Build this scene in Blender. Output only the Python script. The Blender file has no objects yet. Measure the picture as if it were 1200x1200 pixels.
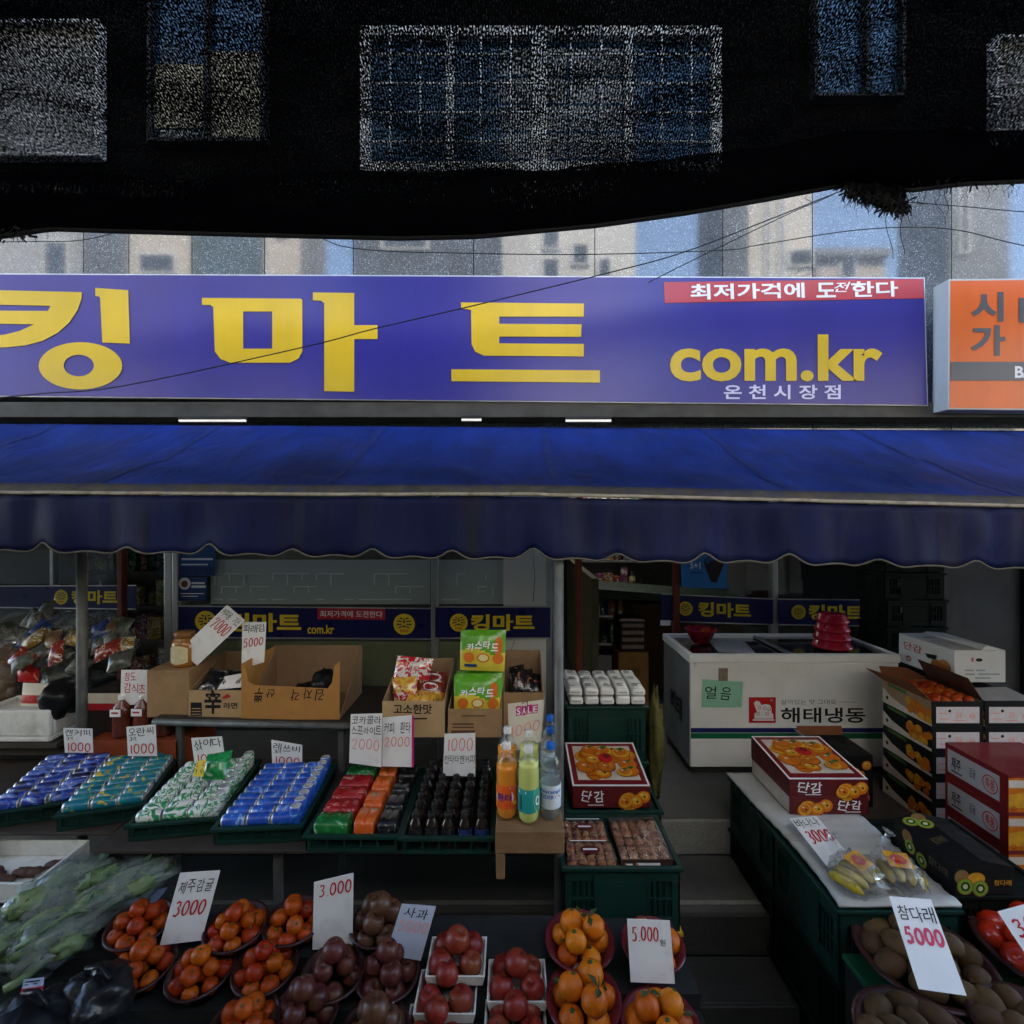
import bpy, math, random
from mathutils import Vector, Matrix, noise as mnoise
RND = random.Random(11)
SC = bpy.context.scene
COL = SC.collection
H, F = 2.5, 600.0                      # camera height (m), focal length in pixels of a 1200 px wide picture

# ------------------------------------------------------------------ camera, sky, sun, exposure
cam_d = bpy.data.cameras.new('camera'); cam = bpy.data.objects.new('camera', cam_d); COL.objects.link(cam)
cam.location = (0, 0, H); cam.rotation_euler = (math.radians(90), 0, 0)
cam_d.sensor_width = 36; cam_d.lens = 18; cam_d.clip_start = 0.02; cam_d.clip_end = 500
SC.camera = cam
SUN_EL, SUN_AZ = 56.0, 14.0            # the sun stands behind the shop, a little to the right
w = bpy.data.worlds.new('World'); SC.world = w; w.use_nodes = True
nt = w.node_tree; bg = nt.nodes['Background']
sky = nt.nodes.new('ShaderNodeTexSky'); sky.sky_type = 'NISHITA'; sky.sun_disc = False
sky.sun_elevation = math.radians(SUN_EL); sky.sun_rotation = math.radians(SUN_AZ)
sky.air_density = 1.0; sky.dust_density = 0.6; sky.ozone_density = 1.0
nt.links.new(sky.outputs[0], bg.inputs[0]); bg.inputs[1].default_value = 0.14
sl = bpy.data.lights.new('sun', 'SUN'); sl.energy = 4.2; sl.angle = math.radians(0.5); sl.color = (1, .95, .86)
so = bpy.data.objects.new('sun', sl); COL.objects.link(so)
e, a = math.radians(SUN_EL), math.radians(SUN_AZ)
sd = Vector((math.cos(e) * math.sin(a), math.cos(e) * math.cos(a), math.sin(e)))
so.rotation_euler = sd.to_track_quat('Z', 'Y').to_euler(); so.location = (0, 6, 14)
SC.view_settings.view_transform = 'Standard'; SC.view_settings.look = 'None'
SC.view_settings.exposure = 3.42; SC.view_settings.gamma = 1.0; SC.view_settings.use_curve_mapping = False
try:
    SC.cycles.max_bounces = 10; SC.cycles.transparent_max_bounces = 24
    SC.cycles.diffuse_bounces = 5; SC.cycles.glossy_bounces = 5
except Exception: pass

def P(x, y, D): return Vector(((x - 600) / F * D, D, H + (600 - y) / F * D))     # photo pixel at a depth
def G(x, y, z): return P(x, y, (H - z) * F / (y - 600.0))                           # photo pixel on a level

# ------------------------------------------------------------------ materials
MATS = {}
def srgb(r, g, b):
    f = lambda c: (c / 255 / 12.92) if c <= 10 else ((c / 255 + .055) / 1.055) ** 2.4
    return (f(r), f(g), f(b))
class N:
    def __init__(s, name):
        s.m = bpy.data.materials.new(name); s.m.use_nodes = True; s.t = s.m.node_tree
        s.b = s.t.nodes['Principled BSDF']; s.out = s.t.nodes['Material Output']
    def n(s, typ, **kw):
        x = s.t.nodes.new(typ)
        for k, v in kw.items(): setattr(x, k, v)
        return x
    def l(s, a, b): s.t.links.new(a, b)
    def coords(s, scale=(1, 1, 1), rnd=True):
        tc = s.n('ShaderNodeTexCoord'); mp = s.n('ShaderNodeMapping'); mp.inputs['Scale'].default_value = scale
        s.l(tc.outputs['Object'], mp.inputs['Vector'])
        if rnd:
            oi = s.n('ShaderNodeObjectInfo'); mm = s.n('ShaderNodeMath', operation='MULTIPLY'); mm.inputs[1].default_value = 37.0
            s.l(oi.outputs['Random'], mm.inputs[0]); s.l(mm.outputs[0], mp.inputs['Location'])
        return mp.outputs['Vector']
    def noise(s, scale, vec, detail=4, rough=.55, dist=0):
        x = s.n('ShaderNodeTexNoise'); x.inputs['Scale'].default_value = scale; x.inputs['Detail'].default_value = detail
        x.inputs['Roughness'].default_value = rough; x.inputs['Distortion'].default_value = dist; s.l(vec, x.inputs['Vector']); return x.outputs['Fac']
    def ramp(s, fac, stops, interp='LINEAR'):
        r = s.n('ShaderNodeValToRGB'); r.color_ramp.interpolation = interp; el = r.color_ramp.elements
        while len(el) < len(stops): el.new(0.5)
        for e_, (p, c) in zip(el, stops):
            e_.position = p; e_.color = (c, c, c, 1) if isinstance(c, (int, float)) else (*c, 1)
        s.l(fac, r.inputs['Fac']); return r.outputs['Color']
def mix_rgb(n, fac, a, b, blend='MIX'):
    x = n.n('ShaderNodeMix', data_type='RGBA', blend_type=blend)
    for inp, v in ((0, fac), (6, a), (7, b)):
        if hasattr(v, 'node'): n.l(v, x.inputs[inp])
        else: x.inputs[inp].default_value = v if inp == 0 else (*v, 1)
    return x.outputs[2]
def mat(name, col, rough=.55, met=0, var=.22, scale=9, bump=0, bscale=60, spec=.28, coat=0, dirt=None, dscale=(3, 3, 3), dlo=.5, dhi=.75, hue=0, sub=0, emit=0, trans=0, ior=1.45):
    """plain painted / printed / natural surface with mottling, roughness variation, optional stains and bump"""
    if name in MATS: return MATS[name]
    n = N(name); b = n.b
    vec = n.coords()
    f = n.noise(scale, vec)
    k = n.ramp(f, [(.25, 1 - var), (.75, 1 + var * .6)])
    c = mix_rgb(n, 1.0, col, k, 'MULTIPLY')
    if hue:
        oi = n.n('ShaderNodeObjectInfo'); hs = n.n('ShaderNodeHueSaturation')
        mr = n.n('ShaderNodeMapRange'); mr.inputs[3].default_value = .5 - hue; mr.inputs[4].default_value = .5 + hue
        mv = n.n('ShaderNodeMapRange'); mv.inputs[3].default_value = .75; mv.inputs[4].default_value = 1.2
        n.l(oi.outputs['Random'], mr.inputs[0]); n.l(mr.outputs[0], hs.inputs['Hue'])
        n.l(oi.outputs['Random'], mv.inputs[0]); n.l(mv.outputs[0], hs.inputs['Value'])
        n.l(c, hs.inputs['Color']); c = hs.outputs['Color']
    if dirt:
        d = n.noise(1.0, n.coords(dscale), 5, .65)
        c = mix_rgb(n, n.ramp(d, [(dlo, 0), (dhi, .85)]), c, dirt)
    n.l(c, b.inputs['Base Color'])
    rr = n.ramp(n.noise(scale * 2.3, vec), [(.3, max(0, rough - .1)), (.7, min(1, rough + .1))])
    n.l(rr, b.inputs['Roughness'])
    b.inputs['Metallic'].default_value = met; b.inputs['Specular IOR Level'].default_value = spec
    b.inputs['Coat Weight'].default_value = coat; b.inputs['Coat Roughness'].default_value = .12
    b.inputs['IOR'].default_value = ior
    if trans: b.inputs['Transmission Weight'].default_value = trans
    if sub:
        b.inputs['Subsurface Weight'].default_value = sub; b.inputs['Subsurface Radius'].default_value = (.012, .006, .003); b.inputs['Subsurface Scale'].default_value = 1
    if emit:
        b.inputs['Emission Color'].default_value = (*col, 1); b.inputs['Emission Strength'].default_value = emit
    if bump:
        bn = n.n('ShaderNodeBump'); bn.inputs['Strength'].default_value = bump; bn.inputs['Distance'].default_value = .004
        n.l(n.noise(bscale, vec, 6), bn.inputs['Height']); n.l(bn.outputs[0], b.inputs['Normal'])
    MATS[name] = n.m; return n.m
def pattern(name, stops, scale=(30, 30, 30), rough=.35, dist=1.5, spec=.5, coat=0, met=0, detail=2):
    """printed packaging: hard-edged colour patches"""
    if name in MATS: return MATS[name]
    n = N(name)
    c = n.ramp(n.noise(1, n.coords(scale), detail, .6, dist), stops, 'CONSTANT')
    n.l(c, n.b.inputs['Base Color']); n.b.inputs['Roughness'].default_value = rough
    n.b.inputs['Specular IOR Level'].default_value = spec; n.b.inputs['Coat Weight'].default_value = coat; n.b.inputs['Metallic'].default_value = met
    MATS[name] = n.m; return n.m
def film(name, tint=(1, 1, 1), clear=.8, rough=.12, fac=.0, col=(.8, .8, .8), bump=.6, bscale=25):
    """clear plastic film or glass: transparent with a fresnel reflection and a little milkiness"""
    if name in MATS: return MATS[name]
    n = N(name)
    tr = n.n('ShaderNodeBsdfTransparent'); tr.inputs[0].default_value = (*tint, 1)
    gl = n.n('ShaderNodeBsdfGlossy'); gl.inputs['Roughness'].default_value = rough
    df = n.n('ShaderNodeBsdfDiffuse'); df.inputs[0].default_value = (*col, 1)
    fr = n.n('ShaderNodeFresnel'); fr.inputs[0].default_value = 1.5
    m1 = n.n('ShaderNodeMixShader'); m2 = n.n('ShaderNodeMixShader'); m1.inputs[0].default_value = fac
    n.l(tr.outputs[0], m1.inputs[1]); n.l(df.outputs[0], m1.inputs[2])
    gm = n.n('ShaderNodeNewGeometry'); sb = n.n('ShaderNodeMath', operation='SUBTRACT'); sb.inputs[0].default_value = 1.0; n.l(gm.outputs['Backfacing'], sb.inputs[1])
    ml = n.n('ShaderNodeMath', operation='MULTIPLY'); n.l(fr.outputs[0], ml.inputs[0]); n.l(sb.outputs[0], ml.inputs[1])
    n.l(ml.outputs[0], m2.inputs[0]); n.l(m1.outputs[0], m2.inputs[1]); n.l(gl.outputs[0], m2.inputs[2])
    n.l(m2.outputs[0], n.out.inputs['Surface'])
    if bump:
        bn = n.n('ShaderNodeBump'); bn.inputs['Strength'].default_value = bump; bn.inputs['Distance'].default_value = .01
        n.l(n.noise(bscale, n.coords(), 4, .6, 1.0), bn.inputs['Height'])
        n.l(bn.outputs[0], gl.inputs['Normal']); n.l(bn.outputs[0], fr.inputs['Normal'])
    MATS[name] = n.m; return n.m

# ------------------------------------------------------------------ mesh builder
GLY = {}
def glyphs(txt, off=.0):
    k = (txt, off)
    if k in GLY: return GLY[k]
    cu = bpy.data.curves.new('lettering', 'FONT'); cu.body = txt; cu.offset = off; cu.resolution_u = 4
    o = bpy.data.objects.new('lettering', cu); COL.objects.link(o)
    ev = o.evaluated_get(bpy.context.evaluated_depsgraph_get()); me = ev.to_mesh()
    vs = [(v.co.x, v.co.y) for v in me.vertices]; fs = [tuple(p.vertices) for p in me.polygons]
    ev.to_mesh_clear(); bpy.data.objects.remove(o); bpy.data.curves.remove(cu)
    if vs:
        x0 = min(v[0] for v in vs); x1 = max(v[0] for v in vs); y0 = min(v[1] for v in vs); y1 = max(v[1] for v in vs)
        vs = [((x - x0) / max(1e-6, x1 - x0), (y - y0) / max(1e-6, y1 - y0)) for x, y in vs]
    GLY[k] = (vs, fs); return GLY[k]
class Face:
    """a flat (or bulging) quad: pt(u, v) with v counted downwards from the top edge"""
    def __init__(s, TL, TR, BR, BL, bulge=0):
        s.q = [Vector(p) for p in (TL, TR, BR, BL)]; s.bulge = bulge
        s.n = ((s.q[1] - s.q[0]).cross(s.q[3] - s.q[0])).normalized() * -1
        s.w = (s.q[1] - s.q[0]).length; s.h = (s.q[3] - s.q[0]).length
    def pt(s, u, v, lift=0.0):
        a = s.q[0].lerp(s.q[1], u); b = s.q[3].lerp(s.q[2], u); p = a.lerp(b, v)
        if s.bulge: lift += s.bulge * (max(0, math.sin(math.pi * min(1, max(0, u)))) ** .6) * (max(0, math.sin(math.pi * min(1, max(0, v)))) ** .6)
        return p + s.n * lift
DIG = {'0': [[(.5 + .42 * math.sin(t * math.pi / 8), .5 + .46 * math.cos(t * math.pi / 8)) for t in range(17)]],
       '1': [[(.5, .95), (.5, .05)]], '2': [[(.12, .75), (.3, .95), (.65, .95), (.8, .72), (.55, .4), (.1, .08), (.9, .06)]],
       '3': [[(.15, .85), (.4, .97), (.75, .9), (.75, .68), (.45, .54), (.78, .45), (.85, .2), (.5, .02), (.1, .1)]],
       '5': [[(.85, .95), (.25, .95), (.2, .55), (.55, .6), (.85, .4), (.75, .1), (.4, .02), (.1, .12)]],
       '7': [[(.1, .7), (.12, .95), (.85, .95), (.4, .04)]], '.': [[(.45, .06), (.55, .0)]], '+': [[(.5, .2), (.5, .8)], [(.2, .5), (.8, .5)]]}
class MB:
    def __init__(s): s.v = []; s.f = []; s.m = []; s.s = []
    def add(s, vs, fs, mi=0, sm=False):
        o = len(s.v); s.v += [Vector(p) for p in vs]
        for f in fs: s.f.append(tuple(i + o for i in f)); s.m.append(mi); s.s.append(sm)
        return s
    def box(s, lo, hi, mi=0, M=None):
        x0, y0, z0 = lo; x1, y1, z1 = hi
        vs = [Vector(p) for p in ((x0, y0, z0), (x1, y0, z0), (x1, y1, z0), (x0, y1, z0), (x0, y0, z1), (x1, y0, z1), (x1, y1, z1), (x0, y1, z1))]
        if M: vs = [M @ p for p in vs]
        return s.add(vs, [(3, 2, 1, 0), (4, 5, 6, 7), (0, 1, 5, 4), (1, 2, 6, 5), (2, 3, 7, 6), (3, 0, 4, 7)], mi)
    def hexa(s, b4, t4, mi=0):
        return s.add(list(b4) + list(t4), [(3, 2, 1, 0), (4, 5, 6, 7), (0, 1, 5, 4), (1, 2, 6, 5), (2, 3, 7, 6), (3, 0, 4, 7)], mi)
    def quad(s, a, b, c, d, mi=0): return s.add([a, b, c, d], [(0, 1, 2, 3)], mi)
    def poly(s, pts, mi=0): return s.add(pts, [tuple(range(len(pts)))], mi)
    def tube(s, pts, r, seg=8, mi=0, caps=True, taper=None):
        pts = [Vector(p) for p in pts]; vs = []; fs = []
        up = Vector((0, 0, 1)); 
        for i, p in enumerate(pts):
            t = (pts[min(i + 1, len(pts) - 1)] - pts[max(i - 1, 0)]).normalized()
            ref = up if abs(t.z) < .9 else Vector((1, 0, 0))
            a_ = t.cross(ref).normalized(); b_ = a_.cross(t)
            rr = r if taper is None else r * (1 + (taper - 1) * i / max(1, len(pts) - 1))
            vs += [p + (a_ * math.cos(2 * math.pi * k / seg) + b_ * math.sin(2 * math.pi * k / seg)) * rr for k in range(seg)]
        for i in range(len(pts) - 1):
            for k in range(seg):
                k2 = (k + 1) % seg; fs.append((i * seg + k, i * seg + k2, (i + 1) * seg + k2, (i + 1) * seg + k))
        s.add(vs, fs, mi, True)
        if caps:
            o = len(s.v) - len(vs)
            for f in (tuple(o + k for k in range(seg))[::-1], tuple(o + (len(pts) - 1) * seg + k for k in range(seg))):
                s.f.append(f); s.m.append(mi); s.s.append(False)
        return s
    def lathe(s, prof, seg=20, c=(0, 0, 0), mi=0, M=None, mis=None, sx=1, sy=1):
        vs = []; fs = []; c = Vector(c); base = len(s.v)
        for r, z in prof:
            for k in range(seg):
                t = 2 * math.pi * k / seg; p = Vector((r * sx * math.cos(t), r * sy * math.sin(t), z))
                vs.append((M @ p if M else p) + c)
        s.v += vs
        for i in range(len(prof) - 1):
            for k in range(seg):
                k2 = (k + 1) % seg
                s.f.append(tuple(base + j for j in (i * seg + k, i * seg + k2, (i + 1) * seg + k2, (i + 1) * seg + k)))
                s.m.append(mis[i] if mis else mi); s.s.append(True)
        return s
    def text(s, fc, txt, box, mi=0, lift=.002, off=.0, shear=0, flip=False):
        vs, fs = glyphs(txt, off); u0, v0, u1, v1 = box
        pts = []
        for x, y in vs:
            if flip: x, y = 1 - x, 1 - y
            x2 = x + shear * (y - .5)
            pts.append(fc.pt(u0 + (u1 - u0) * x2, v1 + (v0 - v1) * y, lift))
        return s.add(pts, fs, mi)
    def hand(s, fc, txt, box, mi=0, lift=.002, off=.004, jit=.07):
        """brushed hangul: each letter its own slot, size and slant"""
        u0, v0, u1, v1 = box; n_ = len(txt); wslot = (u1 - u0) / n_; A = fc.w / fc.h
        for i, ch in enumerate(txt):
            if ch == ' ': continue
            vs, fs = glyphs(ch, off); a_ = RND.uniform(-jit, jit); k = RND.uniform(.86, 1.05); dv = RND.uniform(-.06, .06)
            sh = RND.uniform(-.12, .16); pts = []
            for x, y in vs:
                x -= .5; y -= .5; x += sh * y
                X = (x * math.cos(a_) - y * math.sin(a_)) * k; Y = (x * math.sin(a_) + y * math.cos(a_)) * k
                pts.append(fc.pt(u0 + wslot * (i + .5 + X * .92), (v0 + v1) / 2 - (v1 - v0) * (Y + dv), lift))
            s.add(pts, fs, mi)
        return s
    def digits(s, fc, txt, box, mi=0, lift=.002, th=.004, slant=.12):
        u0, v0, u1, v1 = box; n_ = sum(.45 if c in '1.' else 1 for c in txt); x = 0
        W = (u1 - u0) * fc.w; HH = (v1 - v0) * fc.h
        for c in txt:
            wd = (.45 if c in '1.' else 1) / n_
            for st in DIG.get(c, []):
                j = RND.uniform(-.05, .05)
                pl = [((x + wd * (.08 + .8 * (a_ + slant * (b_ - .5)))) * W, (b_ * .97 + j) * HH) for a_, b_ in st]
                L = []; Rr = []
                for i, p in enumerate(pl):
                    q0 = pl[max(0, i - 1)]; q1 = pl[min(len(pl) - 1, i + 1)]
                    if c == '0' and i in (0, len(pl) - 1): q0, q1 = pl[-2], pl[1]
                    dx, dy = q1[0] - q0[0], q1[1] - q0[1]; d = math.hypot(dx, dy) or 1
                    t = th * RND.uniform(.8, 1.15)
                    L.append((p[0] - dy / d * t / 2, p[1] + dx / d * t / 2)); Rr.append((p[0] + dy / d * t / 2, p[1] - dx / d * t / 2))
                q = lambda pp: fc.pt(u0 + pp[0] / fc.w, v1 - pp[1] / fc.h, lift)
                vs = [q(p) for p in L] + [q(p) for p in Rr]; m_ = len(L)
                s.add(vs, [(i, i + 1, m_ + i + 1, m_ + i) for i in range(m_ - 1)], mi)
            x += wd
        return s
    def upoly(s, fc, pts, mi=0, lift=.001): return s.poly([fc.pt(u, v, lift) for u, v in pts], mi)
    def urect(s, fc, box, mi=0, lift=.001):
        u0, v0, u1, v1 = box
        return s.upoly(fc, [(u0, v0), (u1, v0), (u1, v1), (u0, v1)], mi, lift)
    def disc(s, fc, u, v, r, mi=0, lift=.001, ry=None, seg=18, ring=0):
        """an ellipse; r, ry in metres"""
        ry = ry or r; ru, rv = r / fc.w, ry / fc.h
        o = [(u + ru * math.cos(2 * math.pi * k / seg), v + rv * math.sin(2 * math.pi * k / seg)) for k in range(seg)]
        if not ring: return s.upoly(fc, o, mi, lift)
        i_ = [(u + ru * ring * math.cos(2 * math.pi * k / seg), v + rv * ring * math.sin(2 * math.pi * k / seg)) for k in range(seg)]
        return s.add([fc.pt(a_, b_, lift) for a_, b_ in o + i_], [(k, (k + 1) % seg, seg + (k + 1) % seg, seg + k) for k in range(seg)], mi)
    def plate(s, fc, th=.003, mi=0, nu=1, nv=1):
        """a thin solid sheet whose front is the face"""
        if nu > 1:
            w_ = nu + 1; vs = [fc.pt(i / nu, j / nu, -k * th) for k in (0, 1) for i in range(w_) for j in range(w_)]; fs = []
            for k in (0, 1):
                for i in range(nu):
                    for j in range(nu):
                        o = k * w_ * w_; f = (o + i * w_ + j, o + i * w_ + j + 1, o + (i + 1) * w_ + j + 1, o + (i + 1) * w_ + j); fs.append(f if k == 0 else f[::-1])
            ed = [i * w_ for i in range(nu)] + [nu * w_ + j for j in range(nu)] + [i * w_ + nu for i in range(nu, 0, -1)] + [j for j in range(nu, 0, -1)]
            for q, r in zip(ed, ed[1:] + ed[:1]): fs.append((q, r, r + w_ * w_, q + w_ * w_))
            return s.add(vs, fs, mi)
        q = [fc.pt(u, v, 0) for u, v in ((0, 1), (1, 1), (1, 0), (0, 0))]; b = [p - fc.n * th for p in q]
        return s.hexa(b, q, mi)
    def build(s, name, mats, parent=None, loc=None, bev=0, solid=0):
        me = bpy.data.meshes.new(name)
        org = Vector(loc) if loc is not None else (parent_loc(parent) if parent else Vector((0, 0, 0)))
        me.from_pydata([tuple(p - org) for p in s.v], [], s.f)
        if not isinstance(mats, (list, tuple)): mats = [mats]
        for m_ in mats: me.materials.append(m_)
        for p, mi, sm in zip(me.polygons, s.m, s.s): p.material_index = mi; p.use_smooth = sm
        me.update()
        o = bpy.data.objects.new(name, me); COL.objects.link(o)
        if parent: o.parent = parent; o.location = org - parent_loc(parent)
        else: o.location = org
        if bev:
            b = o.modifiers.new('bevel', 'BEVEL'); b.width = bev; b.segments = 2; b.limit_method = 'ANGLE'; b.angle_limit = .7
        if solid:
            b = o.modifiers.new('solid', 'SOLIDIFY'); b.thickness = solid; b.offset = 0
        return o
def parent_loc(o):
    p = Vector((0, 0, 0))
    while o is not None: p += Vector(o.location); o = o.parent
    return p
def tag(o, label, cat, group=None, kind=None):
    if label: o['label'] = label
    if cat: o['category'] = cat
    if group: o['group'] = group
    if kind: o['kind'] = kind
    return o
def thing(name, label, cat, loc=(0, 0, 0), group=None):
    o = bpy.data.objects.new(name, None); COL.objects.link(o); o.location = Vector(loc); o.empty_display_size = .05
    return tag(o, label, cat, group)
def dup(root, loc, rot=None, label=None, group=None, scale=None):
    r = root.copy(); COL.objects.link(r); r.location = Vector(loc)
    if rot is not None: r.rotation_euler = rot
    if scale: r.scale = (scale,) * 3 if isinstance(scale, (int, float)) else scale
    if label: r['label'] = label
    if group: r['group'] = group
    for ch in list(root.children):
        c = ch.copy(); COL.objects.link(c); c.parent = r
        for g in list(ch.children):
            d = g.copy(); COL.objects.link(d); d.parent = c
    return r
def struct(name, mb, m, **k):
    o = mb.build(name, m, **k); o['kind'] = 'structure'; return o
def pxpoly(pts, D): return [P(x, y, D) for x, y in pts]
def prism(mb, front, depth, mi=0):
    """outline in the wall plane given a thickness towards +Y"""
    n_ = len(front); b = [p + Vector((0, depth, 0)) for p in front]
    mb.add(front + b, [tuple(range(n_))[::-1], tuple(range(n_, 2 * n_))] + [(i, (i + 1) % n_, n_ + (i + 1) % n_, n_ + i) for i in range(n_)], mi)
    return mb
# ------------------------------------------------------------------ shared materials
def asphalt(name, col, sp):
    if name in MATS: return MATS[name]
    n = N(name); v = n.coords(rnd=False)
    c = mix_rgb(n, n.ramp(n.noise(240, v, 2), [(.45, 0), (.62, 1)]), col, sp)
    c = mix_rgb(n, n.ramp(n.noise(2.2, v, 6, .7), [(.4, 0), (.7, .6)]), c, tuple(k * .45 for k in col))
    n.l(c, n.b.inputs['Base Color']); n.b.inputs['Roughness'].default_value = .62
    bn = n.n('ShaderNodeBump'); bn.inputs['Strength'].default_value = .35; bn.inputs['Distance'].default_value = .003
    n.l(n.noise(300, v, 3), bn.inputs['Height']); n.l(bn.outputs[0], n.b.inputs['Normal'])
    MATS[name] = n.m; return n.m
def granite_mirror():
    n = N('polished_granite'); v = n.coords(rnd=False)
    vo = n.n('ShaderNodeTexVoronoi'); vo.inputs['Scale'].default_value = 190; n.l(v, vo.inputs['Vector'])
    c = n.ramp(vo.outputs['Color'], [(0, (.05, .056, .065)), (.4, (.085, .095, .11)), (.7, (.15, .165, .19)), (.87, (.38, .41, .45))], 'CONSTANT')
    c = mix_rgb(n, n.ramp(n.noise(3, v, 4), [(.4, 0), (.7, .5)]), c, (.03, .035, .035))
    n.l(c, n.b.inputs['Base Color']); n.b.inputs['Roughness'].default_value = .05
    n.b.inputs['IOR'].default_value = 1.62; n.b.inputs['Specular IOR Level'].default_value = .6
    n.b.inputs['Coat Weight'].default_value = .25; n.b.inputs['Coat Roughness'].default_value = .035; n.b.inputs['Coat IOR'].default_value = 1.6
    bn = n.n('ShaderNodeBump'); bn.inputs['Strength'].default_value = .05; bn.inputs['Distance'].default_value = .002
    n.l(n.noise(120, v, 2), bn.inputs['Height']); n.l(bn.outputs[0], n.b.inputs['Coat Normal'])
    return n.m
GRAN = granite_mirror()
TILE = asphalt('floor_granite', (.06, .06, .057), (.13, .13, .125))
NOSE = asphalt('step_granite', (.19, .183, .165), (.33, .32, .3))
ALU = mat('aluminium', (.42, .43, .43), .38, .7, .15, 4, dirt=(.16, .15, .13), dscale=(8, 8, 1.5), dlo=.5, dhi=.8)
STEEL = mat('stainless', (.045, .045, .05), .55, 0, .4, 2, dirt=(.09, .085, .08), dscale=(4, 4, .8))
BROWNP = mat('red_brown_paint', (.17, .035, .02), .45, dirt=(.05, .02, .015))
DARKM = mat('dark_metal', (.03, .03, .03), .5)
GALV = mat('galvanised_pipe', (.12, .122, .12), .5, .3, .3, 12, dirt=(.07, .06, .05), dscale=(14, 14, 4))
WHITEP = mat('white_panel', (.55, .55, .52), .5, var=.1, scale=2, dirt=(.3, .29, .25), dscale=(5, 5, 1.2), dlo=.55, dhi=.9)
BLK = mat('black_ink', (.012, .012, .014), .5, var=.1)
NAVY = mat('navy_vinyl', (.011, .012, .075), .35, var=.1, scale=3)
YEL = mat('yellow_vinyl', (.68, .5, .02), .4, var=.06, scale=3)
WHT = mat('white_ink', (.75, .75, .75), .5, var=.06)
RED = mat('red_ink', (.5, .02, .03), .5, var=.1)
CARDW = mat('white_card', (.8, .8, .8), .6, var=.06, scale=6, dirt=(.5, .48, .44), dscale=(9, 9, 9), dlo=.55, dhi=.9)
GLASS = film('window_glass', (.82, .88, .86), rough=.02, fac=.02, bump=.02, bscale=2)
CART = mat('cardboard', (.33, .2, .1), .8, var=.14, scale=14, bump=.15, bscale=200, dirt=(.2, .12, .06), dscale=(5, 5, 5), dlo=.5, dhi=.85)
CART2 = mat('cardboard_orange', (.42, .2, .055), .75, var=.12, scale=14, bump=.15, bscale=200)
CARTIN = mat('cardboard_inside', (.3, .19, .11), .85, var=.14, scale=14)
GREENP = mat('green_crate_plastic', (.007, .036, .028), .42, var=.25, scale=6, dirt=(.018, .03, .027), dscale=(12, 12, 12))
WOOD = mat('raw_wood', (.24, .14, .07), .75, var=.35, scale=7, bump=.3, bscale=40, dirt=(.1, .06, .035), dscale=(3, 30, 30))
FOAM = mat('styrofoam', (.72, .72, .68), .8, var=.08, scale=30, bump=.25, bscale=150, dirt=(.45, .42, .35), dscale=(6, 6, 6))

# ------------------------------------------------------------------ ground
b = MB(); b.quad((-40, -40, 0), (40, -40, 0), (40, 40, 0), (-40, 40, 0))
struct('street', b, asphalt('asphalt', (.045, .045, .045), (.09, .088, .085)))
b = MB(); b.box((-5, 3.09, .004), (4.6, 8.6, .65)); struct('shop_floor', b, TILE, bev=.008)
b = MB(); b.box((-5, 3.06, .452), (4.6, 3.088, .652)); struct('floor_edge', b, NOSE, bev=.006)
b = MB(); b.box((-5, 2.62, .004), (4.6, 3.058, .45)); b.box((-5, 2.59, .258), (4.6, 2.618, .453), 2); b.box((-5, 2.672, .4505), (4.6, 2.70, .4535), 1)
DGR = asphalt('shaded_granite', (.022, .022, .021), (.055, .055, .053))  # granite copy darkened to put shade into the lower steps
struct('upper_step', b, [TILE, NOSE, DGR], bev=.005)
b = MB(); b.box((-5, 2.34, .004), (4.6, 2.588, .256)); b.box((-5, 2.318, .1), (4.6, 2.338, .2575), 1); struct('lower_step', b, [DGR, DGR], bev=.005)
b = MB(); b.box((-5, 2.05, .004), (4.6, 2.316, .1)); struct('bottom_step', b, MATS['shaded_granite'], bev=.005)

# ------------------------------------------------------------------ the shop building
shop = thing('shop_building', 'grey granite fronted shop building behind the blue awning and the long sign', 'building', (0, 3.86, 0))
DW = 3.8
TILEW = mat('dark_wall_tile', (.006, .0055, .005), .95, var=.3, scale=5, spec=.05)
b = MB()
b.box((-10, 3.87, 3.1), (10, 10, 11.5)); b.box((-10, 3.87, 0), (-5.0, 10, 3.097)); b.box((3.9, 4.62, 0), (10, 10, 3.097)); b.box((-5, 8.6, 0), (3.9, 10, 3.097))
b.build('wall', TILEW, shop)
b = MB(); b.quad((-5, 3.9, 3.06), (3.9, 3.9, 3.06), (3.9, 8.6, 3.06), (-5, 8.6, 3.06)); b.quad((-5, 8.55, .65), (3.9, 8.55, .65), (3.9, 8.55, 3.06), (-5, 8.55, 3.06))
b.build('ceiling', mat('interior_wall', (.06, .06, .055), .8), shop)
# granite cladding over the sign (joints show as real gaps)
b = MB(); xs = [-330, -190, -50, 98, 151, 225, 310, 414, 555, 697, 847, 952, 1115, 1255, 1400, 1550]
for x0, x1 in zip(xs, xs[1:]):
    X0, X1 = (x0 - 600) / F * DW + .003, (x1 - 600) / F * DW - .003
    b.box((X0, 3.8, 3.08), (X1, 3.84, 4.96))
b.build('granite_cladding', GRAN, shop)
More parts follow.
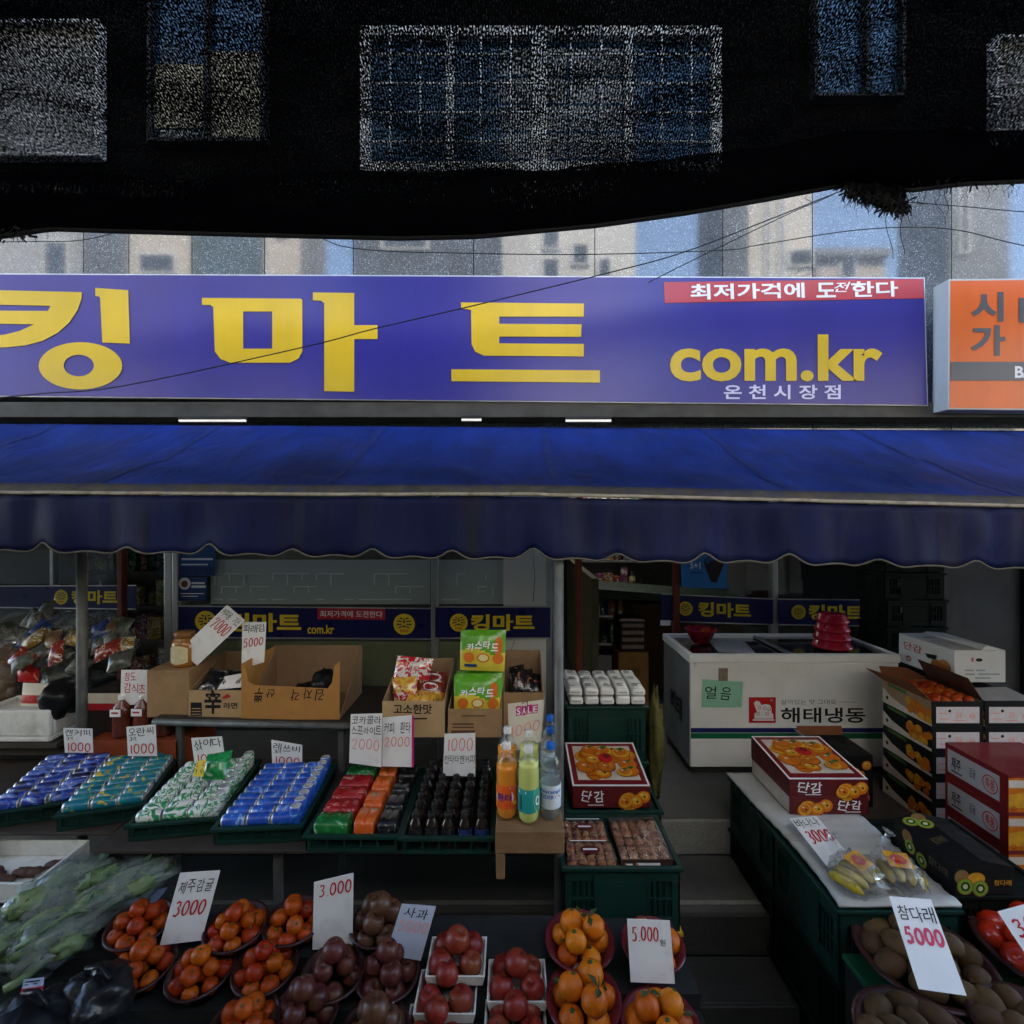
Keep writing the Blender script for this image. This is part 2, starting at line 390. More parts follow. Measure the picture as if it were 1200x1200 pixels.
# upper windows seen through the net
def pxbox(mb, x0, y0, x1, y1, D, th, mi=0):
    p, q = P(x0, y1, D), P(x1, y0, D); return mb.box((p.x, D, p.z), (q.x, D + th, q.z), mi)
WFR = mat('white_window_frame', (.55, .55, .54), .4); SKYG = mat('painted_sky_glass', (.03, .085, .16), .06, var=.3, scale=1.5, coat=1)  # blue of the panes stands in for sky mirrored in the glass
BLIND = mat('window_blind', (.33, .32, .31), .7, var=.3, scale=2); BEIGEB = mat('beige_blind', (.36, .32, .24), .7, var=.25, scale=3)
def window(x0, y0, x1, y1, mull, pane, frame=WFR, fw=7, grille=None, label=None):
    f = MB()
    pxbox(f, x0, y0, x1, y0 + fw, 3.78, .08); pxbox(f, x0, y1 - fw, x1, y1, 3.78, .08)
    for m_, wd in [(x0 + fw / 2, fw), (x1 - fw / 2, fw)] + mull: pxbox(f, m_ - wd / 2, y0 + fw, m_ + wd / 2, y1 - fw, 3.78, .08)
    fo = f.build('window', frame, shop)
    g = MB(); pxbox(g, x0 + 1, y0 + 1, x1 - 1, y1 - 1, 3.835, .03); g.build('pane', pane, fo)
    if grille:
        r = MB(); gx, gy = grille
        for i in range(1, gx): 
            x = x0 + (x1 - x0) * i / gx; r.tube([P(x, y0, 3.74), P(x, y1, 3.74)], .008, 6)
        for j in range(1, gy):
            y = y0 + (y1 - y0) * j / gy; r.tube([P(x0, y, 3.74), P(x1, y, 3.74)], .008, 6)
        r.build('grille', WFR, fo)
    return fo
window(-60, 22, 115, 182, [], BLIND, fw=4)
window(172, -80, 310, 165, [(241, 5)], SKYG, DARKM, 4)
wl = MB(); pxbox(wl, 178, 75, 238, 150, 3.825, .008); pxbox(wl, 246, 60, 305, 162, 3.825, .008); wl.build('blind', BEIGEB, shop)
window(422, 30, 846, 200, [(527, 9), (632, 18), (737, 9)], SKYG, WFR, 11, (12, 5))
window(955, -80, 1062, 112, [(1018, 5)], SKYG, DARKM, 4)
window(1168, 40, 1290, 170, [], BLIND, fw=4)
# beam under the sign, black recess with the tubes
b = MB(); p, q = P(-400, 489, 3.56), P(1600, 471, 3.56); b.box((p.x, 3.56, p.z), (q.x, 3.79, q.z)); b.build('steel_beam', mat('weathered_steel', (.075, .07, .062), .65, .2, .4, 6, dirt=(.05, .04, .03), dscale=(3, 3, 14)), shop, bev=.004)
# ---- ground floor front: frames, glass, vinyl bands
f = MB()
for x0, x1, D in ((192, 201, 3.8), (201.6, 207, 3.77), (505, 513, 3.78), (640, 647, 3.8), (648, 653, 3.84), (905, 912, 4.3), (58, 62, 4.2)):
    p = P(x0, 600, D); q = P(x1, 600, D); MB().box((p.x, D, .652), (q.x, D + .07, 3.05)).build('mullion', ALU, shop, bev=.004)
pxbox(f, 207, 848, 640, 856, 3.79, .06)
f.build('window_rail', ALU, shop, bev=.004)
f = MB()
for x0, x1, D in ((137, 143, 4.05), (675, 682, 3.95), (790, 797, 4.24)):
    p = P(x0, 600, D); q = P(x1, 600, D); MB().box((p.x, D, .652), (q.x, D + .06, 3.05)).build('door_post', BROWNP, shop, bev=.004)
b = MB(); pxbox(b, 590, 560, 640, 900, 3.79, .03); 
wp = b.build('wall_panel', WHITEP, shop)
c = MB(); c.tube([P(624, 640, 3.775), P(627, 675, 3.775), P(625, 705, 3.775)], .004, 5); c.tube([P(603, 750, 3.775), P(597, 768, 3.775), P(600, 790, 3.775)], .003, 5); c.tube([P(648, 640, 3.74), P(650, 740, 3.74), P(649, 830, 3.74)], .012, 6); c.build('cable', mat('grey_cable', (.2, .2, .2), .5), wp)
FROST = film('frosted_film', (.75, .82, .8), rough=.3, fac=.8, col=(.4, .46, .42), bump=.1)
g = MB()
for x0, y0, x1, y1, D in ((207, 560, 505, 852, 3.815), (513, 560, 590, 852, 3.815), (797, 560, 905, 800, 4.33), (912, 560, 1032, 800, 4.33), (-80, 560, 58, 860, 4.23), (62, 560, 137, 860, 4.23)):
    p, q = P(x0, y1, D), P(x1, y0, D); MB().box((p.x, D, max(p.z, .66)), (q.x, D + .006, q.z)).build('glass_pane', GLASS, shop)
LAB = mat('frost_line', (.55, .62, .58), .5)
for x0, y0, x1, y1 in ((247, 656, 504, 708), (514, 656, 590, 708)):
    g = MB()
    pxbox(g, x0, y0, x1, y1, 3.808, .004)
    for k in range(int((x1 - x0) / 17)):
        for j in range(3):
            xx = x0 + 4 + k * 17 + (j % 2) * 8; yy = y0 + 16 + j * 15; l = RND.choice((10, 16, 22)); 
            if RND.random() < .35: continue
            if xx + l < x1 - 2: pxbox(g, xx, yy, xx + l, yy + 1.1, 3.803, .003, 1)
            hh = RND.choice((8, 14)); 
            if yy + hh < y1 - 1: pxbox(g, xx, yy + 1.3, xx + 1.1, yy + hh, 3.8025, .003, 1)
    g.build('frosted_film', [FROST, LAB], shop)
OLIVE = mat('olive_backing', (.27, .235, .13), .8, var=.15, scale=2)
b = MB(); pxbox(b, 209, 752, 589, 848, 3.84, .01); b.build('backing_board', OLIVE, shop)
REDV = mat('red_vinyl', (.42, .02, .03), .45, var=.08)
def emblem(mb, fc, u, v, r):
    mb.disc(fc, u, v, r, 1, .003, seg=24)
    ru, rv = r / fc.w, r / fc.h
    for s in (-1, 1):
        for k, (ax, ay, bx, by) in enumerate(((.12, -.5, .42, -.62), (.2, -.25, .62, -.35), (.22, .0, .66, -.02), (.2, .2, .5, .3), (.62, -.5, .72, .25))):
            t = .06
            mb.upoly(fc, [(u + s * ru * ax, v + rv * (ay - t)), (u + s * ru * bx, v + rv * (by - t * .4)), (u + s * ru * bx, v + rv * (by + t * 1.6)), (u + s * ru * ax, v + rv * (ay + t))], 0, .0036 + k * .0002)
    mb.upoly(fc, [(u, v - rv * .68), (u + ru * .1, v - rv * .2), (u, v - rv * .05), (u - ru * .1, v - rv * .2)], 0, .0048)
    mb.upoly(fc, [(u - ru * .2, v + rv * .12), (u + ru * .2, v + rv * .12), (u, v + rv * .36)], 0, .005)
    mb.text(fc, 'KING', (u - ru * .38, v + rv * .48, u + ru * .38, v + rv * .74), 3, .0045, .02)
def band(x0, ya0, yb0, x1, ya1, yb1, D, items, dd=0):
    fc = Face(P(x0, ya0, D), P(x1, ya1, D), P(x1, yb1, D), P(x0, yb0, D)); mb = MB()
    mb.plate(fc, .002, 0); mb.urect(fc, (0, -.02, 1, .025), 4, .0012); mb.urect(fc, (0, .975, 1, 1.02), 4, .0012)
    for it in items:
        if it[0] == 'E': emblem(mb, fc, *it[1:])
        elif it[0] == 'T': mb.text(fc, it[1], it[2], it[3], .003, it[4])
        elif it[0] == 'R': mb.urect(fc, it[1], 3, .0016)
    mb.build('vinyl_band', [NAVY, YEL, WHT, REDV, ALU], shop)
K = '킹마트'
band(207, 710, 747, 505, 713, 749, 3.79, [('E', .115, .48, .078), ('T', K, (.2, .2, .49, .8), 1, .035), ('T', 'com.kr', (.515, .56, .62, .85), 1, .02), ('R', (.555, .03, .82, .38)), ('T', '최저가격에 도전한다', (.565, .1, .81, .31), 2, .012), ('E', .895, .52, .08)])
band(510, 711, 748, 645, 711, 748, 3.765, [('E', .205, .5, .066), ('T', K, (.31, .24, .86, .76), 1, .035)])
band(775, 696, 728, 906, 702, 732, 4.28, [('E', .215, .5, .06), ('T', K, (.33, .22, .8, .78), 1, .035)])
band(912, 702, 732, 1030, 703, 734, 4.28, [('E', .2, .5, .06), ('T', K, (.3, .2, .84, .8), 1, .035)])
band(-60, 687, 711, 160, 686, 714, 4.18, [('E', .6, .5, .055), ('T', K, (.655, .2, .9, .8), 1, .035)])
b = MB(); fc = Face(P(774, 727, 4.275), P(786, 727, 4.275), P(786, 733, 4.275), P(774, 733, 4.275)); b.plate(fc, .004); b.build('door_sticker', CARDW, shop)
# posters on the glass
def poster(fc, mats, fn, label):
    mb = MB(); mb.plate(fc, .002, 0); fn(mb, fc)
    o = mb.build('poster', mats); return tag(o, label, 'poster')
PBL = mat('poster_blue', (.02, .09, .26), .4, var=.2, scale=4); PBD = mat('poster_navy', (.012, .04, .14), .4); PCY = mat('poster_sky', (.03, .19, .45), .4, var=.25, scale=5)
def f1(mb, fc):
    mb.disc(fc, .5, .12, .09, 1, .001, ry=.11); mb.urect(fc, (.06, .62, .94, .66), 1, .001); mb.urect(fc, (.06, .74, .8, .77), 1, .001); mb.urect(fc, (0, .8, 1, 1), 2, .0012)
poster(Face(P(210, 620, 3.788), P(252, 620, 3.788), P(252, 675, 3.788), P(210, 675, 3.788)), [PBL, WHT, PBD], f1, 'blue poster with a pale round picture high on the left shop window')
def f2(mb, fc):
    mb.disc(fc, .22, .28, .045, 1, .001, seg=20); mb.disc(fc, .22, .3, .025, 3, .0016); mb.urect(fc, (.46, .22, .92, .3), 1, .001); mb.urect(fc, (.46, .36, .96, .46), 1, .001)
    mb.urect(fc, (.08, .68, .9, .72), 1, .001); mb.urect(fc, (.12, .8, .7, .83), 1, .001)
poster(Face(P(209, 676, 3.788), P(243, 676, 3.788), P(242, 704, 3.788), P(209, 704, 3.788)), [PBD, WHT, PBL, BROWNP], f2, 'small navy notice with a white disc below the blue poster')
def f3(mb, fc):
    mb.text(fc, '5+1', (.2, .38, .42, .54), 1, .001, .02)
    mb.upoly(fc, [(.5, .3), (.8, .1), (.94, .3), (.92, .42), (.76, .86), (.64, .84), (.5, .42)], 2, .0012); mb.upoly(fc, [(.5, .3), (.78, .08), (.84, .18), (.56, .42)], 3, .0016)
    mb.urect(fc, (.2, .62, .46, .65), 4, .001)
poster(Face(P(797, 640, 4.22), P(853, 642, 4.22), P(852, 690, 4.22), P(799, 688, 4.22)), [PCY, WHT, mat('choc_brown', (.03, .02, .02), .5), PBL, PBD], f3, 'sky blue poster reading 5+1 beside the red brown door post')
# right wall: tiled pillar and stainless panel
b = MB(); 
for k in range(12): b.box((3.2, 4.3, .652 + k * .2), (3.48, 4.6, .652 + k * .2 + .194))
b.build('tiled_pillar', mat('beige_tile', (.33, .32, .29), .4, var=.15, scale=3, dirt=(.16, .15, .12), dscale=(6, 6, 2)), shop, bev=.003)
b = MB(); b.box((3.45, 4.15, .1), (4.12, 4.298, 3.0)); b.box((4.14, 4.12, .1), (4.24, 4.298, 3.0)); b.box((4.26, 4.15, .1), (6.2, 4.298, 3.0)); b.build('steel_shutter', STEEL, shop, bev=.006)

# ------------------------------------------------------------------ inside the shop
LIT = mat('tube_light', (1, .98, .92), .4, emit=.05)
LIT2 = mat('ceiling_tube_light', (1, .98, .92), .4, emit=12)
def tube_lamp(lo, hi, label, LIT=LIT):
    t = thing('fluorescent_lamp', label, 'lamp', ((lo[0] + hi[0]) / 2, lo[1], lo[2]), 'fluorescent tubes')
    MB().box((lo[0], lo[1] - .02, lo[2] + .012), (hi[0], hi[1] + .03, hi[2] + .03)).build('housing', DARKM, t, bev=.004)
    MB().tube([(lo[0], lo[1], lo[2]), (hi[0], lo[1], lo[2])], .008, 8).build('tube', LIT, t)
p = P(210, 493, 3.5); q = P(288, 493, 3.5)
tube_lamp((p.x, 3.5, p.z), (q.x, 3.5, q.z), 'white tube lamp under the sign above the left end of the awning')
p = P(663, 493, 3.5); q = P(716, 493, 3.5)
tube_lamp((p.x, 3.5, p.z), (q.x, 3.5, q.z), 'white tube lamp under the sign near the middle of the awning')
p = P(541, 492, 3.5); q = P(564, 492, 3.5)
tube_lamp((p.x, 3.5, p.z), (q.x, 3.5, q.z), 'shortest white tube lamp under the sign, left of the middle')
for x, y, s in ((1.2, 6.2, 'right'), (-3.6, 6.2, 'left')):
    tube_lamp((x - .6, y, 2.95), (x + .6, y, 2.95), f'ceiling tube lamp inside the shop on the {s}', LIT2)
SHELFM = mat('shelf_metal', (.25, .24, .22), .5, .3)
GOODC = [(.45, .05, .03), (.5, .3, .03), (.05, .2, .35), (.06, .25, .1), (.55, .5, .42), (.4, .15, .03), (.35, .1, .2), (.5, .45, .1)]
GOODM = [pattern(f'goods_{i}', [(0, c_), (.42, tuple(k * .4 for k in c_)), (.55, (.6, .6, .55)), (.62, c_)], (16, 16, 16)) for i, c_ in enumerate(GOODC)]
def shelf_unit(x0, x1, y, z0, levels, depth, label, gl, face=1, wd=(.07, .16)):
    t = thing('store_shelf', label, 'shelf', ((x0 + x1) / 2, y, z0))
    mb = MB()
    for k in range(levels): mb.box((x0, y, z0 + .12 + k * .36), (x1, y + depth, z0 + .14 + k * .36))
    mb.build('shelf_board', SHELFM, t)
    mb = MB(); mb.box((x0, y + depth + .002, z0), (x1, y + depth + .02, z0 + levels * .36 + .1)); mb.build('back_panel', SHELFM, t)
    for k in range(levels):
        x = x0 + .01
        while x < x1 - .08:
            w_ = RND.uniform(*wd); h_ = RND.uniform(.14, .28); zz = z0 + .142 + k * .36
            if x + w_ > x1: break
            m = MB()
            if RND.random() < .4:
                r = min(w_ / 2 - .004, .05); m.lathe([(0, 0), (r, 0), (r, h_ * .65), (r * .35, h_ * .85), (r * .35, h_), (0, h_)], 12, (x + w_ / 2, y + .1, zz), 0); nm = 'goods_bottle'
            else: m.box((x, y + .02, zz), (x + w_ - .008, y + .02 + RND.uniform(.08, .18), zz + h_)); nm = 'goods_packet'
            o = m.build(nm, RND.choice(GOODM), loc=(x + w_ / 2, y + .1, zz), bev=0 if nm == 'goods_bottle' else .006)
            tag(o, gl, 'packet' if nm == 'goods_packet' else 'bottle', gl)
            x += w_
shelf_unit(-4.5, -3.35, 5.4, .65, 6, .3, 'shelf of bright bottles seen through the left shop door', 'packets and bottles on the shelf behind the left shop door')
shelf_unit(.75, 1.75, 6.6, .65, 6, .3, 'tall shelf of goods at the back of the shop aisle', 'packets and bottles on the shelf at the back of the aisle')
def carton(lo, hi, m, label, group=None, name='cardboard_box', cat='box'):
    t = thing(name, label, cat, ((lo[0] + hi[0]) / 2, (lo[1] + hi[1]) / 2, lo[2]), group)
    return t
for (x0, x1, y, z0, z1, lb) in ((725, 760, 4.9, 0, .5, 'brown carton on the shop floor inside the doorway'), (727, 757, 4.9, .505, .8, 'dark striped carton on top of the brown carton inside the doorway')):
    p = P(x0, 600, y); q = P(x1, 600, y)
    m = MB().box((p.x, y, .655 + z0), (q.x, y + .35, .655 + z1)); fc = Face((p.x, y, .655 + z1), (q.x, y, .655 + z1), (q.x, y, .655 + z0), (p.x, y, .655 + z0))
    if z0: 
        for k in range(4): m.urect(fc, (.08, .08 + k * .23, .92, .2 + k * .23), 1, .002)
    else: m.text(fc, '취급주의', (.3, .3, .7, .45), 1, .002)
    tag(m.build('cardboard_box', [mat('dark_carton', (.07, .03, .025), .7) if z0 else CART2, mat('pale_print', (.4, .33, .28), .7) if z0 else BLK], bev=.004), lb, 'box')
t = thing('checkout_counter', 'brown counter with a sloping dark top inside the doorway', 'counter', (1.5, 5.4, .65))
MB().box((1.25, 5.3, .655), (2.4, 5.8, 1.55)).build('cabinet', mat('counter_brown', (.13, .06, .03), .6), t, bev=.006)
MB().hexa([(.85, 5.2, 1.62), (2.45, 5.2, 1.56), (2.45, 5.9, 1.56), (.85, 5.9, 1.62)], [(.85, 5.2, 1.72), (2.45, 5.2, 1.6), (2.45, 5.9, 1.6), (.85, 5.9, 1.72)]).build('top', mat('counter_top', (.05, .07, .05), .5), t, bev=.006)
# olive wall seen down the aisle, left of the doorway
b = MB(); b.box((.72, 4.6, .652), (.78, 6.55, 1.9)); tag(b.build('aisle_partition', mat('aisle_olive', (.13, .115, .06), .8)), 'low olive partition running back along the shop aisle', 'partition')

# ------------------------------------------------------------------ the long blue sign
def flex(name, col):
    n = N(name); v = n.coords(rnd=False)
    k = n.ramp(n.noise(2.5, v, 5, .6), [(.3, .93), (.7, 1.05)]); g_ = n.ramp(n.noise(1, n.coords((5, 1, .5), False), 5, .65), [(.42, .93), (.6, 1.0)]); n.l(mix_rgb(n, 1, mix_rgb(n, 1, col, k, 'MULTIPLY'), g_, 'MULTIPLY'), n.b.inputs['Base Color'])
    n.b.inputs['Roughness'].default_value = .28; n.b.inputs['Specular IOR Level'].default_value = .45
    mp = n.coords((160, 1, 1.5), False); bn = n.n('ShaderNodeBump'); bn.inputs['Strength'].default_value = .06; bn.inputs['Distance'].default_value = .004
    n.l(n.noise(1, mp, 2), bn.inputs['Height']); n.l(bn.outputs[0], n.b.inputs['Normal']); MATS[name] = n.m; return n.m
SBLUE = flex('sign_blue', (.018, .0155, .22)); SYEL = flex('sign_yellow', (.62, .4, .009)); SRED = flex('sign_red', (.42, .035, .055)); SWHT = flex('sign_white', (.75, .74, .78)); SLAV = flex('sign_lavender', (.6, .58, .78))
D0 = 3.55
sg = thing('shop_sign', 'long purple blue sign with big yellow Korean letters and com.kr above the awning', 'sign', (0, D0, 3.2))
fc = Face(P(-220, 319, D0), P(1084, 325, D0), P(1088, 476, D0), P(-220, 463, D0))
b = MB(); b.plate(fc, .2); b.build('cabinet', ALU, sg, bev=.004)
fi = Face(P(-219, 320.6, D0 - .003), P(1082.6, 326.6, D0 - .003), P(1086.5, 474.6, D0 - .003), P(-219, 461.5, D0 - .003))
b = MB(); b.plate(fi, .002); b.build('sign_face', SBLUE, sg)
def L(pts, ox, oy=300, k=3): return [P(ox + x / k, oy + y / k, D0 - .008) for x, y in pts]
b = MB()
prism(b, L([(-60, 119), (287, 127), (286, 150), (272, 190), (243, 234), (203, 270), (150, 298), (90, 314), (20, 321), (-40, 322), (-40, 283), (20, 276), (70, 263), (120, 240), (-60, 237), (-60, 192), (168, 193), (178, 175), (-60, 170)], 0), .003)
prism(b, L([(335, 112), (450, 120), (456, 308), (360, 304), (352, 148), (348, 142), (335, 140)], 0), .003)
def ring(mb, ox, c, R1, R2, c2):
    n_ = 40; o = L([(c[0] + R1[0] * math.cos(2 * math.pi * k / n_), c[1] + R1[1] * math.sin(2 * math.pi * k / n_)) for k in range(n_)], ox)
    i_ = L([(c2[0] + R2[0] * math.cos(2 * math.pi * k / n_), c2[1] + R2[1] * math.sin(2 * math.pi * k / n_)) for k in range(n_)], ox)
    mb.add(o + i_, [(k, (k + 1) % n_, n_ + (k + 1) % n_, n_ + k) for k in range(n_)])
b.build('letter', SYEL, sg); b = MB()
ring(b, 0, (283, 386), (147, 83), (53, 38), (277, 385))
# the square letter m with its counter
b.build('letter', SYEL, sg); b = MB()
o = L([(710, 147), (1058, 150), (1063, 155), (1063, 335), (1050, 360), (1020, 375), (810, 375), (775, 362), (755, 335), (750, 180), (740, 172), (710, 172)], 0)
i_ = L([(855, 195), (957, 195), (957, 326), (855, 326)], 0)
b.add(o + i_, [(0, 1, 2, 13, 12), (2, 3, 14, 13), (3, 4, 5, 6, 15, 14), (6, 7, 8, 9, 12, 15), (9, 10, 11, 0, 12)])
b.build('letter', SYEL, sg); b = MB()
prism(b, L([(1100, 128), (1245, 130), (1245, 243), (1327, 243), (1327, 292), (1245, 292), (1245, 477), (1140, 475), (1140, 165), (1128, 157), (1100, 155)], 0), .003)
b.build('letter', SYEL, sg); b = MB()
prism(b, L([(420, 163), (853, 167), (852, 213), (555, 213), (555, 238), (845, 240), (843, 284), (555, 283), (555, 307), (853, 309), (852, 353), (500, 350), (470, 335), (458, 310), (456, 190), (445, 187), (422, 185)], 400), .003)
b.build('letter', SYEL, sg); b = MB()
prism(b, L([(387, 398), (909, 402), (909, 445), (387, 440)], 400), .003)
b.build('letter', SYEL, sg); b = MB()
fcc = Face(P(785, 392, D0 - .006), P(1034, 392, D0 - .006), P(1034, 447, D0 - .006), P(785, 447, D0 - .006))
b.text(fcc, 'com.kr', (0, 0, 1, 1), 0, .002, .028)
b.build('web_lettering', SYEL, sg)
b = MB(); fr = Face(P(778, 330.5, D0 - .006), P(1082, 326.8, D0 - .006), P(1082.8, 349.5, D0 - .006), P(779, 355, D0 - .006)); b.plate(fr, .002); b.build('red_panel', SRED, sg)
b = MB(); b.text(fr, '최저가격에', (.1, .12, .54, .88), 0, .003, .025); b.text(fr, '도', (.585, .14, .66, .88), 0, .003, .025)
b.text(fr, '전', (.655, .12, .71, .62), 0, .003, .012, .35); b.text(fr, '한다', (.72, .1, .9, .9), 0, .003, .025)
b.build('slogan_lettering', [SWHT, SLAV], sg); b = MB()
fo = Face(P(848, 451, D0 - .006), P(985, 451, D0 - .006), P(985, 468, D0 - .006), P(848, 468, D0 - .006)); b.text(fo, '온 천 시 장 점', (0, 0, 1, 1), 1, .002, .02)
b.build('branch_lettering', [SWHT, SLAV], sg)
# orange neighbour sign
D1 = 3.44
og = thing('shop_sign', 'orange sign with grey Korean letters at the right edge', 'sign', P(1112, 480, D1))
fc = Face(P(1112, 327, D1), P(1330, 325, D1), P(1330, 482, D1), P(1111, 480, D1))
b = MB(); b.plate(fc, .13); b.build('cabinet', mat('pale_cabinet', (.45, .465, .465), .45, var=.08, scale=3), og, bev=.004)
fi = Face(P(1114, 329, D1 - .002), P(1329, 327, D1 - .002), P(1329, 480, D1 - .002), P(1113, 478, D1 - .002)); b = MB(); b.plate(fi, .001); b.build('sign_face', flex('sign_orange', (.66, .115, .012)), og)
SGREY = flex('sign_grey', (.075, .08, .095))
b = MB(); fi = Face(P(1100, 300, D1 - .004), P(1300, 300, D1 - .004), P(1300, 500, D1 - .004), P(1100, 500, D1 - .004))
q = lambda x0, y0, x1, y1: ((x0 - 1100) / 200, (y0 - 300) / 200, (x1 - 1100) / 200, (y1 - 300) / 200)
b.text(fi, '시', q(1138, 342, 1176, 377), 0, .001, .03); b.text(fi, '가', q(1138, 381, 1178, 417), 0, .001, .03); b.text(fi, '마', q(1194, 345, 1240, 388), 0, .001, .03)
b.urect(fi, q(1114, 424, 1328, 446), 0, .0008); b.text(fi, 'BAR', q(1189, 429, 1225, 443), 1, .002, .03)
b.build('lettering', [SGREY, SWHT], og)

# ------------------------------------------------------------------ the awning
def fabric(name, col, dirt, streak, crease=.5):
    n = N(name); v = n.coords(rnd=False)
    c = mix_rgb(n, n.ramp(n.noise(1, n.coords(streak, False), 5, .65), [(.5, 0), (.78, .8)]), col, dirt)
    c = mix_rgb(n, 1, c, n.ramp(n.noise(1.6, v, 5, .6), [(.3, .5), (.7, 1.25)]), 'MULTIPLY')
    c = mix_rgb(n, 1, c, n.ramp(n.noise(1, n.coords((9, 1.2, 1.2), False), 4, .6, .6), [(.3, .7), (.7, 1.15)]), 'MULTIPLY')
    n.l(c, n.b.inputs['Base Color']); n.b.inputs['Roughness'].default_value = .65; n.b.inputs['Specular IOR Level'].default_value = .14
    bn = n.n('ShaderNodeBump'); bn.inputs['Strength'].default_value = .25; bn.inputs['Distance'].default_value = .002
    b2 = n.n('ShaderNodeBump'); b2.inputs['Strength'].default_value = crease; b2.inputs['Distance'].default_value = .03; n.l(n.noise(1, n.coords((7, 3, 3), False), 4, .55, 1.2), b2.inputs['Height']); n.l(b2.outputs[0], bn.inputs['Normal'])
    n.l(n.noise(420, v, 2), bn.inputs['Height']); n.l(bn.outputs[0], n.b.inputs['Normal']); MATS[name] = n.m; return n.m
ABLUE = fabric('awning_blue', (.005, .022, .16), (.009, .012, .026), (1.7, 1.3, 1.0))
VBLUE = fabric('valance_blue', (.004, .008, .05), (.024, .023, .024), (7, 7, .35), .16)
HEMD = mat('dirty_hem', (.06, .052, .042), .8, var=.4, scale=14, dirt=(.02, .03, .07), dscale=(14, 14, 14), dlo=.45, dhi=.7)
PIPE_ = mat('edge_piping', (.085, .078, .066), .7, var=.3, scale=20)
def lerp_tab(t, x):
    if x <= t[0][0]: return t[0][1]
    for (x0, y0), (x1, y1) in zip(t, t[1:]):
        if x <= x1: return y0 + (y1 - y0) * (x - x0) / (x1 - x0)
    return t[-1][1]
YB = [(-1400, 562), (-600, 571), (0, 577), (400, 579.5), (600, 579), (800, 583), (1200, 593), (1800, 606), (2700, 626)]
YV = [(-1400, 630), (-600, 638), (0, 641), (400, 647), (800, 653), (1200, 662), (1800, 676), (2700, 697)]
YT = [(-600, 493), (0, 497), (1200, 505), (1800, 509)]
def df(px): return 2.33 - .10 * max(-1, min(2, px / 1200))
aw = thing('awning', 'blue fabric awning with a scalloped valance across the whole shop front', 'awning', (0, 3.5, 3.1))
NX, NY = 380, 18; vs = []; fs = []
pxs = [-1400 + 4000 * i / NX for i in range(NX + 1)]
for i, px in enumerate(pxs):
    Df = df(px); fr = P(px, lerp_tab(YB, px), Df); X = fr.x; pb = 600 + X / 3.5 * 600; bk = P(pb, lerp_tab(YT, pb), 3.5)
    for j in range(NY + 1):
        t = j / NY; p = bk.lerp(fr, t)
        sag = -.035 * math.sin(math.pi * t) * (1 + .8 * math.sin(X * 2.1 + 1)) + .02 * mnoise.noise((X * 1.6 + t * 1.5, t * 2.2, 3)) + .034 * mnoise.noise((X * 3.2 - t * 5, t * 2.2, 8)) + .01 * mnoise.noise((X * 9 + t * 9, t * 4, 4))
        p.z += sag * math.sin(math.pi * min(1, t * 1.02)) ** .5 if 0 < t < 1 else 0
        vs.append(p)
for i in range(NX):
    for j in range(NY): fs.append((i * (NY + 1) + j, (i + 1) * (NY + 1) + j, (i + 1) * (NY + 1) + j + 1, i * (NY + 1) + j + 1))
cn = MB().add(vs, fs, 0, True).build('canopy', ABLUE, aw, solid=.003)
for i in range(6, NX, 27):
    s_ = MB(); sv = []
    for j in range(NY + 1):
        p = vs[i * (NY + 1) + j]; q = vs[(i + 1) * (NY + 1) + j]; sv += [p + Vector((0, -.002, .004)), p.lerp(q, .7) + Vector((0, -.002, .004))]
    s_.add(sv, [(2 * j, 2 * j + 1, 2 * j + 3, 2 * j + 2) for j in range(NY)], 0, True).build('seam', mat('seam_blue', (.004, .014, .09), .7), cn)
NOT = list(range(-1410, -40, 97)) + [-40, 52, 150, 247, 343, 437, 530, 625, 725, 825, 925, 1030, 1145, 1250] + list(range(1350, 2700, 99))
pxs = [-1400 + 4000 * i / 1500 for i in range(1501)]
vs = []; fs = []; edge = []; bar = []; NV = 8
for i, px in enumerate(pxs):
    Df = df(px); yb = lerp_tab(YB, px) + 3; dn = min(px - k if px >= k else 1e9 for k in NOT + [-1e8]); nr = min(abs(px - k) for k in NOT)
    ybm = lerp_tab(YV, px) + 3.2 + 2.5 * mnoise.noise((px / 140, 3, 1)) - (8 + 5 * mnoise.noise((px / 97, 7, 2))) * math.exp(-(nr / 11) ** 2) + 2.5 * math.exp(-((nr - 26) / 12) ** 2)
    for j in range(NV + 1):
        t = j / NV; p = P(px, yb + (ybm - yb) * t, Df - .012)
        p.y += .012 * t * math.sin(px / 15.6) + .035 * t * mnoise.noise((px / 70, t, 5)) + .012 * mnoise.noise((px / 25, t * .6, 9)) 
        vs.append(p)
    edge.append(vs[-1] + Vector((0, -.004, 0))); 
    if i % 6 == 0: bar.append(P(px, lerp_tab(YB, px) + .6 * mnoise.noise((px / 40, 0, 0)), Df - .02))
for i in range(1500):
    for j in range(NV): fs.append((i * (NV + 1) + j, (i + 1) * (NV + 1) + j, (i + 1) * (NV + 1) + j + 1, i * (NV + 1) + j + 1))
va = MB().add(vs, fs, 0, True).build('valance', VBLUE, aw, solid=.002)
MB().tube(edge[::2], .0045, 6).build('piping', PIPE_, va)
MB().tube(bar, .0085, 8).build('front_bar', mat('bar_beige', (.27, .24, .2), .6, var=.35, scale=14, dirt=(.09, .08, .07), dscale=(20, 20, 20)), aw)
vs = []; fs = []
for px in pxs[::6]:
    Df = df(px); vs += [P(px, lerp_tab(YB, px) - 11, Df + .03), P(px, lerp_tab(YB, px), Df - .016)]
for i in range(len(vs) // 2 - 1): fs.append((2 * i, 2 * i + 2, 2 * i + 3, 2 * i + 1))
MB().add(vs, fs, 0, True).build('hem', HEMD, aw, solid=.002)
b = MB()
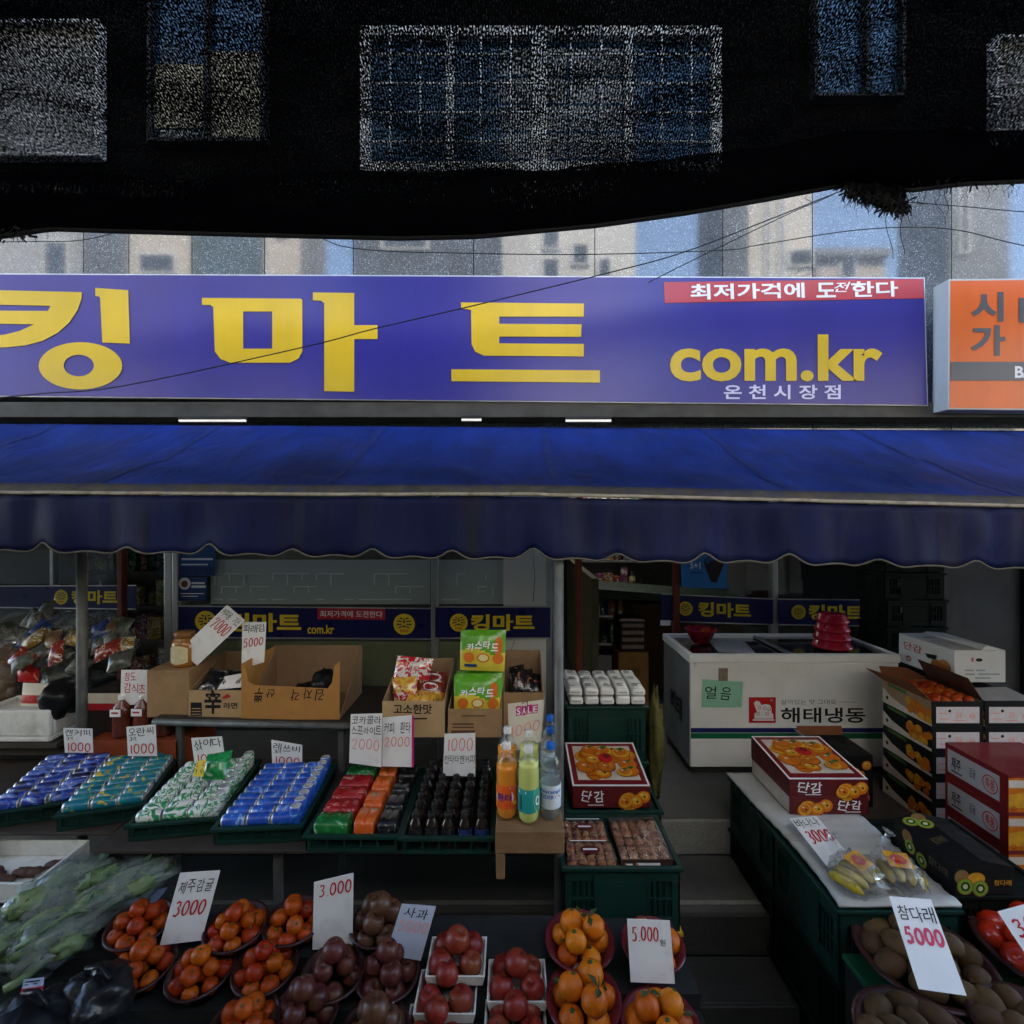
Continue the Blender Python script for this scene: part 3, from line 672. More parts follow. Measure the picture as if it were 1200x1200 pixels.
for X in (-6.1, -4.6, -3.1, -1.6, -.1, 1.4, 2.9, 4.4, 5.9):
    b.tube([(X, 3.5, 2.9), (X, 2.34, 2.46)], .014, 8)
b.build('folding_arm', GALV, aw)
for px, D, lb in ((96, 2.88, 'grey steel pole at the left holding up the awning'), (655, 2.28, 'grey steel pole beside the white packs in the middle')):
    t = thing('awning_pole', lb, 'pole', (P(px, 600, D).x, D, .0)); 
    p = Vector((P(px, 600, D).x, D, (.452 if D > 2.6 else .102))); m = MB(); m.tube([p + Vector((0, 0, .012)), Vector((p.x, p.y, 2.46))], .026 if D > 2.6 else .021, 14); m.build('pole', GALV, t)
    m = MB(); m.lathe([(0, 0), (.06, 0), (.06, .012), (0, .012)], 16, p); m.build('foot_plate', GALV, t)

# ------------------------------------------------------------------ the black shade net, hung flat over the alley
def netmat(name, lo, sx, sy):
    n = N(name); n.t.nodes.remove(n.b)
    df_ = n.n('ShaderNodeBsdfDiffuse'); df_.inputs[0].default_value = (.005, .005, .006, 1); tr = n.n('ShaderNodeBsdfTransparent'); mx = n.n('ShaderNodeMixShader')
    tc = n.n('ShaderNodeTexCoord'); mp = n.n('ShaderNodeMapping'); mp.inputs['Scale'].default_value = (sx, sy, 0); n.l(tc.outputs['Object'], mp.inputs[0])
    a_ = n.noise(1, mp.outputs[0], 1.5, .5); 
    wv = n.n('ShaderNodeTexWave', wave_type='BANDS', bands_direction='X'); wv.inputs['Scale'].default_value = 26; wv.inputs['Distortion'].default_value = 1.2; wv.inputs['Detail'].default_value = 1; wv.inputs['Detail Scale'].default_value = 6
    n.l(tc.outputs['Object'], wv.inputs[0])
    bl = n.noise(1, n.coords((1.6, 5, 1), False), 5, .6, .8)
    ad = n.n('ShaderNodeMath', operation='MULTIPLY_ADD'); ad.inputs[1].default_value = .10; n.l(wv.outputs['Fac'], ad.inputs[0]); n.l(a_, ad.inputs[2])
    a2 = n.n('ShaderNodeMath', operation='MULTIPLY_ADD'); a2.inputs[1].default_value = .34; n.l(bl, a2.inputs[0]); n.l(ad.outputs[0], a2.inputs[2])
    h = n.ramp(a2.outputs[0], [(lo - .08, 0), (lo + .12, .62)])
    n.l(h, mx.inputs[0]); n.l(df_.outputs[0], mx.inputs[1]); n.l(tr.outputs[0], mx.inputs[2]); n.l(mx.outputs[0], n.out.inputs[0]); MATS[name] = n.m; return n.m
NET = netmat('shade_net', .835, 190, 100); NET2 = netmat('shade_net_hem', .89, 190, 100)
YN = [(-900, 300), (-100, 290), (0, 277), (60, 268), (150, 271), (300, 275), (470, 279), (560, 277), (700, 264), (800, 250), (900, 233), (985, 217), (1065, 223), (1130, 215), (1200, 212), (1300, 205), (2200, 195)]
DN = 2.8
sn = thing('shade_net', 'black shade net with a frayed hem sagging over the alley', 'net', (0, DN, 4.1))
NX, NY = 150, 70
def nz(X, Y):
    px = 600 + X / DN * F; ze = H + (600 - lerp_tab(YN, px)) / F * DN; s = (DN - Y)
    far = 4.28 + .05 * math.sin(X * .9)
    k = math.exp(-(s / .75) ** 1.3)
    return far + .1 * s + (ze - far) * k + .03 * mnoise.noise((X * 1.1, Y * 1.6, 2)) * min(1, s * 4) + .028 * mnoise.noise((X * 2.2 + Y, Y * 5, 7)) * min(1, s * 5) + .012 * mnoise.noise((X * 6, Y * 12, 3)) * min(1, s * 5)
def net_len(X):  # unseen near end, shortened to let light onto the sign and right side
    s_ = max(0, min(1, (X + .5) / 1.2)) * max(0, min(1, (4.2 - X) / 1.2)); s_ = s_ * s_ * (3 - 2 * s_)
    return 3.4 - 1.25 * s_ + .06 * math.sin(X * 3)
vs = [(X, Y, nz(X, Y)) for X in [-5.5 + 11 * i / NX for i in range(NX + 1)] for Y in [DN - net_len(X) * j / NY for j in range(NY + 1)]]
fs = [(i * (NY + 1) + j, (i + 1) * (NY + 1) + j, (i + 1) * (NY + 1) + j + 1, i * (NY + 1) + j + 1) for i in range(NX) for j in range(NY)]
MB().add(vs, fs, 0, True).build('net_sheet', NET, sn)
# the doubled hem folded back over the rope
for k, (wd, dz) in enumerate(((.34, .012), (.22, .022), (.13, .03))):
    vs = []; fs = []
    for i in range(NX + 1):
        X = -5.5 + 11 * i / NX
        for j in range(9):
            s = (wd + .05 * mnoise.noise((X * 2, k, 1))) * j / 8; vs.append((X, DN - s, nz(X, DN - s) + dz * math.sin(math.pi * (j + .6) / 9.2)))
    for i in range(NX):
        for j in range(8): fs.append((i * 9 + j, (i + 1) * 9 + j, (i + 1) * 9 + j + 1, i * 9 + j + 1))
    MB().add(vs, fs, 0, True).build('net_hem', NET2, sn)
ROPE = mat('black_rope', (.01, .01, .011), .8)
MB().tube([(-5.5 + 11 * i / NX, DN, nz(-5.5 + 11 * i / NX, DN)) for i in range(NX + 1)], .014, 6).build('edge_rope', ROPE, sn)
b = MB()   # torn clump and threads
def clump(cx, cy, rx, ry, D, n_):
    for k in range(n_):
        x = cx + RND.gauss(0, rx); y = cy + RND.gauss(0, ry) ; p = P(x, y, D + RND.uniform(-.05, .05))
        d = Vector((RND.uniform(-.035, .035), RND.uniform(-.02, .02), RND.uniform(-.05, .01))); e_ = Vector((RND.uniform(-.008, .008), RND.uniform(-.006, .006), RND.uniform(-.012, .012)))
        b.poly([p, p + d, p + d + e_, p + e_])
for (x, y, rx, ry, c_) in ((1000, 224, 7, 4, 160), (1022, 231, 10, 4, 260), (1042, 236, 9, 5, 320), (1054, 241, 6, 4, 200), (8, 273, 12, 4, 60), (20, 270, 8, 3, 40), (1120, 213, 30, 3, 50)): clump(x, y, rx, ry, DN - .01, c_)
for x0, y0, dx, dy, r in ((990, 222, -3, 22, .0016), (996, 224, -2, 18, .0012), (1040, 245, 4, 58, .002), (1058, 246, 0, 52, .0022), (1056, 244, 16, 20, .0015), (1098, 235, 10, 30, .0016), (1110, 222, -2, 30, .0018), (946, 230, 2, 8, .0015), (1066, 232, 14, 12, .0014), (1075, 224, 0, 22, .001), (60, 268, -8, 12, .0012), (1155, 214, 3, 22, .0014), (1182, 212, -3, 18, .0014)):
    b.tube([P(x0 + dx * t + 3 * math.sin(t * 5 + x0), y0 + dy * t, DN - .02) for t in [k / 8 for k in range(9)]], r, 4)
for k in range(40):
    x0, y0 = RND.uniform(985, 1200), 0; y0 = lerp_tab(YN, x0) + (RND.uniform(4, 22) if x0 < 1062 else 1); L_ = RND.uniform(5, 26) * RND.random() ** .7 + 3; w_ = RND.uniform(-6, 6)
    b.tube([P(x0 + w_ * t + 2 * math.sin(t * 6 + k), y0 + L_ * t, DN - .02 + RND.uniform(-.003, .003)) for t in [q / 5 for q in range(6)]], RND.uniform(.0007, .0014), 4)
o_ = b.build('frayed_threads', ROPE, sn); o_['kind'] = 'stuff'
rag = [(978, 214), (985, 219), (996, 223), (1004, 229), (1014, 233), (1021, 240), (1031, 244), (1038, 249), (1047, 248), (1056, 250), (1061, 243), (1060, 236), (1063, 229), (1062, 221), (1040, 212), (1010, 210)]
vs = []; fs = []
for i in range(40):
    for j in range(9):
        t = j / 8; ang = i / 40 * len(rag); k0 = int(ang); q0, q1 = rag[k0], rag[(k0 + 1) % len(rag)]; x = q0[0] + (q1[0] - q0[0]) * (ang - k0); y = q0[1] + (q1[1] - q0[1]) * (ang - k0)
        x = 1026 + (x - 1026) * t; y = 228 + (y - 228) * t; vs.append(P(x + 1.5 * mnoise.noise((x / 4, y / 4, 1)), y, DN - .03 + .03 * mnoise.noise((x / 12, y / 9, 2))))
for i in range(40):
    for j in range(8): fs.append((i * 9 + j, ((i + 1) % 40) * 9 + j, ((i + 1) % 40) * 9 + j + 1, i * 9 + j + 1))
MB().add(vs, fs, 0, True).build('torn_flap', NET2, sn, solid=.004)
CAB = mat('cable_black', (.012, .012, .012), .5)
def cable(pts, D, r, lb):
    v = [P(x, y, D) for x, y in pts]; out = []
    for i in range(len(v) - 1):
        for k in range(6):
            t = k / 6; p0 = v[max(0, i - 1)]; p1 = v[i]; p2 = v[i + 1]; p3 = v[min(len(v) - 1, i + 2)]
            out.append(.5 * ((2 * p1) + (-p0 + p2) * t + (2 * p0 - 5 * p1 + 4 * p2 - p3) * t * t + (-p0 + 3 * p1 - 3 * p2 + p3) * t ** 3))
    out.append(v[-1]); tag(MB().tube(out, r, 5).build('cable', CAB), lb, 'cable')
cable([(-300, 500), (20, 464), (140, 453), (355, 407), (440, 385), (560, 357), (720, 318), (800, 296), (900, 258), (985, 224), (1150, 160)], 2.95, .0035, 'thick black cable slanting across the big yellow letters')
cable([(760, 331), (830, 296), (930, 248), (985, 224), (1200, 120)], 2.93, .0028, 'thin black cable rising from the red panel of the blue sign to the torn net')
cable([(-100, 240), (310, 266), (414, 291), (560, 297), (700, 298), (850, 293), (890, 287), (1010, 269), (1110, 268), (1200, 288), (1400, 330)], 3.3, .0032, 'black cable sagging level over the top of the blue sign')
cable([(1050, 236), (1130, 242), (1210, 249), (1500, 270)], 2.95, .0026, 'pale reflecting cable from the torn net to the right edge')
cable([(-100, 285), (40, 283), (90, 282), (130, 274), (165, 262), (300, 200)], 3.1, .0025, 'short cable at the upper left above the sign')

# ------------------------------------------------------------------ houses across the alley (what the polished granite mirrors)
def house(x0, x1, top, col, lb, wins, y0=-3.3, roof=None, dark=(.03, .035, .04)):
    X0, X1 = (x0 - 600) / F * 10.9, (x1 - 600) / F * 10.9
    t = thing('town_house', lb, 'house', ((X0 + X1) / 2, y0 - 3, 0))
    m = MB(); m.box((X0 + .004, y0 - 1.5, 0), (X1 - .004, y0, top)); m.build('wall', mat('render_' + lb[:12].replace(' ', '_') + str(int(x0)), col, .8, var=.12, scale=1.2, dirt=tuple(c_ * .6 for c_ in col), dscale=(.8, .8, .4)), t)
    for (px0, py0, px1, py1) in wins:
        a_ = (px0 - 600) / F * 10.9; c_ = (px1 - 600) / F * 10.9; z1 = H + (600 - py0) / F * 10.9; z0 = H + (600 - py1) / F * 10.9
        fr = MB().box((a_ - .06, y0 + .002, z0 - .06), (c_ + .06, y0 + .05, z1 + .06)).build('window', mat('house_frame', (.6, .58, .52), .6), t)
        MB().box((a_, y0 + .04, z0), (c_, y0 + .062, z1)).build('pane', mat('house_glass', dark, .15), fr)
    m = MB(); m.box((X0 - .03, y0 - 1.55, top + .004), (X1 + .03, y0 + .12, top + .16)); m.build('roof_edge', mat('roof_grey', (.2, .19, .18), .8), t)
BEI = (.5, .43, .33); PAL = (.55, .52, .45)
house(-420, 97, 12.5, (.27, .26, .24), 'grey beige house across the alley mirrored at the far left', [(-140, 280, -90, 340), (-40, 260, 0, 330), (55, 285, 80, 330)])
house(151, 223, 12.2, BEI, 'beige house with an arched window mirrored left of the dark panel', [(166, 300, 205, 318)])
house(225, 310, 11.4, (.045, .07, .065), 'dark green house front mirrored over the second letter', [(250, 230, 290, 270)])
house(310, 352, 12.6, BEI, 'narrow beige house mirrored left of the blue sky gap', [(325, 250, 335, 275)])
house(414, 587, 12.0, (.06, .062, .06), 'charcoal house front mirrored above the middle letter', [(450, 250, 500, 290)])
house(588, 745, 12.9, PAL, 'pale house with small dark windows mirrored in the middle', [(637, 265, 654, 290), (637, 305, 654, 340), (672, 288, 688, 308), (702, 305, 714, 326), (600, 235, 612, 258)])
house(847, 876, 12.1, (.09, .09, .085), 'narrow grey house mirrored left of the striped one', [])
house(877, 952, 12.4, (.56, .5, .4), 'cream house with stripes mirrored beside the torn net', [(898, 200, 900, 330), (914, 200, 916, 330), (925, 295, 950, 310)])
house(957, 1038, 7.9, (.42, .36, .3), 'low tan house mirrored under the torn net', [(985, 305, 1000, 325)])
house(1113, 1183, 12.0, (.16, .16, .15), 'grey house mirrored above the orange sign', [(1125, 215, 1132, 295)])
house(1188, 1700, 7.0, BEI, 'low beige house mirrored at the far right', [(1250, 300, 1300, 340)])
for x0, x1, s in ((97, 151, 'first'), (352, 414, 'second'), (745, 847, 'third'), (1038, 1113, 'fourth')):
    house(x0, x1, 5.2, (.3, .28, .25), f'one storey building under the {s} sky gap from the left across the alley', [], y0=-3.5)

# unseen awning added behind the camera to shade the stall and shop front
oa = thing('awning', 'unseen dark green awning added to shade the stall', 'awning', (0, -3.2, 3.2))
b = MB(); vs = []; fs = []
for i in range(91):
    X = -18 + 36 * i / 90
    for j in range(11):
        t = j / 10; vs.append((X, -3.28 + 3.45 * t, 3.5 - .6 * t - .03 * math.sin(math.pi * t) + .012 * mnoise.noise((X * 2, t * 3, 0))))
for i in range(90):
    for j in range(10): fs.append((i * 11 + j, (i + 1) * 11 + j, (i + 1) * 11 + j + 1, i * 11 + j + 1))
b.add(vs, fs, 0, True); b.build('canopy', fabric('shade_awning_green', (.01, .05, .03), (.03, .03, .025), (2, 2, 2)), oa, solid=.003)
MB().tube([(-18, .175, 2.9), (18, .175, 2.9)], .012, 8).build('front_bar', GALV, oa)
# ------------------------------------------------------------------ goods: helpers
def blob(mb, c, rx, ry, rz, amp=.15, freq=2.0, seed=0, mi=0, seg=20, rings=12, M=None):
    c = Vector(c); vs = []; fs = []
    for i in range(rings + 1):
        th = math.pi * i / rings
        for k in range(seg):
            ph = 2 * math.pi * k / seg; d = Vector((math.sin(th) * math.cos(ph), math.sin(th) * math.sin(ph), math.cos(th)))
            s_ = 1 + amp * mnoise.noise(d * freq + Vector((seed, seed * .7, 1))) + amp * .5 * mnoise.noise(d * freq * 2.7 + Vector((seed, 3, seed)))
            p = Vector((d.x * rx, d.y * ry, d.z * rz)) * s_; vs.append((M @ p if M else p) + c)
    for i in range(rings):
        for k in range(seg):
            k2 = (k + 1) % seg; fs.append((i * seg + k, (i + 1) * seg + k, (i + 1) * seg + k2, i * seg + k2))
    return mb.add(vs, fs, mi, True)
CRATE_CACHE = {}
def crate(w, d, h, m, loc, label, yaw=0, group=None, shallow=False, liner=None):
    """slotted plastic crate; origin at its front left bottom corner"""
    t = thing('plastic_crate', label, 'crate', (0, 0, 0), group); t.rotation_euler = (0, 0, 0)
    b = MB(); th = .008
    b.box((0, 0, 0), (w, d, .008))
    def side(M, L):
        cs = .035 if not shallow else .02
        b.box((0, 0, .0085), (L, th, h * .22), 0, M)
        b.box((0, 0, h * .78), (L, th, h - .012), 0, M)
        z0, z1 = h * .22 + .0003, h * .78 - .0003
        b.box((0, 0, z0), (cs, th, z1), 0, M); b.box((L - cs, 0, z0), (L, th, z1), 0, M)
        if not shallow: b.box((L * .27, 0, z0), (L * .73, th, z1), 0, M)
        zones = ((cs, L * .27), (L * .73, L - cs)) if not shallow else ((cs, L - cs),)
        for a_, c_ in zones:
            n_ = 4 if not shallow else 5
            for k in range(1, n_):
                x = a_ + (c_ - a_) * k / n_; b.box((x - .004, 0, z0), (x + .004, th, z1), 0, M)
            if not shallow:
                zc = (z0 + z1) / 2; b.box((a_, .001, zc - .006), (c_, th - .001, zc + .006), 0, M)
        if not shallow:
            for k in range(int(L / .03)):  # ribs on the solid panel edge
                pass
            b.box((L * .26, -.004, .01), (L * .275, -.0002, h - .014), 0, M); b.box((L * .725, -.004, .01), (L * .74, -.0002, h - .014), 0, M)
    side(Matrix.Identity(4), w)
    side(Matrix.Translation((0, d, 0)) @ Matrix.Scale(-1, 4, (0, 1, 0)), w)
    side(Matrix.Translation((0, 0, 0)) @ Matrix.Rotation(math.pi / 2, 4, 'Z') @ Matrix.Scale(-1, 4, (0, 1, 0)), d)
    side(Matrix.Translation((w, 0, 0)) @ Matrix.Rotation(math.pi / 2, 4, 'Z'), d)
    b.build('basket', m, t, bev=.0015)
    r = MB(); o = .012
    for lo, hi in (((-o, -o, h - .0118), (w + o, th + .002, h + .004)), ((-o, d - th - .002, h - .0118), (w + o, d + o, h + .004)), ((-o, th + .0022, h - .0118), (th + .002, d - th - .0022, h + .004)), ((w - th - .002, th + .0022, h - .0118), (w + o, d - th - .0022, h + .004))): r.box(lo, hi)
    r.build('rim', m, t, bev=.003)
    if liner: MB().box((.012, .012, .009), (w - .012, d - .012, liner)).build('liner', m, t)
    t.location = Vector(loc); t.rotation_euler = (0, 0, yaw); return t
def box_faces(lo, hi):
    (x0, y0, z0), (x1, y1, z1) = lo, hi
    return (Face((x0, y0, z1), (x1, y0, z1), (x1, y0, z0), (x0, y0, z0)), Face((x0, y1, z1), (x0, y0, z1), (x0, y0, z0), (x0, y1, z0)), Face((x0, y1, z1), (x1, y1, z1), (x1, y0, z1), (x0, y0, z1)))
def open_box(mb, lo, hi, t=.005, mi=0, mi2=1, hf=None, hb=None, hl=None):
    """carton without a lid; outside mi, inside mi2; hf/hb/hl = own heights of the front, back and sides"""
    (x0, y0, z0), (x1, y1, z1) = lo, hi; hf = hf or z1; hb = hb or z1; hl = hl or z1
    mb.box((x0, y0, z0), (x1, y1, z0 + t), mi)
    zb = z0 + t + .0003
    mb.box((x0, y0, zb), (x1, y0 + t, hf), mi); mb.box((x0, y1 - t, zb), (x1, y1, hb), mi2)
    for xa, xb in ((x0, x0 + t), (x1 - t, x1)):
        mb.hexa([(xa, y0 + t + .0003, zb), (xb, y0 + t + .0003, zb), (xb, y1 - t - .0003, zb), (xa, y1 - t - .0003, zb)], [(xa, y0 + t + .0003, hf), (xb, y0 + t + .0003, hf), (xb, y1 - t - .0003, hb), (xa, y1 - t - .0003, hb)], mi2 if xa > x0 else mi2)
def price_card(name_lines, price, quad, D, label, pbox=(.08, .28, .92, .52), nbox=(.06, .04, .94, .22), pcol=None, th=.0045, m=None, extra=None, tilt=0):
    if isinstance(D, (int, float)): D = (D, D)
    TL, TR, BR, BL = quad
    fc = Face(P(*TL, D[0]), P(*TR, D[0]), P(*BR, D[1]), P(*BL, D[1]))
    base = (fc.q[2] + fc.q[3]) / 2
    t = thing('price_card', label, 'price card', base)
    b = MB(); b.plate(fc, .0025, 0, 8); b.build('card', m or CARDW, t)
    b = MB()
    if isinstance(name_lines, str): name_lines = [(name_lines, nbox)]
    for s_, bx in name_lines: b.hand(fc, s_, bx, 0, .0012, .002)
    if price: b.digits(fc, price, pbox, 1, .0014, th)
    if extra: extra(b, fc)
    b.build('handwriting', [BLK, pcol or RED, MAG, PINK], t); return t
MAG = mat('magenta_ink', (.55, .02, .2), .5); PINK = mat('pink_ink', (.75, .25, .2), .5, var=.1)
FAINT = mat('faint_red_ink', (.72, .32, .3), .5, var=.1)

# ------------------------------------------------------------------ the drinks rack
DKW = mat('dark_wood', (.05, .04, .032), .7, var=.3, scale=6)
rk = thing('display_rack', 'dark drinks rack with a grey pipe shelf behind it, left of the middle', 'rack', (-1.3, 2.4, 0))
b = MB(); b.box((-3.2, 2.31, 1.038), (-1.805, 3.0, 1.053)); b.box((-1.8, 2.19, 1.038), (-.075, 3.0, 1.053)); b.build('shelf_board', DKW, rk, bev=.003)
b = MB(); p, q = P(180, 842, 2.8), P(604, 852, 2.8); b.tube([(p.x, 2.8, p.z - .018), (q.x, 2.8, q.z - .018)], .018, 10); b.build('shelf_rail', GALV, rk)
b = MB(); b.hexa([(p.x, 2.815, p.z - .03), (q.x, 2.815, q.z - .03), (q.x, 3.4, q.z - .03), (p.x, 3.4, p.z - .03)], [(p.x, 2.815, p.z), (q.x, 2.815, q.z), (q.x, 3.4, q.z), (p.x, 3.4, p.z)]); b.build('upper_board', DKW, rk)
ZS = 1.345
for x, y, z in ((-1.03, 2.24, 1.03), (-2.35, 2.3, 1.03), (-.95, 2.84, 1.32), (-1.85, 2.84, 1.32), (-.06, 2.84, 1.3)):
    b = MB(); b.box((x - .017, y, .27 if y < 2.6 else .46), (x + .017, y + .034, z)); b.build('post', GALV, rk, bev=.003)
# trays of drinks
SILV = mat('can_silver', (.72, .72, .72), .32, .45, .1, 20)
def can_proto(nm, m, label, L=.1, r=.0262):
    t = thing(nm, label, 'can')
    b = MB(); b.lathe([(0, 0), (r * .78, .0), (r * .82, .003), (r, .009), (r, L - .009), (r * .88, L - .002), (r * .86, L)], 16, (0, 0, 0), mis=[1, 1, 1, 0, 0, 1, 1]); b.build('body', [m, SILV], t)
    b = MB(); b.lathe([(r * .86, L), (r * .84, L + .001), (r * .78, L - .004), (0, L - .004)], 16); b.box((-.004, -.004, L - .0038), (.012, .004, L - .002)); b.build('lid', SILV, t)
    return t
CIDER = pattern('cider_can_print', [(0, (.02, .24, .08)), (.43, (.7, .72, .68)), (.55, (.02, .3, .1)), (.66, (.75, .76, .72))], (9, 9, 14), .3, 2.5, coat=.3)
LETSB = pattern('blue_can_print', [(0, (.015, .07, .42)), (.5, (.02, .13, .6)), (.62, (.28, .42, .72)), (.7, (.06, .05, .3))], (14, 14, 18), .3, 1.2, coat=.3)
TEAL = pattern('teal_can_print', [(0, (.01, .17, .25)), (.5, (.015, .22, .24)), (.6, (.55, .38, .04)), (.68, (.03, .3, .12))], (15, 15, 18), .3, 1.2, coat=.3)
COFB = pattern('coffee_can_print', [(0, (.012, .012, .03)), (.42, (.02, .05, .32)), (.56, (.1, .18, .55)), (.66, (.5, .55, .65))], (22, 22, 14), .3, 1.5, coat=.3)
RZ = lambda a_: Matrix.Rotation(a_, 4, 'Z')
trays = [(-20, 955, 19, .36, .55, COFB, 'dark blue coffee can lying in the leftmost drinks tray', 'green shallow tray of dark blue coffee cans, leftmost', 'can', False),
         (66, 957, 17, .335, .55, TEAL, 'teal and yellow can lying in the second drinks tray from the left', 'green shallow tray of teal cans', 'can', False),
         (150, 968, 9, .372, .54, CIDER, 'green and white can in the tray under the 2+2 pouch', 'green shallow tray of green and white cans', 'can', True),
         (250, 972, 4, .372, .54, LETSB, 'bright blue can in the tray right of the green and white cans', 'green shallow tray of bright blue cans', 'can', True)]
for x, y, yw, w_, d_, m, lb, clb, nm, stand in trays:
    p = G(x, y, 1.125); yaw = math.radians(yw); loc = Vector((p.x, p.y, 1.055))
    crate(w_, d_, .072, GREENP, loc, clb, yaw, 'green drinks trays on the rack', shallow=True, liner=.058)
    M = Matrix.Translation(loc) @ RZ(yaw); proto = None; n_ = 9
    for row in range(n_):
        yy = .035 + row * .0565
        for c_ in range(3):
            off = RND.uniform(-.006, .006)
            pos = M @ Vector((.012 + c_ * .1065 + off * .4 + (.008 if w_ > .34 else 0), yy, .0875))
            tilt = RND.uniform(-.09, .09); roll = RND.uniform(0, 6.28)
            e_ = (RZ(yaw + tilt) @ Matrix.Rotation(math.pi / 2, 4, 'Y') @ RZ(roll)).to_euler()
            if proto is None: proto = can_proto('drink_can', m, lb); proto['group'] = lb; proto.location = pos; proto.rotation_euler = e_
            else: dup(proto, pos, e_)
        if stand:
            pos = M @ Vector((w_ - .036, yy, .0595)); dup(proto, pos, (0, 0, RND.uniform(0, 6.28)), scale=(1, 1, .82), label='upright ' + lb.split(' can ')[0] + ' can in the column at the right edge of its tray', group='upright ' + lb.split(' can ')[0] + ' cans')
if True:  # two teal cans with their silver ends towards the street
    pass
def pouch_pack(loc, size, m, label, group=None, lumps=2, yaw=0, along='x'):
    w_, d_, h_ = size; b = MB()
    r = h_ / 2; n_ = lumps
    pr = []
    # film shrunk over a row of drinks: a lumpy closed shell
    NXx, NYy = 22, 16; vs = []; fs = []
    for i in range(NXx + 1):
        for j in range(NYy):
            a_ = 2 * math.pi * j / NYy; u = i / NXx
            ca, sa = math.cos(a_), math.sin(a_); ca = abs(ca) ** .55 * (1 if ca > 0 else -1); sa = abs(sa) ** .55 * (1 if sa > 0 else -1)
            end = min(1, min(u, 1 - u) * 9 + .25) ** .5
            lump = 1 - .13 * (1 - abs(math.sin(math.pi * u * n_)) ** .5) + .03 * mnoise.noise((u * 9, a_ * 2, w_ * 50))
            vs.append((u * w_ - w_ / 2, ca * d_ / 2 * end * (.95 + .05 * lump), h_ / 2 + sa * h_ / 2 * end * lump))
    for i in range(NXx):
        for j in range(NYy): fs.append((i * NYy + j, (i + 1) * NYy + j, (i + 1) * NYy + (j + 1) % NYy, i * NYy + (j + 1) % NYy))
    fs.append(tuple(range(NYy))); fs.append(tuple(NXx * NYy + k for k in range(NYy))[::-1])
    b.add(vs, fs, 0, True); o = b.build('drink_pack', m, loc=(0, 0, 0)); o.location = Vector(loc); o.rotation_euler = (0, 0, yaw)
    return tag(o, label, 'drink pack', group)
PKG = pattern('green_pack', [(0, (.012, .14, .03)), (.55, (.02, .22, .05)), (.66, (.3, .42, .28))], (18, 18, 18), .25, 1, coat=.5)
PKR = pattern('red_pack', [(0, (.3, .012, .015)), (.5, (.42, .02, .025)), (.64, (.5, .3, .28))], (16, 40, 40), .25, 1, coat=.5)
PKO = pattern('orange_pack', [(0, (.6, .1, .015)), (.56, (.66, .14, .02)), (.66, (.25, .2, .12))], (22, 22, 22), .25, 1, coat=.5)
PKK = pattern('black_pack', [(0, (.012, .012, .012)), (.56, (.02, .02, .02)), (.66, (.1, .1, .1))], (22, 22, 22), .25, 1, coat=.5)
p = G(358, 980, 1.125); crate(.395, .58, .072, GREENP, (p.x, p.y, 1.055), 'green shallow tray of red, orange and black drink packs', 0, 'green drinks trays on the rack', True, .02); x0, y0 = p.x, p.y
for k in range(5): pouch_pack((x0 + .095, y0 + .075 + k * .108, 1.078), (.165, .104, .09), PKG if k in (0, 4) else PKR, ('green drink pack at the front of the mixed tray' if k == 0 else 'green drink pack at the back of the mixed tray' if k == 4 else 'red drink pack between the two green ones'), 'red drink packs' if 0 < k < 4 else None, 3)
for k in range(4): pouch_pack((x0 + .238, y0 + .085 + k * .138, 1.078), (.095, .132, .1), PKO, 'orange drink pack in the middle column of the mixed tray', 'orange drink packs', 2)
for k in range(4): pouch_pack((x0 + .338, y0 + .085 + k * .138, 1.078), (.09, .132, .092), PKK, 'black drink pack in the right column of the mixed tray', 'black drink packs', 2)
# small dark bottles
p = G(470, 982, 1.125); crate(.385, .57, .072, GREENP, (p.x, p.y, 1.055), 'green shallow tray of small black capped bottles', 0, 'green drinks trays on the rack', True); x0, y0 = p.x, p.y
COLA = mat('dark_cola', (.018, .01, .008), .12, coat=.6, var=.1); CAPK = mat('black_cap', (.015, .015, .015), .4); LABK = pattern('dark_label', [(0, (.012, .012, .013)), (.58, (.03, .03, .04)), (.68, (.16, .15, .14))], (30, 30, 30), .4)
LABB = pattern('blue_label', [(0, (.015, .03, .12)), (.55, (.03, .07, .25)), (.68, (.3, .3, .32))], (30, 30, 30), .4)
def bottle(nm, label, prof, lab_i, mats, cap_prof, group=None, seg=18, labprof=None):
    t = thing(nm, label, 'bottle', (0, 0, 0), group)
    b = MB(); b.lathe(prof, seg); b.build('bottle_body', mats[0], t)
    b = MB(); b.lathe(labprof, seg); b.build('label', mats[1], t)
    b = MB(); b.lathe(cap_prof, seg); b.build('cap', mats[2], t); return t
sp = [(0, 0), (.026, 0), (.0305, .006), (.0305, .085), (.027, .1), (.014, .118), (.014, .126)]
cp = [(.0175, .118), (.0175, .138), (.0155, .141), (0, .141)]
lp_ = [(.0312, .03), (.0314, .032), (.0314, .078), (.0312, .08)]
pr = None
for r_ in range(7):
    for c_ in range(5):
        pos = (x0 + .052 + c_ * .0705 + RND.uniform(-.003, .003), y0 + .052 + r_ * .0775 + RND.uniform(-.003, .003), 1.0645)
        bl = r_ == 0 and c_ >= 3
        if pr is None: pr = bottle('drink_bottle', 'small black capped dark bottle in the tray left of the big soda bottles', sp, 0, [COLA, LABK, CAPK], cp, 'small black capped bottles', 14, lp_); pr.location = pos
        elif bl:
            o = bottle('drink_bottle', 'small dark bottle with a blue label at the front right of its tray', sp, 0, [COLA, LABB, CAPK], cp, 'small blue labelled bottles', 14, lp_); o.location = pos
        else: dup(pr, pos, (0, 0, RND.uniform(0, 6)))
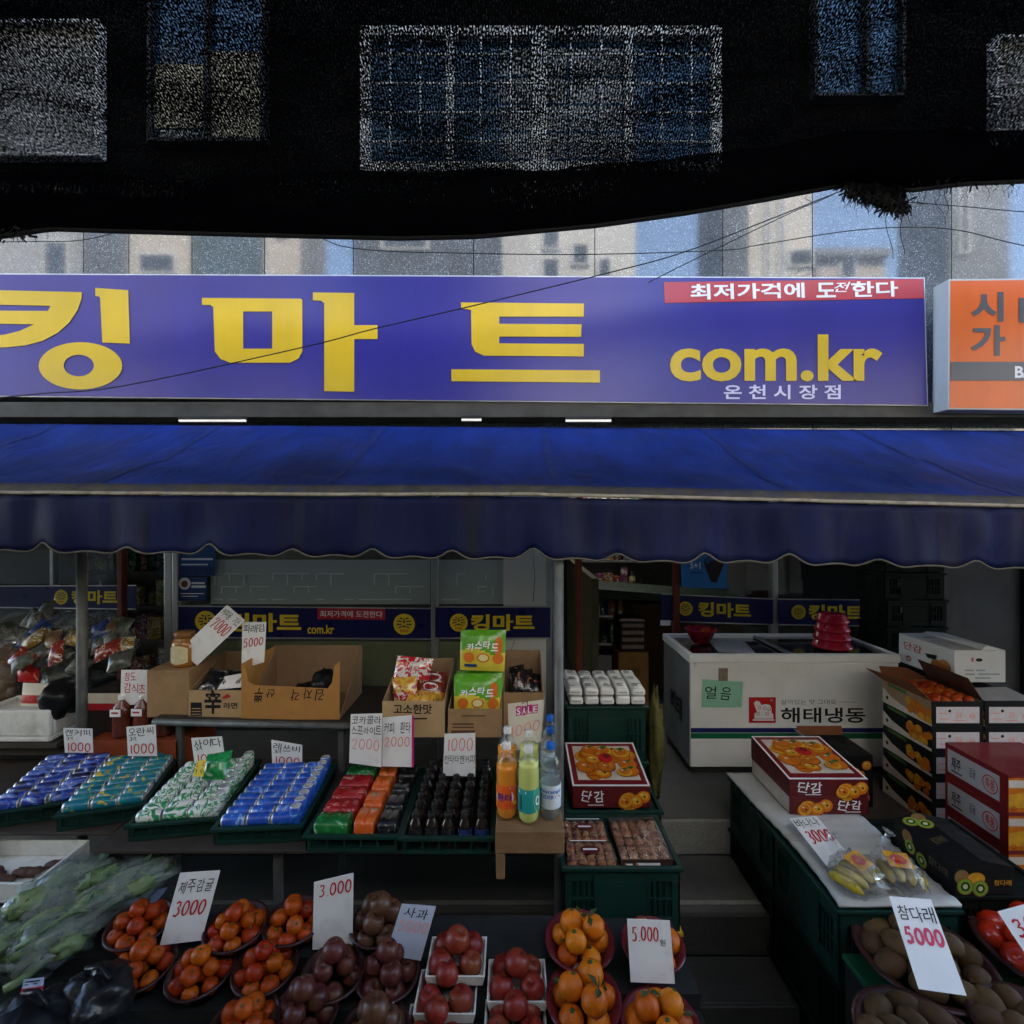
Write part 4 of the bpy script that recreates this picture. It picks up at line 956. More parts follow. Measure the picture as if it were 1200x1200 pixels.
# wooden ledge and the big soda bottles
b = MB(); b.box((-.068, 2.1, 1.098), (.215, 2.62, 1.19)); b.box((-.066, 2.104, .99), (-.03, 2.6, 1.096)); tag(b.build('wooden_ledge', WOOD, bev=.004), 'rough wooden ledge under the big soda bottles', 'ledge')
def big_bottle(px, D, liquid, lab, cap, label, group, fill=.78, wrap=None):
    x = P(px, 600, D).x; t = thing('soda_bottle', label, 'bottle', (x, D, 1.1915), group); z = 1.1915; s = 1.06
    body = [(0, .004), (.02, .0), (.03, .004), (.041, .02), (.043, .05), (.043, .17), (.043, .2), (.0405, .222), (.033, .243), (.022, .26), (.0145, .272), (.0135, .284)]
    b = MB(); b.lathe([(r * s, h * s) for r, h in body], 22, (x, D, z)); b.build('bottle_body', PET, t)
    lv = [(max(0, r * s - .0015), h * s + .0012) for r, h in body]; hh = fill * .3 * s; lq = [q for q in lv if q[1] < hh]; 
    b = MB(); b.lathe(lq + [(lq[-1][0], hh), (0, hh)], 22, (x, D, z)); b.build('drink', liquid, t)
    rr = .0438 * s
    b = MB(); b.lathe([(rr - .0004, .052 * s), (rr, .054 * s), (rr, .142 * s), (rr - .0004, .144 * s)], 28, (x, D, z)); lo = b.build('label', lab[0], t)
    # print: patches wrapped on the street side of the cylinder
    b = MB()
    def w_(u, v, lift): a_ = -math.pi / 2 + (u - .5) * 2.5; return Vector((x + (rr + lift) * math.cos(a_), D + (rr + lift) * math.sin(a_), z + (.143 - .09 * v) * s))
    class C: pass
    f_ = C(); f_.pt = w_; f_.w = rr * 2.5; f_.h = .09 * s
    wrap(b, f_); b.build('print', lab, lo)
    b = MB(); b.lathe([(.0165 * s, .276 * s), (.0165 * s, .297 * s), (.015 * s, .301 * s), (0, .301 * s)], 18, (x, D, z)); b.build('cap', cap, t); return t
PET = film('pet_plastic', (.93, .95, .95), rough=.05, fac=.02, bump=.15, bscale=30)
LQO = mat('orange_soda', (.8, .26, .012), .1, var=.05, coat=.2); LQL = mat('lime_soda', (.55, .58, .16), .1, var=.05, coat=.2); LQW = film('clear_soda', (.95, .97, .97), rough=.05, fac=.12, col=(.6, .65, .65), bump=.05)
CAPW = mat('white_cap', (.7, .7, .68), .4); CAPB = mat('blue_cap', (.01, .12, .5), .4)
LABO = [mat('lab_orange', (.7, .1, .015), .4), mat('lab_yellow', (.7, .5, .02), .4), mat('lab_purple', (.1, .03, .16), .4), WHT, mat('lab_green', (.05, .3, .06), .4)]
LABL = [mat('lab_teal', (.02, .28, .26), .4), mat('lab_lime', (.45, .5, .05), .4), mat('lab_dteal', (.01, .1, .1), .4), WHT]
LABC = [mat('lab_white', (.62, .68, .74), .4), mat('lab_blue', (.015, .12, .48), .4), RED, WHT]
def wrO(b, f): 
    b.upoly(f, [(0, 0), (.55, 0), (.4, .3), (.45, .6), (.6, 1), (0, 1)], 1, .0006); b.upoly(f, [(.05, .35), (.7, .25), (.78, .5), (.72, .68), (.1, .7)], 3, .0012); b.text(f, '환타', (.12, .32, .7, .66), 2, .0018, .03)
    b.disc(f, .82, .75, .008, 1, .001); b.disc(f, .2, .86, .007, 0, .001); b.urect(f, (.6, .04, .9, .1), 3, .001)
def wrL(b, f):
    b.upoly(f, [(.72, 0), (1, 0), (1, 1), (.78, 1), (.66, .5)], 1, .0006); b.urect(f, (.1, .05, .4, .16), 3, .001); b.urect(f, (.12, .25, .24, .9), 2, .001)
    b.disc(f, .85, .5, .012, 3, .0012, ry=.02); b.disc(f, .85, .5, .007, 0, .0016, ry=.012)
def wrC(b, f):
    b.upoly(f, [(0, .62), (.5, .54), (1, .62), (1, 1), (0, 1)], 1, .0006); b.text(f, 'Narangd', (.08, .14, .9, .34), 1, .001, .02); b.text(f, 'CIDER', (.08, .38, .6, .54), 1, .001, .02); b.urect(f, (.64, .44, .86, .5), 2, .001)
    b.disc(f, .55, .78, .009, 3, .0012, ring=.65)
for px, D, kw in ((594, 2.2, 'o'), (594.5, 2.36, 'O'), (619.5, 2.17, 'l'), (620, 2.32, 'L'), (645, 2.2, 'c'), (645, 2.36, 'C'), (644.5, 2.5, 'D')):
    if kw in 'oO': big_bottle(px, D, LQO, LABO, CAPW, 'front orange soda bottle with a white cap' if kw == 'o' else 'rear orange soda bottle with a white cap', 'big soda bottles', .72, wrO)
    elif kw in 'lL': big_bottle(px, D, LQL, LABL, CAPW, 'front lime soda bottle with a teal label' if kw == 'l' else 'rear lime soda bottle behind the teal labelled one', 'big soda bottles', .8, wrL)
    else: big_bottle(px, D, LQW, LABC, CAPB, {'c': 'front clear soda bottle with a blue cap', 'C': 'middle clear soda bottle with a blue cap', 'D': 'rearmost clear soda bottle with a blue cap'}[kw], 'big soda bottles', .62, wrC)
# green pouch with the yellow sticker on the can tray
fc = Face(P(243, 884, 2.42), P(273, 879, 2.44), P(263, 914, 2.36), P(236, 913, 2.36)); 
b = MB(); pz = fc
def pillow(fc, t, mats, fn=None, label=None, cat='packet', group=None, name='packet', n_=16, pick=None):
    b = MB(); vs = []; fs = []
    for s_ in (1, -1):
        for i in range(n_ + 1):
            for j in range(n_ + 1):
                u, v = i / n_, j / n_; k = (math.sin(math.pi * u) ** .5) * (math.sin(math.pi * max(0, min(1, (v - .04) / .92))) ** .5)
                vs.append(fc.pt(u, v, s_ * t * .5 * k + .002 * mnoise.noise((u * 7, v * 7, t * 90 + s_)) * (1 if k > 0 else 0)))
    N2 = (n_ + 1) ** 2
    for s_ in (0, 1):
        for i in range(n_):
            for j in range(n_):
                o = s_ * N2; f = (o + i * (n_ + 1) + j, o + (i + 1) * (n_ + 1) + j, o + (i + 1) * (n_ + 1) + j + 1, o + i * (n_ + 1) + j + 1)
                b.add([], [], 0); b.f.append(f); b.m.append(pick((i + .5) / n_, (j + .5) / n_) if pick else 0); b.s.append(True)
    b.v = [Vector(p) for p in vs]
    root = thing(name, label, cat, fc.pt(.5, 1, 0), group)
    b.build('wrapper', mats, root)
    if fn:
        f2 = Face(*fc.q, bulge=t * .5); b = MB(); fn(b, f2); b.build('print', mats, root)
    return root
GRB = pattern('pouch_green', [(0, (.012, .2, .05)), (.5, (.02, .3, .08)), (.64, (.4, .55, .42))], (12, 12, 30), .2, 1.5, coat=.6)
pillow(fc, .06, [GRB, YEL, BLK, RED], lambda b, f: (b.urect(f, (-.25, .3, .2, .95), 1, .03), b.text(f, '2+2', (-.22, .38, .17, .55), 3, .032, .02), b.text(f, '행사', (-.2, .64, .15, .86), 2, .032, .02)), 'green drink pouch with a yellow 2+2 sticker lying on the cans', 'drink pouch', name='drink_pouch')
# price cards of the drinks rack
C3 = [('3개', (.08, .34, .32, .48))]
price_card([('캔커피', (.04, .04, .96, .32))] + C3, '1000', ((74, 853), (108, 854), (109, 882), (76, 882)), 2.78, 'small white card with 1000 above the leftmost coffee cans', (.1, .58, .95, .95), th=.006)
price_card([('오란씨', (.04, .05, .96, .32))] + C3, '1000', ((148, 852), (182, 849), (184, 886), (150, 886)), 2.76, 'small white card with 1000 above the teal cans', (.08, .58, .95, .92), th=.006)
price_card([('사이다', (.04, .06, .96, .38))] + C3, '1000', ((224, 865), (260, 863), (264, 894), (228, 896)), 2.72, 'small white card half hidden behind the green drink pouch', (.1, .6, .95, .95), th=.006)
price_card([('레쓰비', (.04, .08, .96, .38))] + C3, '1000', ((318, 867), (354, 873), (354, 899), (319, 898)), 2.74, 'small white card with 1000 above the bright blue cans', (.1, .58, .95, .93), th=.006)
price_card([('코카콜라', (.03, .04, .98, .2)), ('스프라이트', (.03, .24, .98, .4))], '2000', ((411, 837), (448, 836), (447, 899), (409, 894)), 2.56, 'tall white card with two handwritten lines and 2000, left of its twin', (.05, .48, .95, .7), pcol=FAINT, th=.005)
def mr(b, fc): b.urect(fc, (.96, 0, 1.03, 1), 2, .001)
price_card([('커피 환타', (.03, .1, .93, .34))], '2000', ((448.6, 841), (484, 838), (484, 899), (447.8, 898)), 2.57, 'tall white card with a maroon right edge', (.05, .4, .92, .6), pcol=PINK, th=.005, extra=mr)
price_card([('칸타타캔커피', (.02, .5, .98, .7))], '1000', ((521, 860), (557, 859), (557, 910), (519, 909)), 2.58, 'white card with a faint 1000 over the black bottles', (.1, .1, .95, .42), pcol=PINK, th=.005)
CREAM = mat('cream_card', (.68, .62, .5), .65, var=.08, dirt=(.5, .4, .28), dscale=(5, 5, 5), dlo=.5, dhi=.9)
def sale(b, fc):
    for k, ch in enumerate('SALE'):
        u0 = .22 + k * .155; b.urect(fc, (u0, .07 + .012 * (k % 2), u0 + .145, .27 + .012 * (k % 2)), 2, .0012 + k * .0002); b.text(fc, ch, (u0 + .02, .1 + .012 * (k % 2), u0 + .125, .25 + .012 * (k % 2)), 4, .003, .02)
t = price_card([], '1000', ((595, 825), (638, 820), (634, 869), (597, 883)), 2.5, 'cream sheet reading SALE 1000 above the soda bottles', (.06, .45, .95, .7), pcol=FAINT, th=.006, m=CREAM, extra=sale)
t.children[1].data.materials.append(WHT)
b = MB(); tag(b.tube([P(612, 830, 2.49), P(612, 824, 2.48), P(618, 822, 2.48), P(618, 832, 2.49)], .002, 5).build('binder_clip', BLK), 'small black clip holding the SALE sheet', 'clip')

# ------------------------------------------------------------------ boxes on the pipe shelf
def fx(px, D): return P(px, 600, D).x
t = carton((fx(166, 2.95), 2.86, 1.36), (fx(222, 2.86), 3.2, 1.62), CART, 'plain brown carton under the honey jar'); b = MB(); b.box((fx(172, 2.86), 2.86, 1.352), (fx(221, 2.86), 3.16, 1.615)); b.build('carton_body', CART, t, bev=.003)
b = MB(); b.box((fx(180, 2.86), 2.855, 1.595), (fx(215, 2.86), 2.8595, 1.614)); b.build('tape', mat('tape', (.3, .19, .1), .3), t)
# honey jar
jx, jy, jz = fx(215, 2.95), 2.96, 1.617; t = thing('honey_jar', 'amber honey jar with a cream label on the plain brown carton', 'jar', (jx, jy, jz))
MB().lathe([(0, 0), (.06, 0), (.067, .01), (.067, .12), (.06, .145), (.05, .155), (.05, .165), (0, .165)], 22, (jx, jy, jz)).build('jar_body', mat('honey', (.3, .12, .02), .12, coat=.5, var=.1), t)
MB().lathe([(.052, .163), (.053, .166), (.053, .19), (.05, .195), (0, .195)], 22, (jx, jy, jz)).build('lid', mat('jar_lid', (.2, .09, .03), .4), t)
b = MB(); vs = []
for k in range(9):
    a_ = -math.pi / 2 + (k - 4) * .2; 
    vs += [(jx + .0685 * math.cos(a_), jy + .0685 * math.sin(a_), jz + .02 + .003 * (k - 4) ** 2 * .2), (jx + .0685 * math.cos(a_), jy + .0685 * math.sin(a_), jz + .125 - .003 * (k - 4) ** 2 * .4)]
b.add(vs, [(2 * k, 2 * k + 2, 2 * k + 3, 2 * k + 1) for k in range(8)]); b.build('label', mat('cream_label', (.6, .52, .32), .6, var=.2, scale=40), t)
# ramen carton, open, with black packs
x0, x1 = fx(221, 2.84), fx(283.5, 2.84); t = carton((x0, 2.84, 1.355), (x1, 3.2, 1.5), CART, 'open tan carton printed with a big black character')
TAN = mat('tan_carton', (.42, .28, .14), .75, var=.1, scale=12)
b = MB(); open_box(b, (x0, 2.84, 1.353), (x1, 3.2, 1.51), hb=1.63); b.poly([(x0, 2.85, 1.5), (x0 - .06, 2.95, 1.58), (x0 - .05, 3.15, 1.62), (x0, 3.2, 1.62)], 1); b.build('carton_body', [TAN, CARTIN], t)
fc = box_faces((x0, 2.84, 1.353), (x1, 3.2, 1.51))[0]; b = MB(); b.text(fc, '辛', (.3, -.02, .62, .82), 0, .002, .03); b.text(fc, '라면', (.66, .42, .92, .64), 0, .002, .02); b.upoly(fc, [(.62, .25), (.74, .1), (.8, .22), (.68, .3)], 1, .002)
b.urect(fc, (.04, .42, .25, .9), 0, .0012); b.urect(fc, (.06, .62, .23, .65), 2, .002); b.urect(fc, (.06, .72, .23, .75), 2, .002); b.urect(fc, (.06, .82, .23, .85), 2, .002); b.build('print', [BLK, REDV, TAN], t)
PKD = pattern('black_noodle_wrap', [(0, (.012, .012, .014)), (.58, (.03, .03, .04)), (.66, (.55, .55, .55))], (10, 10, 10), .2, 1.5, coat=.6)
for k in range(3):
    f_ = Face((x0 + .03 + k * .085, 3.0 + k * .02, 1.585 - k * .012), (x0 + .14 + k * .08, 2.98 + k * .02, 1.57), (x0 + .13 + k * .08, 2.88, 1.50), (x0 + .02 + k * .085, 2.88, 1.50))
    pillow(f_, .05, [PKD], None, 'glossy black noodle packet in the tan carton with the big character', group='black noodle packets')
f_ = Face((x0 + .15, 2.93, 1.56), (x0 + .27, 2.93, 1.58), (x0 + .27, 2.875, 1.515), (x0 + .14, 2.875, 1.505)); b = MB(); b.plate(f_, .002); b.text(f_, '노구릴', (.1, .3, .9, .7), 1, .001, .02); tag(b.build('paper_slip', [CARDW, BLK]), 'white slip of paper on the black noodle packets', 'paper')
# wide carton with cut-out front
x0, x1, D = fx(283, 2.83), fx(398, 2.83), 2.83; zb = 1.353; t = carton((x0, D, zb), (x1, 3.25, 1.65), CART2, 'wide orange brown carton with brush letters printed upside down')
b = MB(); open_box(b, (x0, D + .006, zb), (x1, 3.25, 1.66), hf=1.36, hb=1.655, mi=1, mi2=1)
fp = [P(x, y, D) for x, y in ((283, 846), (283, 778), (288, 785), (291, 799), (299, 803), (384, 807), (389, 800), (392, 780), (398, 776), (398, 846))]; fp[0].z = fp[-1].z = zb
m_ = len(fp); bk = [p + Vector((0, .005, 0)) for p in fp]; b.add(fp + bk, [(0, 1, 2, 3, 4), (0, 4, 5, 9), (5, 6, 7, 8, 9)] + [tuple(m_ + i for i in f) for f in ((0, 1, 2, 3, 4), (0, 4, 5, 9), (5, 6, 7, 8, 9))] + [(i, (i + 1) % m_, m_ + (i + 1) % m_, m_ + i) for i in range(m_)], 0)
b.hexa([(x0 - .0005, D + .0055, zb), (x0 - .004, D + .0055, zb), (x0 - .004, 3.25, zb), (x0 - .0005, 3.25, zb)], [(x0 - .0005, D + .0055, 1.66), (x0 - .004, D + .0055, 1.66), (x0 - .004, 3.25, 1.655), (x0 - .0005, 3.25, 1.655)], 0)
b.build('carton_body', [CART2, CARTIN], t)
fc = Face(P(283, 803, D), P(398, 803, D), P(398, 846, D), P(283, 846, D)); b = MB()
for k, ch in enumerate('김자각 산뿌'): b.text(fc, ch, (.13 + (5 - k) * .125, .06 + (5 - k) % 2 * .05, .22 + (5 - k) * .125, .42 - .08 * (k % 3 == 1) + .04 * (k % 2)), 0, .002, .004, .2, True)
b.build('print', [BLK], t)
b = MB(); blob(b, (fx(376, 2.95), 2.98, 1.5), .07, .08, .08, .25, 2, 4); blob(b, (fx(360, 2.95), 2.96, 1.44), .1, .08, .07, .25, 2, 5)
BAGK = mat('black_bag', (.01, .01, .012), .38, coat=.15, bump=.7, bscale=18)
tag(b.build('plastic_bag', BAGK), 'shiny black plastic bag in the wide orange brown carton', 'bag')
# snack carton
x0, x1, D, zb = fx(448, 2.6), fx(521, 2.6), 2.6, 1.356; t = carton((x0, D, zb), (x1, 3.02, 1.55), CART, 'pale carton of red snack bags left of the green packets')
b = MB(); open_box(b, (x0, D, zb), (x1, 3.02, 1.6), hf=1.54, hb=1.64); b.build('carton_body', [TAN, CARTIN], t)
fc = box_faces((x0, D, zb), (x1, 3.02, 1.54))[0]; b = MB(); b.text(fc, '고소한맛', (.18, .08, .8, .36), 0, .002, .02); b.urect(fc, (.25, .46, .72, .5), 0, .002); b.build('print', [BLK], t)
SN1 = pattern('snack_red', [(0, (.5, .02, .03)), (.47, (.65, .62, .6)), (.55, (.5, .02, .03)), (.64, (.65, .35, .03))], (11, 11, 11), .22, 1.6, coat=.5)
SN2 = pattern('snack_orange', [(0, (.6, .22, .03)), (.45, (.65, .4, .06)), (.6, (.35, .05, .02))], (14, 14, 14), .22, 1.6, coat=.5)
SN3 = pattern('snack_brown', [(0, (.2, .03, .02)), (.5, (.3, .04, .02)), (.6, (.6, .55, .5)), (.64, (.15, .06, .03))], (12, 12, 12), .22, 1.6, coat=.5)
sn = [(466, 768, 508, 772, 497, 818, 458, 812, 2.8, SN1, SN2, 'tall red and white snack bag at the left of the pale carton', '새우'), (496, 786, 524, 788, 522, 812, 494, 810, 2.85, SN3, SN3, 'brown and white snack bag at the back right of the pale carton', '과자'), (490, 796, 522, 800, 520, 822, 486, 820, 2.74, SN3, SN2, 'brown snack bag with an oval in the middle of the pale carton', '오징어'), (478, 812, 512, 814, 508, 832, 474, 830, 2.66, SN2, SN2, 'orange snack bag at the front of the pale carton', None), (460, 796, 488, 792, 490, 824, 462, 826, 2.7, SN2, SN1, 'yellow and red snack bag at the front left of the pale carton', None)]
for x_0, y_0, x_1, y_1, x_2, y_2, x_3, y_3, D_, ma, mb_, lb, tx in sn:
    f_ = Face(P(x_0, y_0, D_ + .05), P(x_1, y_1, D_ + .05), P(x_2, y_2, D_), P(x_3, y_3, D_))
    pillow(f_, .05, [ma, mb_, WHT, RED], (lambda b, f, tx=tx: (b.disc(f, .5, .3, .04, 2, .002, ry=.022), b.text(f, tx, (.28, .22, .72, .4), 3, .004, .02))) if tx else None, lb, 'snack bag', name='snack_bag', pick=lambda u, v: 0 if v < .55 else 1)
# green custard packets
x0, x1, D, zb = fx(525, 2.6), fx(588, 2.6), 2.6, 1.356; t = carton((x0, D, zb), (x1, 2.98, 1.5), CART2, 'brown carton holding the green cake packets')
b = MB(); open_box(b, (x0, D, zb), (x1, 2.98, 1.5), hb=1.56); b.build('carton_body', [CART, CARTIN], t)
fc = box_faces((x0, D, zb), (x1, 2.98, 1.5))[0]; b = MB(); b.urect(fc, (.08, .5, .48, .56), 0, .002); b.urect(fc, (.08, .62, .48, .67), 0, .0015); b.urect(fc, (.06, .75, .5, .9), 0, .0018); b.urect(fc, (.25, .22, .7, .26), 0, .002); b.build('print', [mat('brown_print', (.1, .05, .03), .7)], t)
CG = mat('custard_green', (.1, .33, .02), .25, coat=.5, var=.2, scale=6); CY = mat('custard_yellow', (.62, .5, .05), .25, coat=.5, var=.2, scale=6); CO = mat('custard_orange', (.6, .15, .02), .3, var=.2); CC = mat('cake_cream', (.68, .6, .3), .4)
def cust(b, f):
    for k, ch in enumerate('카스타드'): b.text(f, ch, (.15 + k * .18, .26 + .03 * (k - 1.5) ** 2, .31 + k * .18, .45 + .03 * (k - 1.5) ** 2), 2, .004, .03, .1)
    b.disc(f, .2, .68, .03, 3, .003, ry=.026); b.disc(f, .52, .68, .034, 3, .0032, ry=.024); b.disc(f, .52, .68, .026, 4, .0042, ry=.017); b.disc(f, .85, .7, .03, 3, .0034, ry=.026); b.disc(f, .85, .4, .022, 3, .0034, ry=.05)
    b.urect(f, (.1, .84, .38, .91), 5, .004); b.disc(f, .88, .08, .018, 0, .0045, ring=.6)
CM = [CG, CY, WHT, CO, CC, PBD]
def cpk(x_0, y_0, x_1, y_1, x_2, y_2, x_3, y_3, D_, lb):
    f_ = Face(P(x_0, y_0, D_ + .04), P(x_1, y_1, D_ + .04), P(x_2, y_2, D_), P(x_3, y_3, D_)); pillow(f_, .05, CM, cust, lb, 'cake packet', name='cake_packet', n_=18, pick=lambda u, v: 0 if v + .08 * math.sin(u * 6) < .52 else 1)
cpk(540, 738, 593, 738, 591, 787, 539, 785, 2.72, 'topmost green and yellow cake packet standing on the others')
for k in range(3): cpk(532 + k * 1.5, 793 - k * 3.5, 588 + k * 1.5, 792 - k * 3.5, 585 + k, 838 - k * 2, 532 + k, 838 - k * 2, 2.645 + k * .055, ('foremost green cake packet in the brown carton', 'middle green cake packet in the brown carton', 'rear green cake packet in the brown carton')[k])
# last carton with dark contents
x0, x1, D, zb = fx(590, 2.75), fx(637, 2.75), 2.75, 1.353; t = carton((x0, D, zb), (x1, 3.05, 1.62), CART, 'brown carton of dark packets behind the SALE sheet')
b = MB(); open_box(b, (x0, D, zb), (x1, 3.05, 1.6), hf=1.53, hb=1.68); b.build('carton_body', [CART, CARTIN], t)
for k in range(3):
    f_ = Face(P(596 + k * 12, 782 + k * 3, 2.9), P(614 + k * 10, 778 + k * 6, 2.92), P(616 + k * 9, 814, 2.82), P(598 + k * 12, 816, 2.82)); pillow(f_, .04, [pattern('choco_wrap', [(0, (.014, .012, .012)), (.55, (.03, .02, .018)), (.63, (.3, .1, .04))], (14, 14, 14), .2, 1.5, coat=.6)], None, 'dark packet in the carton behind the SALE sheet', group='dark packets behind the SALE sheet')
# leaning cards up there
price_card([('커피용 기스', (.04, .03, .96, .17))], '7000', ((266, 709), (287, 727), (231, 780), (210, 762)), 2.93, 'white card with red 7000 leaning far over beside the honey jar', (.1, .2, .9, .42), th=.006)
price_card([('파래김', (.06, .06, .94, .24))], '5000', ((284, 729), (312, 729), (309.5, 776), (283, 784)), 2.95, 'upright white card with red 5000 in the wide carton', (.06, .36, .94, .56), th=.006)
price_card([], None, ((142, 785), (175, 785), (172, 826), (141, 826)), 2.9, 'white card with red handwriting above the vinegar bottles', extra=lambda b, fc: (b.hand(fc, '참도', (.12, .06, .55, .3), 1, .0012, .002), b.hand(fc, '감식초', (.12, .38, .92, .66), 1, .0012, .002)))
# vinegar bottles
VIN = mat('vinegar', (.13, .03, .015), .15, coat=.5); ZV = 1.235
b = MB(); b.box((-2.35, 2.84, 1.053), (-1.85, 3.2, ZV - .004)); tag(b.build('cardboard_box', mat('red_orange_carton', (.3, .06, .02), .6), bev=.004), 'low red orange carton under the vinegar bottles', 'box')
for k, px in enumerate((140, 163, 186)):
    x = fx(px, 2.88); y = 2.9 + .01 * k; t = thing('vinegar_bottle', ('left', 'middle', 'right')[k] + ' brown vinegar bottle with a white label under the red lettered card', 'bottle', (x, y, ZV), 'vinegar bottles')
    h_ = .0; MB().lathe([(0, 0), (.045, 0), (.05, .01)] + [(.05 - .003 * (j % 2), .02 + j * .012) for j in range(9)] + [(.05, .14), (.042, .175), (.016, .2), (.016, .215)], 18, (x, y, ZV)).build('bottle_body', VIN, t)
    MB().lathe([(.02, .206), (.02, .226), (.018, .228), (0, .228)], 14, (x, y, ZV)).build('cap', CAPW, t)
    fl = Face((x - .03, y - .052, ZV + .165), (x + .03, y - .052, ZV + .165), (x + .03, y - .0525, ZV + .125), (x - .03, y - .0525, ZV + .125)); b = MB(); b.plate(fl, .001, 0); b.urect(fl, (.15, .35, .8, .6), 1, .0006); b.build('label', [CARDW, REDV], t)
# ------------------------------------------------------------------ crates and boxes in the middle
YCR = mat('yellow_crate_plastic', (.5, .32, .02), .45, var=.2, dirt=(.2, .12, .02), dscale=(9, 9, 9))
crate(.5, .36, .43, YCR, (.222, 2.2, .264), 'yellow crate under the front green crate in the middle')
crate(.5, .37, .275, GREENP, (.222, 2.2, .697), 'front green crate holding the dried fruit packs', group=None, liner=.235)
crate(.48, .37, .25, GREENP, (.29, 2.64, .456), 'lower green crate behind the dried fruit packs')
crate(.48, .37, .245, GREENP, (.29, 2.64, .711), 'green crate right under the red persimmon box in the middle', liner=.23)
crate(.48, .36, .33, GREENP, (.335, 3.1, .656), 'lower green crate behind the middle persimmon box')
crate(.48, .36, .33, GREENP, (.335, 3.1, .99), 'upper green crate carrying the white packs', liner=.325)
PAPW = mat('white_wrap', (.75, .76, .76), .35, var=.1, scale=10, coat=.3, bump=.5, bscale=30)
GP = mat('grey_print', (.22, .24, .26), .5, var=.4, scale=60)
for r_ in range(3):
    for c_ in range(5):
        for l_ in range(2):
            x = .345 + c_ * .0955 + RND.uniform(-.004, .004); y = 3.11 + r_ * .12; z = 1.327 + l_ * .054 + r_ * .002
            fc = Face((x, y + .115, z + .027), (x + .091, y + .115, z + .027), (x + .091, y, z + .027), (x, y, z + .027))
            t = thing('white_pack', 'white wrapped pack with grey print piled on the upper green crate', 'pack', (x + .045, y + .06, z), 'white packs on the green crate')
            b = MB(); vs = []; fs = []; n_ = 10
            b2 = [(x, y, z), (x + .091, y, z), (x + .091, y + .115, z), (x, y + .115, z)]
            dz_ = [RND.uniform(-.009, .006) for _ in range(4)]; dx_ = RND.uniform(-.004, .004)
            b.hexa([(x + .002, y + .002, z), (x + .089, y + .002, z), (x + .089, y + .113, z), (x + .002, y + .113, z)], [(x + .004 + dx_, y + .004, z + .047 + dz_[0]), (x + .087 + dx_, y + .004, z + .047 + dz_[1]), (x + .087 - dx_, y + .111, z + .05 + dz_[2]), (x + .004 - dx_, y + .111, z + .05 + dz_[3])]); b.build('wrapper', PAPW, t, bev=.013)
            b = MB(); f_ = Face((x + .015, y + .1, z + .0502), (x + .076, y + .1, z + .0502), (x + .076, y + .03, z + .0502), (x + .015, y + .03, z + .0502))
            for q_ in range(3): b.urect(f_, (.05, .1 + q_ * .3, RND.uniform(.5, .95), .3 + q_ * .3), 0, .0006)
            f_ = Face((x + .012, y + .0018, z + .04), (x + .08, y + .0018, z + .04), (x + .08, y + .0018, z + .012), (x + .012, y + .0018, z + .012))
            if RND.random() < .7: b.urect(f_, (.1, .55, .9, .68), 0, .0006)
            b.build('print', GP, t)
MAROON = mat('maroon_box', (.17, .012, .016), .4, var=.15, scale=4, coat=.2); MARD = mat('maroon_front', (.1, .01, .012), .4, var=.15, scale=4, coat=.2)
FOR = mat('print_orange', (.55, .14, .008), .4, var=.3, scale=30); FYE = mat('print_yellow', (.62, .3, .02), .4, var=.3, scale=30); FGR = mat('print_leaf', (.06, .13, .03), .5, var=.3); FRD = mat('print_red', (.5, .02, .02), .4); FPK = mat('print_pale', (.6, .52, .45), .5)
FDK = mat('print_dark_orange', (.22, .05, .008), .45, var=.3, scale=30)
PM = [MAROON, MARD, FOR, FYE, FGR, FRD, FPK, WHT, BLK, FDK]
def fruits(b, fc, box, n_, r, seed, cols=(2, 3), leaf=True, l0=.001):
    rr = random.Random(seed); u0, v0, u1, v1 = box
    for k in range(n_):
        u, v = rr.uniform(u0, u1), rr.uniform(v0, v1); R_ = r * rr.uniform(.8, 1.15); l = l0 + k * .0003
        b.disc(fc, u, v + .06 * R_ / fc.h, R_ * 1.04, 9, l - .00004, ry=R_ * .96); b.disc(fc, u, v, R_, cols[k % len(cols)], l, ry=R_ * .92); b.disc(fc, u, v - .12 * R_ / fc.h, R_ * .72, cols[(k + 1) % len(cols)], l + .00006, ry=R_ * .6); b.disc(fc, u - .25 * R_ / fc.w, v - .35 * R_ / fc.h, R_ * .2, 6, l + .00012, ry=R_ * .12)
        if leaf and k % 2: b.upoly(fc, [(u, v - R_ / fc.h * .2), (u + R_ / fc.w * .6, v - R_ / fc.h * .75), (u + R_ / fc.w * .15, v - R_ / fc.h * .95), (u - R_ / fc.w * .3, v - R_ / fc.h * .6)], 4, l + .00018)
        else: b.disc(fc, u + .2 * R_ / fc.w, v, R_ * .16, 8 if not leaf else 4, l + .00018)
